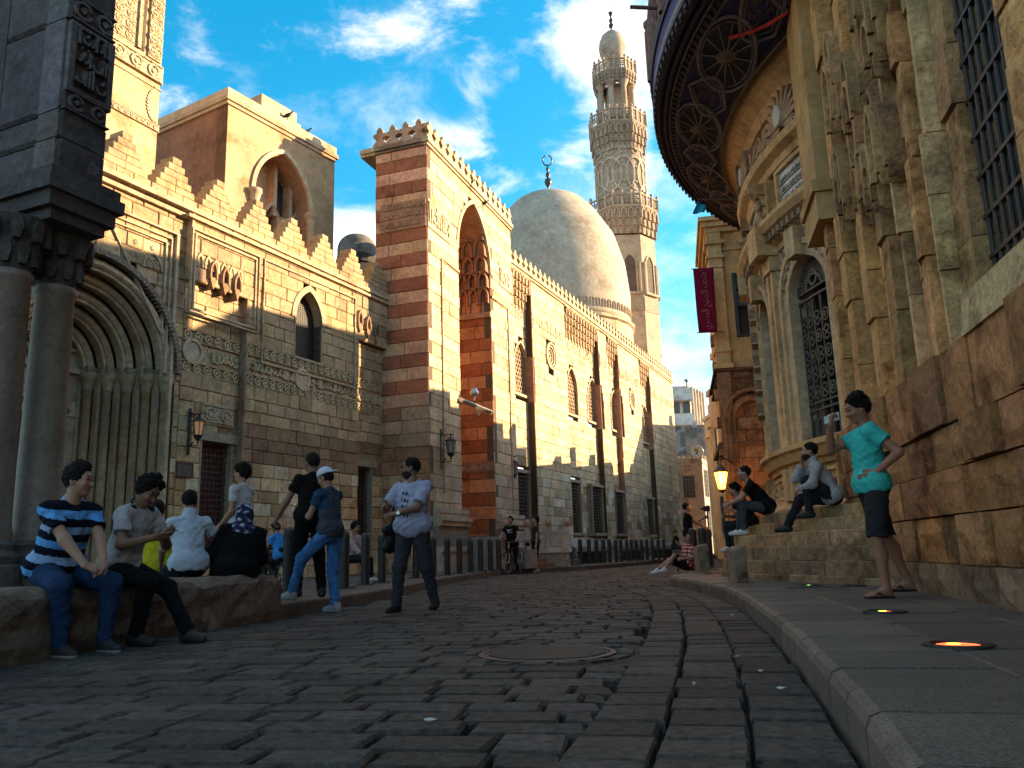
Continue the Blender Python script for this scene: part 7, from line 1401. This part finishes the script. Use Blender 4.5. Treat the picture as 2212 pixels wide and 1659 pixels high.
    # hair, eyes
    if hairk and not scarf and not cap_:
        big = {'short': .004, 'curly': .016, 'full': .010, 'quiff': .007}[hairk]; hb = [ell(hc+hu*.030*s-hf2*.022*s, RH, (.079*s, .098*s, .098*s), x=big*s, clip=[(hc+hf2*.064*s+hu*.07*s, unit(hf2*1.-hu*.75)), (hc-hu*.055*s-hf2*.04*s, unit(-hu+hf2*.25)), ] )]
        hb[0]['clip'] = [(hc+hf2*.062*s+hu*.060*s, unit(hf2-hu*.30)), (hc-hu*.062*s-hf2*.03*s, unit(-hu*1.+hf2*1.15))]
        if hairk == 'quiff': hb.append(cap(hc+hu*.112*s+hf2*.05*s, hc+hu*.125*s-hf2*.02*s, .03*s, .035*s))
        if hairk in ('curly', 'full'): hb += [ell(hc+hu*(.05+.06*cos(q*1.3))*s-hf2*.02*s*cos(q)+hs*.06*s*sin(q)+hf2*.03*s*sin(q*2.1), RH, (.045*s, .045*s, .045*s)) for q in np.linspace(0, 6.1, 7)]
        mesh_obj('hair', hb, min(hres*.8, .009), M_HAIR, o, hair, k=.02, wr=.004 if hairk == 'short' else .008, seed=5, hf=2.4)
    if beard: mesh_obj('beard', [ell(hc-hu*.062*s+hf2*.022*s, RH, (.063*s, .074*s, .068*s), x=.000+.007*beard, clip=[(hc-hu*.046*s, unit(hu*1.-hf2*.30))]), ], min(hres, .010), M_HAIR, o, (.035, .022, .016), k=.01, wr=.003, clip=[(hc-hu*.062*s+hf2*.094*s, unit(hf2*.9+hu*.5))])
    if fingers:
        for q in (-1, 1):
            e_ = MB((.02, .013, .01)); c_ = hc+hu*.006*s+hf2*.086*s+hs*q*.031*s; e_.lathe(c_, [(.0005, -.008*s), (.008*s, -.005*s), (.011*s, 0), (.008*s, .005*s), (.0005, .008*s)], 8); e_.build('eye', M_HAIR, o, smooth=True)
            bp_ = [hc+(hu*(.027+.008*sin(t*3.1))+hf2*(.094-.02*t)+hs*q*(.014+.038*t))*s for t in np.linspace(0, 1, 5)]; e_ = MB(hair); e_.tube(bp_, [.003*s, .006*s, .006*s, .005*s, .002*s], 5); e_.build('eyebrow', M_HAIR, o)
    if scarf:
        mesh_obj('headscarf', [ell(hc+hu*.01*s-hf2*.02*s, RH, (.1*s, .118*s, .128*s), clip=[(hc+hf2*.075*s, hf2)]), cap(hc-hu*.05*s-hf2*.02*s, nk-sp*.07*s, .09*s, .13*s, k=.05), cap(nk-sp*.08*s-sr*.08*s, nk-sp*.08*s+sr*.08*s, .1*s, .1*s, k=.05)], hres*1.1, M_FABRIC, o, scarf, k=.03, wr=.006)
    if cap_:
        mesh_obj('cap', [ell(hc+hu*.05*s-hf2*.01*s, RH, (.088*s, .108*s, .088*s), clip=[(hc+hu*.035*s, -hu)]), cap(hc+hu*.042*s-hf2*.10*s-hs*.035*s, hc+hu*.018*s-hf2*.195*s-hs*.03*s, .011*s, .008*s, k=.02), cap(hc+hu*.042*s-hf2*.10*s, hc+hu*.014*s-hf2*.205*s, .011*s, .008*s, k=.02), cap(hc+hu*.042*s-hf2*.10*s+hs*.035*s, hc+hu*.018*s-hf2*.195*s+hs*.03*s, .011*s, .008*s, k=.02)], .0085, M_FABRIC, o, cap_, k=.015)
        mesh_obj('hair', [ell(hc+hu*.0*s-hf2*.022*s, RH, (.082*s, .098*s, .08*s), clip=[(hc+hf2*.03*s, hf2), (hc-hu*.055*s, unit(-hu+hf2*.3)), (hc+hu*.045*s, hu)])], .010, M_HAIR, o, hair, wr=.002)
    if glasses:
        e_ = MB(glasses)
        for q in (-1, 1): e_.tube([hc+(hu*.008+hf2*.105+hs*q*.034)*s+(hs*cos(t)*.026+hu*sin(t)*.019)*s for t in np.linspace(0, 2*pi, 13)[:-1]], .003*s, 5, closed=True); e_.tube([hc+(hu*.012+hf2*.1+hs*q*.06)*s, hc+(hu*.006+hs*q*.084)*s], .003*s, 5)
        e_.tube([hc+(hu*.01+hf2*.108-hs*.01)*s, hc+(hu*.01+hf2*.108+hs*.01)*s], .003*s, 5); e_.build('glasses', M_METAL, o)
    return dict(o=o, hl=hl, hr=hr, gl=gl, gr=gr_, P0=P0, sp=sp, sr=sr, sf=sf, hc=hc, hf=hf2, hu=hu, hs=hs, sl=sl_, sr_=sr_, s=s, ch=ch, eL=eL, eR=eR, nk=nk)
# ---------------------------------------------------------------- who is in the street
def on(x, y, Y, z): p = atY(x, y, Y); return (p[0], p[1], z)
def box_at(mb, c, a, b, n, la, lb, ln, col=None):
    a, b, n = unit(a)*la/2, unit(b)*lb/2, unit(n)*ln/2; c = np.array(c)
    mb.hexa([c-a-b-n, c+a-b-n, c+a+b-n, c-a+b-n, c-a-b+n, c+a-b+n, c+a+b+n, c-a+b+n], col)
def phone(c, a, b, lab, col=(.012, .012, .014), kind='phone'):
    o = thing('mobile_phone', lab, 'phone', c); n = np.cross(unit(a), unit(b)); m = MB(col); box_at(m, c, a, b, n, .145, .072, .009); m.build('case', M_GLASS, o); m = MB((.05, .05, .06)); box_at(m, np.array(c)+unit(n)*.005, a, b, n, .13, .064, .002); m.build('screen', M_GLASS, o)
SK = (.30, .165, .105); SKD = (.19, .10, .062)
def stripes(t, r, f):
    k = ((t+.03)*1/.115) % 1; blue = np.array((.10, .30, .62)); pale = np.array((.28, .42, .66)); navy = np.array((.006, .008, .016)); u = ((t+.03)/.115).astype(int) % 2
    return np.where((k < .5)[:, None], np.where((u == 0)[:, None], blue, pale*.8), navy)
# 1 striped man on the bench
person('young man in a blue and navy striped T-shirt sitting with clasped hands on the bench', on(118, 1230, 6.55, 0), 118, 1.80, pel=(0, 0, .60), lean=(17, 0), head=(-28, -4, 0), build=1.17, hl=(-.06, .50, .62), hr=(.07, .50, .60), el=(-.9, -.2, -.5), er=(.9, -.3, -.4), hcurl=(1.15, 1.15), hdirl=(.75, .5, -.4), hdirr=(-.75, .5, -.4), palml=(.3, -.4, -.8), palmr=(-.3, -.4, -.8), fl=(-.16, .42, .08), fr=(.17, .40, .08), kl=(-.3, .9, .7), kr=(.35, .9, .7), shirt_f=stripes, sleeve=.62, pants=(.014, .034, .08), shoe=(.02, .02, .022), sole=(.3, .3, .3), hres=.0095, skin=SK, hairk='quiff')
# 2 man with headphones and phone
q = person('young man in a pale grey T-shirt bent over a phone on the bench', on(255, 1215, 7.15, 0), 106, 1.80, pel=(0, 0, .60), lean=(21, 0), head=(5, -38, 0), build=.95, hl=(-.07, .40, .86), hr=(.09, .42, .84), el=(-.7, -.2, -.7), er=(.7, -.2, -.7), hcurl=(1.0, 1.0), hdirl=(.3, .9, .2), hdirr=(-.3, .9, .2), palml=(.6, .0, .7), palmr=(-.6, 0, .7), fl=(-.13, .62, .08), fr=(.14, .34, .08), shirt=(.36, .35, .36), sleeve=.62, loose=.008, pants=(.008, .008, .010), shoe=(.02, .02, .02), skin=SKD, hairk='full', hres=.0095)
phone((q['gl']+q['gr'])/2+unit(q['hf'])*.02, q['hr']-q['hl'], q['hf']+q['hu'], 'small phone held in both hands by the man in the pale grey T-shirt', (.25, .25, .26))
hp = thing('headphones', 'black headphones resting round the neck of the man in the pale grey T-shirt', 'headphones', q['nk']); m = MB((.01, .01, .01)); m.tube([q['nk']+q['hs']*.095*cos(a)-q['hf']*.075*sin(a)+q['hu']*.02 for a in np.linspace(0, pi, 10)], .012, 6); [m.lathe(q['nk']+q['hs']*.1*k+q['hf']*.02-V3(0, 0, .02), [(.001, -.03), (.036, -.02), (.04, .01), (.03, .03), (.001, .035)], 10) for k in (-1, 1)]; m.build('band', M_SHOE, hp)
# 3-5 three people sitting on the far side of the bench, backs to the road
person('man in a bright yellow shirt sitting behind the stone bench, seen from behind', on(342, 1215, 9.6, 0), 318, 1.72, pel=(0, 0, .60), lean=(14, 0), head=(20, -5, 0), hl=(-.2, .38, .66), hr=(.2, .38, .66), fl=(-.15, .5, .1), fr=(.15, .5, .1), shirt=(.46, .40, .02), sleeve=.6, hres=.012, skin=SKD, fingers=True)
person('man in a pale blue-white polo shirt sitting behind the stone bench, seen from behind', on(408, 1225, 9.0, 0), 325, 1.78, pel=(0, 0, .60), lean=(12, 0), head=(10, -6, 0), build=1.02, hl=(-.2, .38, .66), hr=(.26, .34, .70), er=(.95, -.25, -.3), fl=(-.15, .5, .1), fr=(.15, .5, .1), shirt=(.46, .50, .58), sleeve=.55, pants=(.01, .012, .02), collar=True, hres=.011, skin=SK)
def scarfc(c): n = np.sin(c[:, 0]*60+np.sin(c[:, 2]*50)*2)+np.sin(c[:, 2]*70+c[:, 1]*40); return np.where((n > 1.25)[:, None], np.array((.42, .42, .48)), np.where((n > .1)[:, None], np.array((.07, .08, .17)), np.array((.02, .02, .05))))
person('woman in a black robe and a blue patterned headscarf sitting behind the stone bench', on(508, 1225, 9.15, 0), 342, 1.62, pel=(0, 0, .60), lean=(20, 8), head=(15, -10, 0), hl=(-.2, .36, .66), hr=(.2, .36, .66), fl=(-.18, .5, .12), fr=(.2, .46, .12), robe=(.006, .006, .007), scarf=scarfc, hres=.012, build=1.12, skin=SK)
# 6 laughing man standing beyond the bench
def shirt_print(t, r, f): m_ = (f > .05) & (np.abs(r) < .09) & (np.abs(t-.36) < .03) & (np.abs(((t-.36)*70) % 1-.5) > .2); return np.where(m_[:, None], np.array((.03, .03, .035)), np.array((.44, .43, .44)))
person('smiling curly-haired man in a white T-shirt standing before the red grated window', on(515, 1285, 10.9, .157), 285, 1.76, head=(0, 2, 0), hl=(-.16, .2, .95), hr=(.2, .1, .85), shirt_f=shirt_print, sleeve=.55, pants=(.02, .025, .04), hairk='curly', hres=.011, skin=SK)
# light-blue shirt beyond
person('person in a light blue patterned shirt sitting beside the pointed doorway', on(318, 1180, 12.0, .157), 300, 1.7, pel=(0, 0, .62), lean=(10, 0), head=(0, -20, 0), hl=(-.15, .3, .7), hr=(.15, .3, .7), fl=(-.15, .45, .1), fr=(.15, .45, .1), shirt=(.28, .42, .62), hres=.014, skin=SK, fingers=False)
# 7 children by the bollards
bicycle(on(588, 1240, 15.2, .155), 300, 'small child\'s bicycle ridden by the boy in the blue shirt', .72, (.03, .03, .03))
person('boy in a bright blue T-shirt riding a small bicycle on the pavement', on(603, 1250, 15.2, .155), 300, 1.34, pel=(0, -.05, .72), lean=(18, 0), head=(0, -8, 0), hl=(-.2, .42, .86), hr=(.2, .42, .86), fl=(-.11, .1, .35), fr=(.11, .12, .18), shirt=(.04, .22, .55), pants=(.03, .028, .028), hres=.012, skin=SK, hairk='full')
person('girl with long dark hair in black sitting near the boy on the bicycle', on(567, 1240, 15.6, .155), 175, 1.40, pel=(0, 0, .48), lean=(8, 0), head=(5, 5, 0), hl=(-.15, .3, .6), hr=(.15, .3, .6), fl=(-.12, .45, .1), fr=(.12, .45, .1), shirt=(.02, .02, .022), sleeve=1.8, hres=.013, skin=SK, hairk='full')
# 8 man in black leaning on the bollard
person('man in a black T-shirt and black trousers leaning on an iron bollard, seen from behind', on(667, 1292, 10.5, .157), 322, 1.82, pel=(0, 0, .95), lean=(6, 4), head=(-12, 2, 0), hl=(-.34, .24, .95), hr=(.16, .32, 1.12), el=(-.4, -.8, 0), er=(.7, -.6, -.3), hdirl=(0, .6, -.6), fl=(-.1, .12, .085), fr=(.12, -.1, .085), tl=-10, tr=20, shirt=(.008, .008, .008), sleeve=.55, loose=.004, pants=(.006, .006, .006), shoe=(.02, .02, .02), skin=SKD, hres=.0105)
# 9 man in the white cap, one foot on the kerb
def jeans(z, c): n = np.sin(c[:, 0]*37+c[:, 2]*9)*np.sin(c[:, 1]*31+c[:, 2]*13); return np.array((.055, .15, .34))*(1+.25*n[:, None])
def tee_tones(t, r, f): return np.where((t > .3)[:, None] & (np.abs(r) > .1)[:, None], np.array((.02, .055, .10)), np.array((.05, .055, .075)))  # dark blue sleeves on a grey body
q = person('young man in a backward white cap and ripped jeans, one foot on the kerb', on(712, 1320, 10.45, 0.), 287, 1.80, pel=(0, .0, .93), lean=(5, 0), twist=10, head=(0, -20, 0), hl=(-.04, .40, 1.20), hr=(.10, .42, 1.18), el=(-.5, -.4, -.8), er=(.55, -.4, -.8), hcurl=(.9, 1.1), hdirl=(.1, .9, .45), hdirr=(-.2, .9, .4), palml=(.7, -.1, .5), palmr=(-.7, -.1, .5), fl=(-.1, .46, .25), fr=(.05, -.05, .085), kl=(-.15, 1, .5), shirt_f=tee_tones, sleeve=.5, pants_f=jeans, shoe=(.30, .29, .29), sole=(.5, .5, .5), cap_=(.52, .56, .68), hres=.0095, skin=(.30, .16, .115))
phone((q['gl']+q['gr'])/2+V3(0, 0, .03), V3(0, 0, 1)+q['hf'], q['hs'], 'dark phone in the hands of the man in the white cap')
# 10 walking man with shoulder bag
def lav(t, r, f):
    m_ = (f > .06) & (np.abs(r-.02) < .055) & (t > .12) & (t < .42) & (np.sin(t*60+r*50)*np.sin(r*75-t*20) > .12); return np.where(m_[:, None], np.array((.05, .05, .07)), np.array((.30, .31, .42)))
q = person('heavy bearded man in a lavender-grey T-shirt walking with a black shoulder bag', on(893, 1326, 9.75, 0.), 203, 1.79, pel=(0, .0, .94), lean=(1, 0), head=(62, 0, 0), build=1.17, hl=(.02, .34, 1.10), hr=(.15, .36, 1.16), el=(-.85, -.3, -.6), er=(.8, -.3, -.7), hcurl=(.7, 1.1), hdirl=(.85, .5, -.1), hdirr=(-.2, .8, .45), palml=(.2, -.5, -.8), palmr=(-.6, .1, .7), fl=(-.17, -.20, .095), fr=(.13, .16, .09), tl=-14, tr=6, shirt_f=lav, sleeve=.78, loose=.008, hem=.10, pants=(.035, .035, .042), shoe=(.012, .012, .012), beard=1., glasses=(.02, .02, .02), skin=SKD, hres=.0095)
phone(q['gr']+V3(0, 0, .03), q['hf']+V3(0, 0, .4), q['hs'], 'black phone in the raised hand of the bearded walking man')
bg = thing('shoulder_bag', 'black shoulder bag hanging at the hip of the bearded walking man', 'bag', q['P0']+q['sr']*.30); m = MB((.008, .008, .009)); c_ = q['P0']+q['sr']*.31*q['s']-V3(0, 0, .10)
mesh_obj('bag_body', [cap(c_+q['sf']*.09+V3(0, 0, .1), c_-q['sf']*.09+V3(0, 0, .1), .05, .05), cap(c_+q['sf']*.09-V3(0, 0, .1), c_-q['sf']*.09-V3(0, 0, .1), .055, .055), cap(c_+V3(0, 0, .1), c_-V3(0, 0, .1), .07, .075)], .012, M_SHOE, bg, (.008, .008, .009), k=.05)
m.tube([c_+V3(0, 0, .12), q['P0']+q['sr']*.245*q['s']+q['sf']*.02+V3(0, 0, .15), q['ch']+q['sr']*.215*q['s']+q['sf']*.06, q['sr_']+q['sp']*.085-q['sr']*.04+q['sf']*.01, q['ch']+q['sr']*.1-q['sf']*.16, q['P0']+q['sr']*.22-q['sf']*.16+V3(0, 0, .12), c_-q['sf']*.06+V3(0, 0, .1)], .016, 5); m.build('strap', M_SHOE, bg)
wt_ = thing('wristwatch', 'steel wristwatch on the bearded walking man', 'watch', q['hl']); m = MB((.4, .4, .4)); d_ = unit(q['hl']-q['eL']); x_ = unit(np.cross(d_, V3(0, 0, 1))); y_ = np.cross(d_, x_); c_ = q['hl']-d_*.03; m.tube([c_+(x_*cos(a)+y_*sin(a))*.036 for a in np.linspace(0, 2*pi, 14)[:-1]], .008, 5, closed=True); m.build('strap', M_METAL, wt_); m = MB((.7, .7, .7)); m.tube([c_-V3(0, .034, 0), c_-V3(0, .046, 0)], .02, 10); m.build('dial', M_METAL, wt_)
# 11 woman seated beyond the bollards
person('woman in a patterned top and dark trousers sitting beyond the bollards', on(757, 1226, 17.6, .155), 115, 1.62, pel=(0, 0, .52), lean=(10, 0), head=(0, -10, 0), hl=(-.1, .42, .6), hr=(.12, .42, .58), fl=(-.08, .52, .085), fr=(.1, .5, .085), shirt_f=lambda t, r, f: np.where(((np.sin(t*90+r*60)*np.sin(r*110)) > .1)[:, None], np.array((.36, .20, .17)), np.array((.42, .36, .32))), sleeve=1.7, pants=(.012, .014, .022), shoe=(.4, .4, .4), hres=.014, skin=SK, hairk='full')
# 12-13 bicycle pair
q = person('man in a black T-shirt with a white chest logo standing astride a bicycle', (-.16, 26.75, 0), 200, 1.80, lean=(4, 0), head=(0, 2, 0), hl=(-.32, .36, 1.04), hr=(.34, .32, .98), fl=(-.2, .02, .085), fr=(.2, -.05, .085), shirt=(.008, .008, .009), pants=(.01, .01, .011), hres=.013, skin=SK, hairk='quiff', build=1.05, cap_=None)
m = MB((.75, .75, .75)); c_ = q['ch']+q['sf']*.142+V3(0, 0, .03); R_l = -q['sr']*-1
pts = [(-.085, .004), (-.075, -.022), (-.045, -.028), (.0, -.012), (.1, .042), (-.01, .006), (-.05, -.006), (-.07, .004), (-.072, .03)]; fr_ = Fr((0, 0), 0); fr_.P = lambda u, z, d: c_-q['sr']*-u*-1+V3(0, 0, z)+q['sf']*d
fr_.P = lambda u, z, d: c_+q['sr']*(-u)*-1*-1+V3(0, 0, z)+q['sf']*(d-.25*abs(u)*.6); m.prism(fr_, pts, -.02, .012); [m.prism(fr_, [(-.07+.024*k, -.075), (-.058+.024*k, -.075), (-.058+.024*k, -.06), (-.07+.024*k, -.06)], -.02, .012) for k in range(7)]; m.build('chest_logo', M_CLOTH, q['o'])
person('young man in a dark grey T-shirt and black shorts looking up beside the bicycles', (.62, 27.3, 0.0), 255, 1.80, head=(0, 24, 0), hl=(-.22, .05, .86), hr=(.24, .02, .84), shirt=(.03, .03, .034), pants=(.012, .012, .014), short=1.1, shoe=(.3, .3, .3), hres=.013, skin=SK, hairk='full')
# 14 man in the checked shirt on the ground
def plaid(t, r, f): a = np.abs((t*11) % 1-.5) < .2; b = np.abs((r*13) % 1-.5) < .17; return np.where((a & b)[:, None], np.array((.03, .008, .01)), np.where((a | b)[:, None], np.array((.30, .015, .02)), np.array((.55, .40, .38))))
person('man in a red checked shirt and shorts sitting on the ground, leg outstretched', on(1484, 1226, 21.0, .05), 262, 1.76, pel=(0, 0, .15), lean=(-8, 0), twist=-10, head=(-70, 4, 0), hl=(-.3, .2, .34), hr=(.34, .12, .06), fl=(-.1, .62, .10), fr=(.14, .74, .06), kl=(0, .4, 1), kr=(.1, .3, 1), shirt_f=plaid, sleeve=.75, pants=(.01, .01, .012), short=.9, shoe=(.5, .5, .5), hres=.0125, skin=SK)
# 15 man with the selfie stick
def tprint(t, r, f): m_ = (f > .05) & (np.abs(r) < .07) & (t > .2) & (t < .4) & (np.sin(t*150)*np.sin(r*120) > -.1); return np.where(m_[:, None], np.array((.3, .3, .3)), np.array((.008, .008, .009)))
q = person('man in a black printed T-shirt holding up a tripod-mounted camera beside the steps', on(1492, 1222, 22.5, .05), 95, 1.80, head=(-8, 3, 0), hl=(-.02, .42, 1.34), hr=(.1, .44, 1.08), shirt_f=tprint, sleeve=.45, hres=.0125, skin=SK)
tp = thing('camera_tripod', 'black camera on a tall folded stand held by the man in the printed T-shirt', 'tripod', (q['gr'][0], q['gr'][1], .1)); x_, y_ = q['gr'][0]+.02, q['gr'][1]; m = MB((.01, .01, .01)); [m.tube([(x_+.03*cos(a), y_+.03*sin(a), .1), (x_, y_, 1.2)], .012, 5) for a in (0, 2.1, 4.2)]; m.tube([(x_, y_, 1.15), (x_, y_, 1.62)], .016, 6); m.build('stand', M_IRON, tp); m = MB((.012, .012, .013)); m.box((x_-.09, y_-.05, 1.6), (x_+.06, y_+.05, 1.74)); m.tube([(x_-.09, y_, 1.67), (x_-.17, y_, 1.68)], .04, 8); m.build('camera', M_SHOE, tp)
# 16 far seated person
person('person in dark clothes sitting on the far end of the mosque wall benches', on(1458, 1205, 40, .155), 120, 1.72, pel=(0, 0, .56), lean=(14, 0), hl=(-.12, .4, .6), hr=(.12, .4, .6), fl=(-.12, .45, .09), fr=(.12, .45, .09), shirt=(.015, .015, .018), hres=.018, skin=SK, fingers=False)
# 17 men on the steps
person('man in a black T-shirt and glasses sitting on the steps, leaning forward', on(1662, 1120, 14.4, 0), 280, 1.80, pel=(0, 0, 1.25), lean=(35, 0), head=(0, 0, 0), hl=(-.1, .66, 1.33), hr=(.08, .66, 1.35), el=(-.6, .1, -.7), er=(.7, .1, -.7), hcurl=(1.2, 1.2), fl=(-.12, .44, .90), fr=(.16, .50, .90), shirt=(.007, .007, .008), sleeve=.6, pants=(.045, .05, .06), shoe=(.5, .48, .47), sole=(.6, .58, .56), glasses=(.5, .5, .5), hres=.0105, skin=SK, build=1.06)
person('dark-haired young man in black sitting behind the man with glasses on the steps', on(1622, 1130, 15.6, .20), 262, 1.70, pel=(0, 0, .90), lean=(26, 0), head=(25, -8, 0), hl=(-.1, .42, 1.16), hr=(.12, .45, 1.04), fl=(-.14, .42, .45), fr=(.14, .42, .45), shirt=(.012, .012, .014), sleeve=.6, pants=(.02, .02, .022), shoe=(.5, .5, .5), hres=.012, skin=SK, hairk='full')
# 18 bearded man on the upper steps
def pale_print(t, r, f): n = np.sin(t*190+r*90)*np.sin(r*170-f*120); return np.array((.30, .31, .31))*(1+.22*n[:, None])
q = person('bearded man in a pale shirt sitting on the steps, hand to his chin', on(1806, 1108, 11.65, 0), 283, 1.80, pel=(0, 0, 1.25), lean=(26, 0), head=(0, 3, 0), hl=(-.1, .46, 1.37), hr=(.06, .36, 1.74), el=(-.6, .2, -.8), er=(.45, .45, -.8), hcurl=(.9, 1.35), hdirr=(-.1, .25, .9), palmr=(-.5, -.8, .2), fl=(-.16, .36, 1.06), fr=(.17, .64, .89), kl=(-.2, .6, .9), kr=(.15, .5, 1.), shirt_f=pale_print, sleeve=1.85, collar=True, pants=(.018, .02, .026), shoe=(.015, .013, .012), beard=.6, hres=.010, skin=(.32, .17, .11), build=1.06)
# 19 man in turquoise, standing
q = person('young man in a turquoise T-shirt and flip-flops standing with a hand on his hip', on(1912, 1287, 7.6, .16), 272, 1.86, pel=(0, .0, .93), lean=(2, 0), twist=4, head=(-4, -16, 0), hl=(-.17, .02, 1.04), hr=(.05, .285, 1.49), el=(-.6, -.9, -.05), er=(.35, .75, -.85), hcurl=(.35, 1.5), hdirl=(.35, .85, -.35), palml=(.9, -.3, .1), hdirr=(-.2, -.1, .95), palmr=(.1, -1, .1), fl=(-.10, .02, .085), fr=(.12, -.26, .12), kl=(-.2, 1, 0), tl=-6, tr=4, shirt=(.045, .40, .36), sleeve=.52, loose=.01, hem=.05, pants=(.024, .022, .026), short=1.0, shoe=(.012, .01, .01), sandal=True, hres=.0095, skin=(.24, .105, .062), hairk='full', build=1.0)
phone(q['gr']+q['hf']*.03-V3(0, 0, .03), q['hf']+q['hs']*.1, V3(0, 0, 1), 'white phone held up to the mouth by the man in turquoise', (.6, .62, .6))

# scraps of litter on the road
for i, (x, y) in enumerate(((1075, 1262), (975, 1277), (1645, 1452), (1582, 1330), (1690, 1490), (1500, 1480), (930, 1560), (1590, 1420))):
    p = gz(x, y, .006); o = thing('paper_scrap', 'small pale scrap of litter lying on the cobbles', 'litter', p, 'litter on the cobbles'); a = random.uniform(0, 3); r = random.uniform(.012, .028); m = MB((.5, .48, .45)); m.add([p+V3(r*cos(a+q), r*.6*sin(a+q), .004+random.uniform(0, .012)) for q in (0, 1.3, 2.2, 3.6, 4.9)]+[p+V3(0, 0, .0)], [(0, 1, 2, 3, 4), (0, 1, 5), (1, 2, 5), (2, 3, 5), (3, 4, 5), (4, 0, 5)]); m.build('paper', M_CLOTH, o)
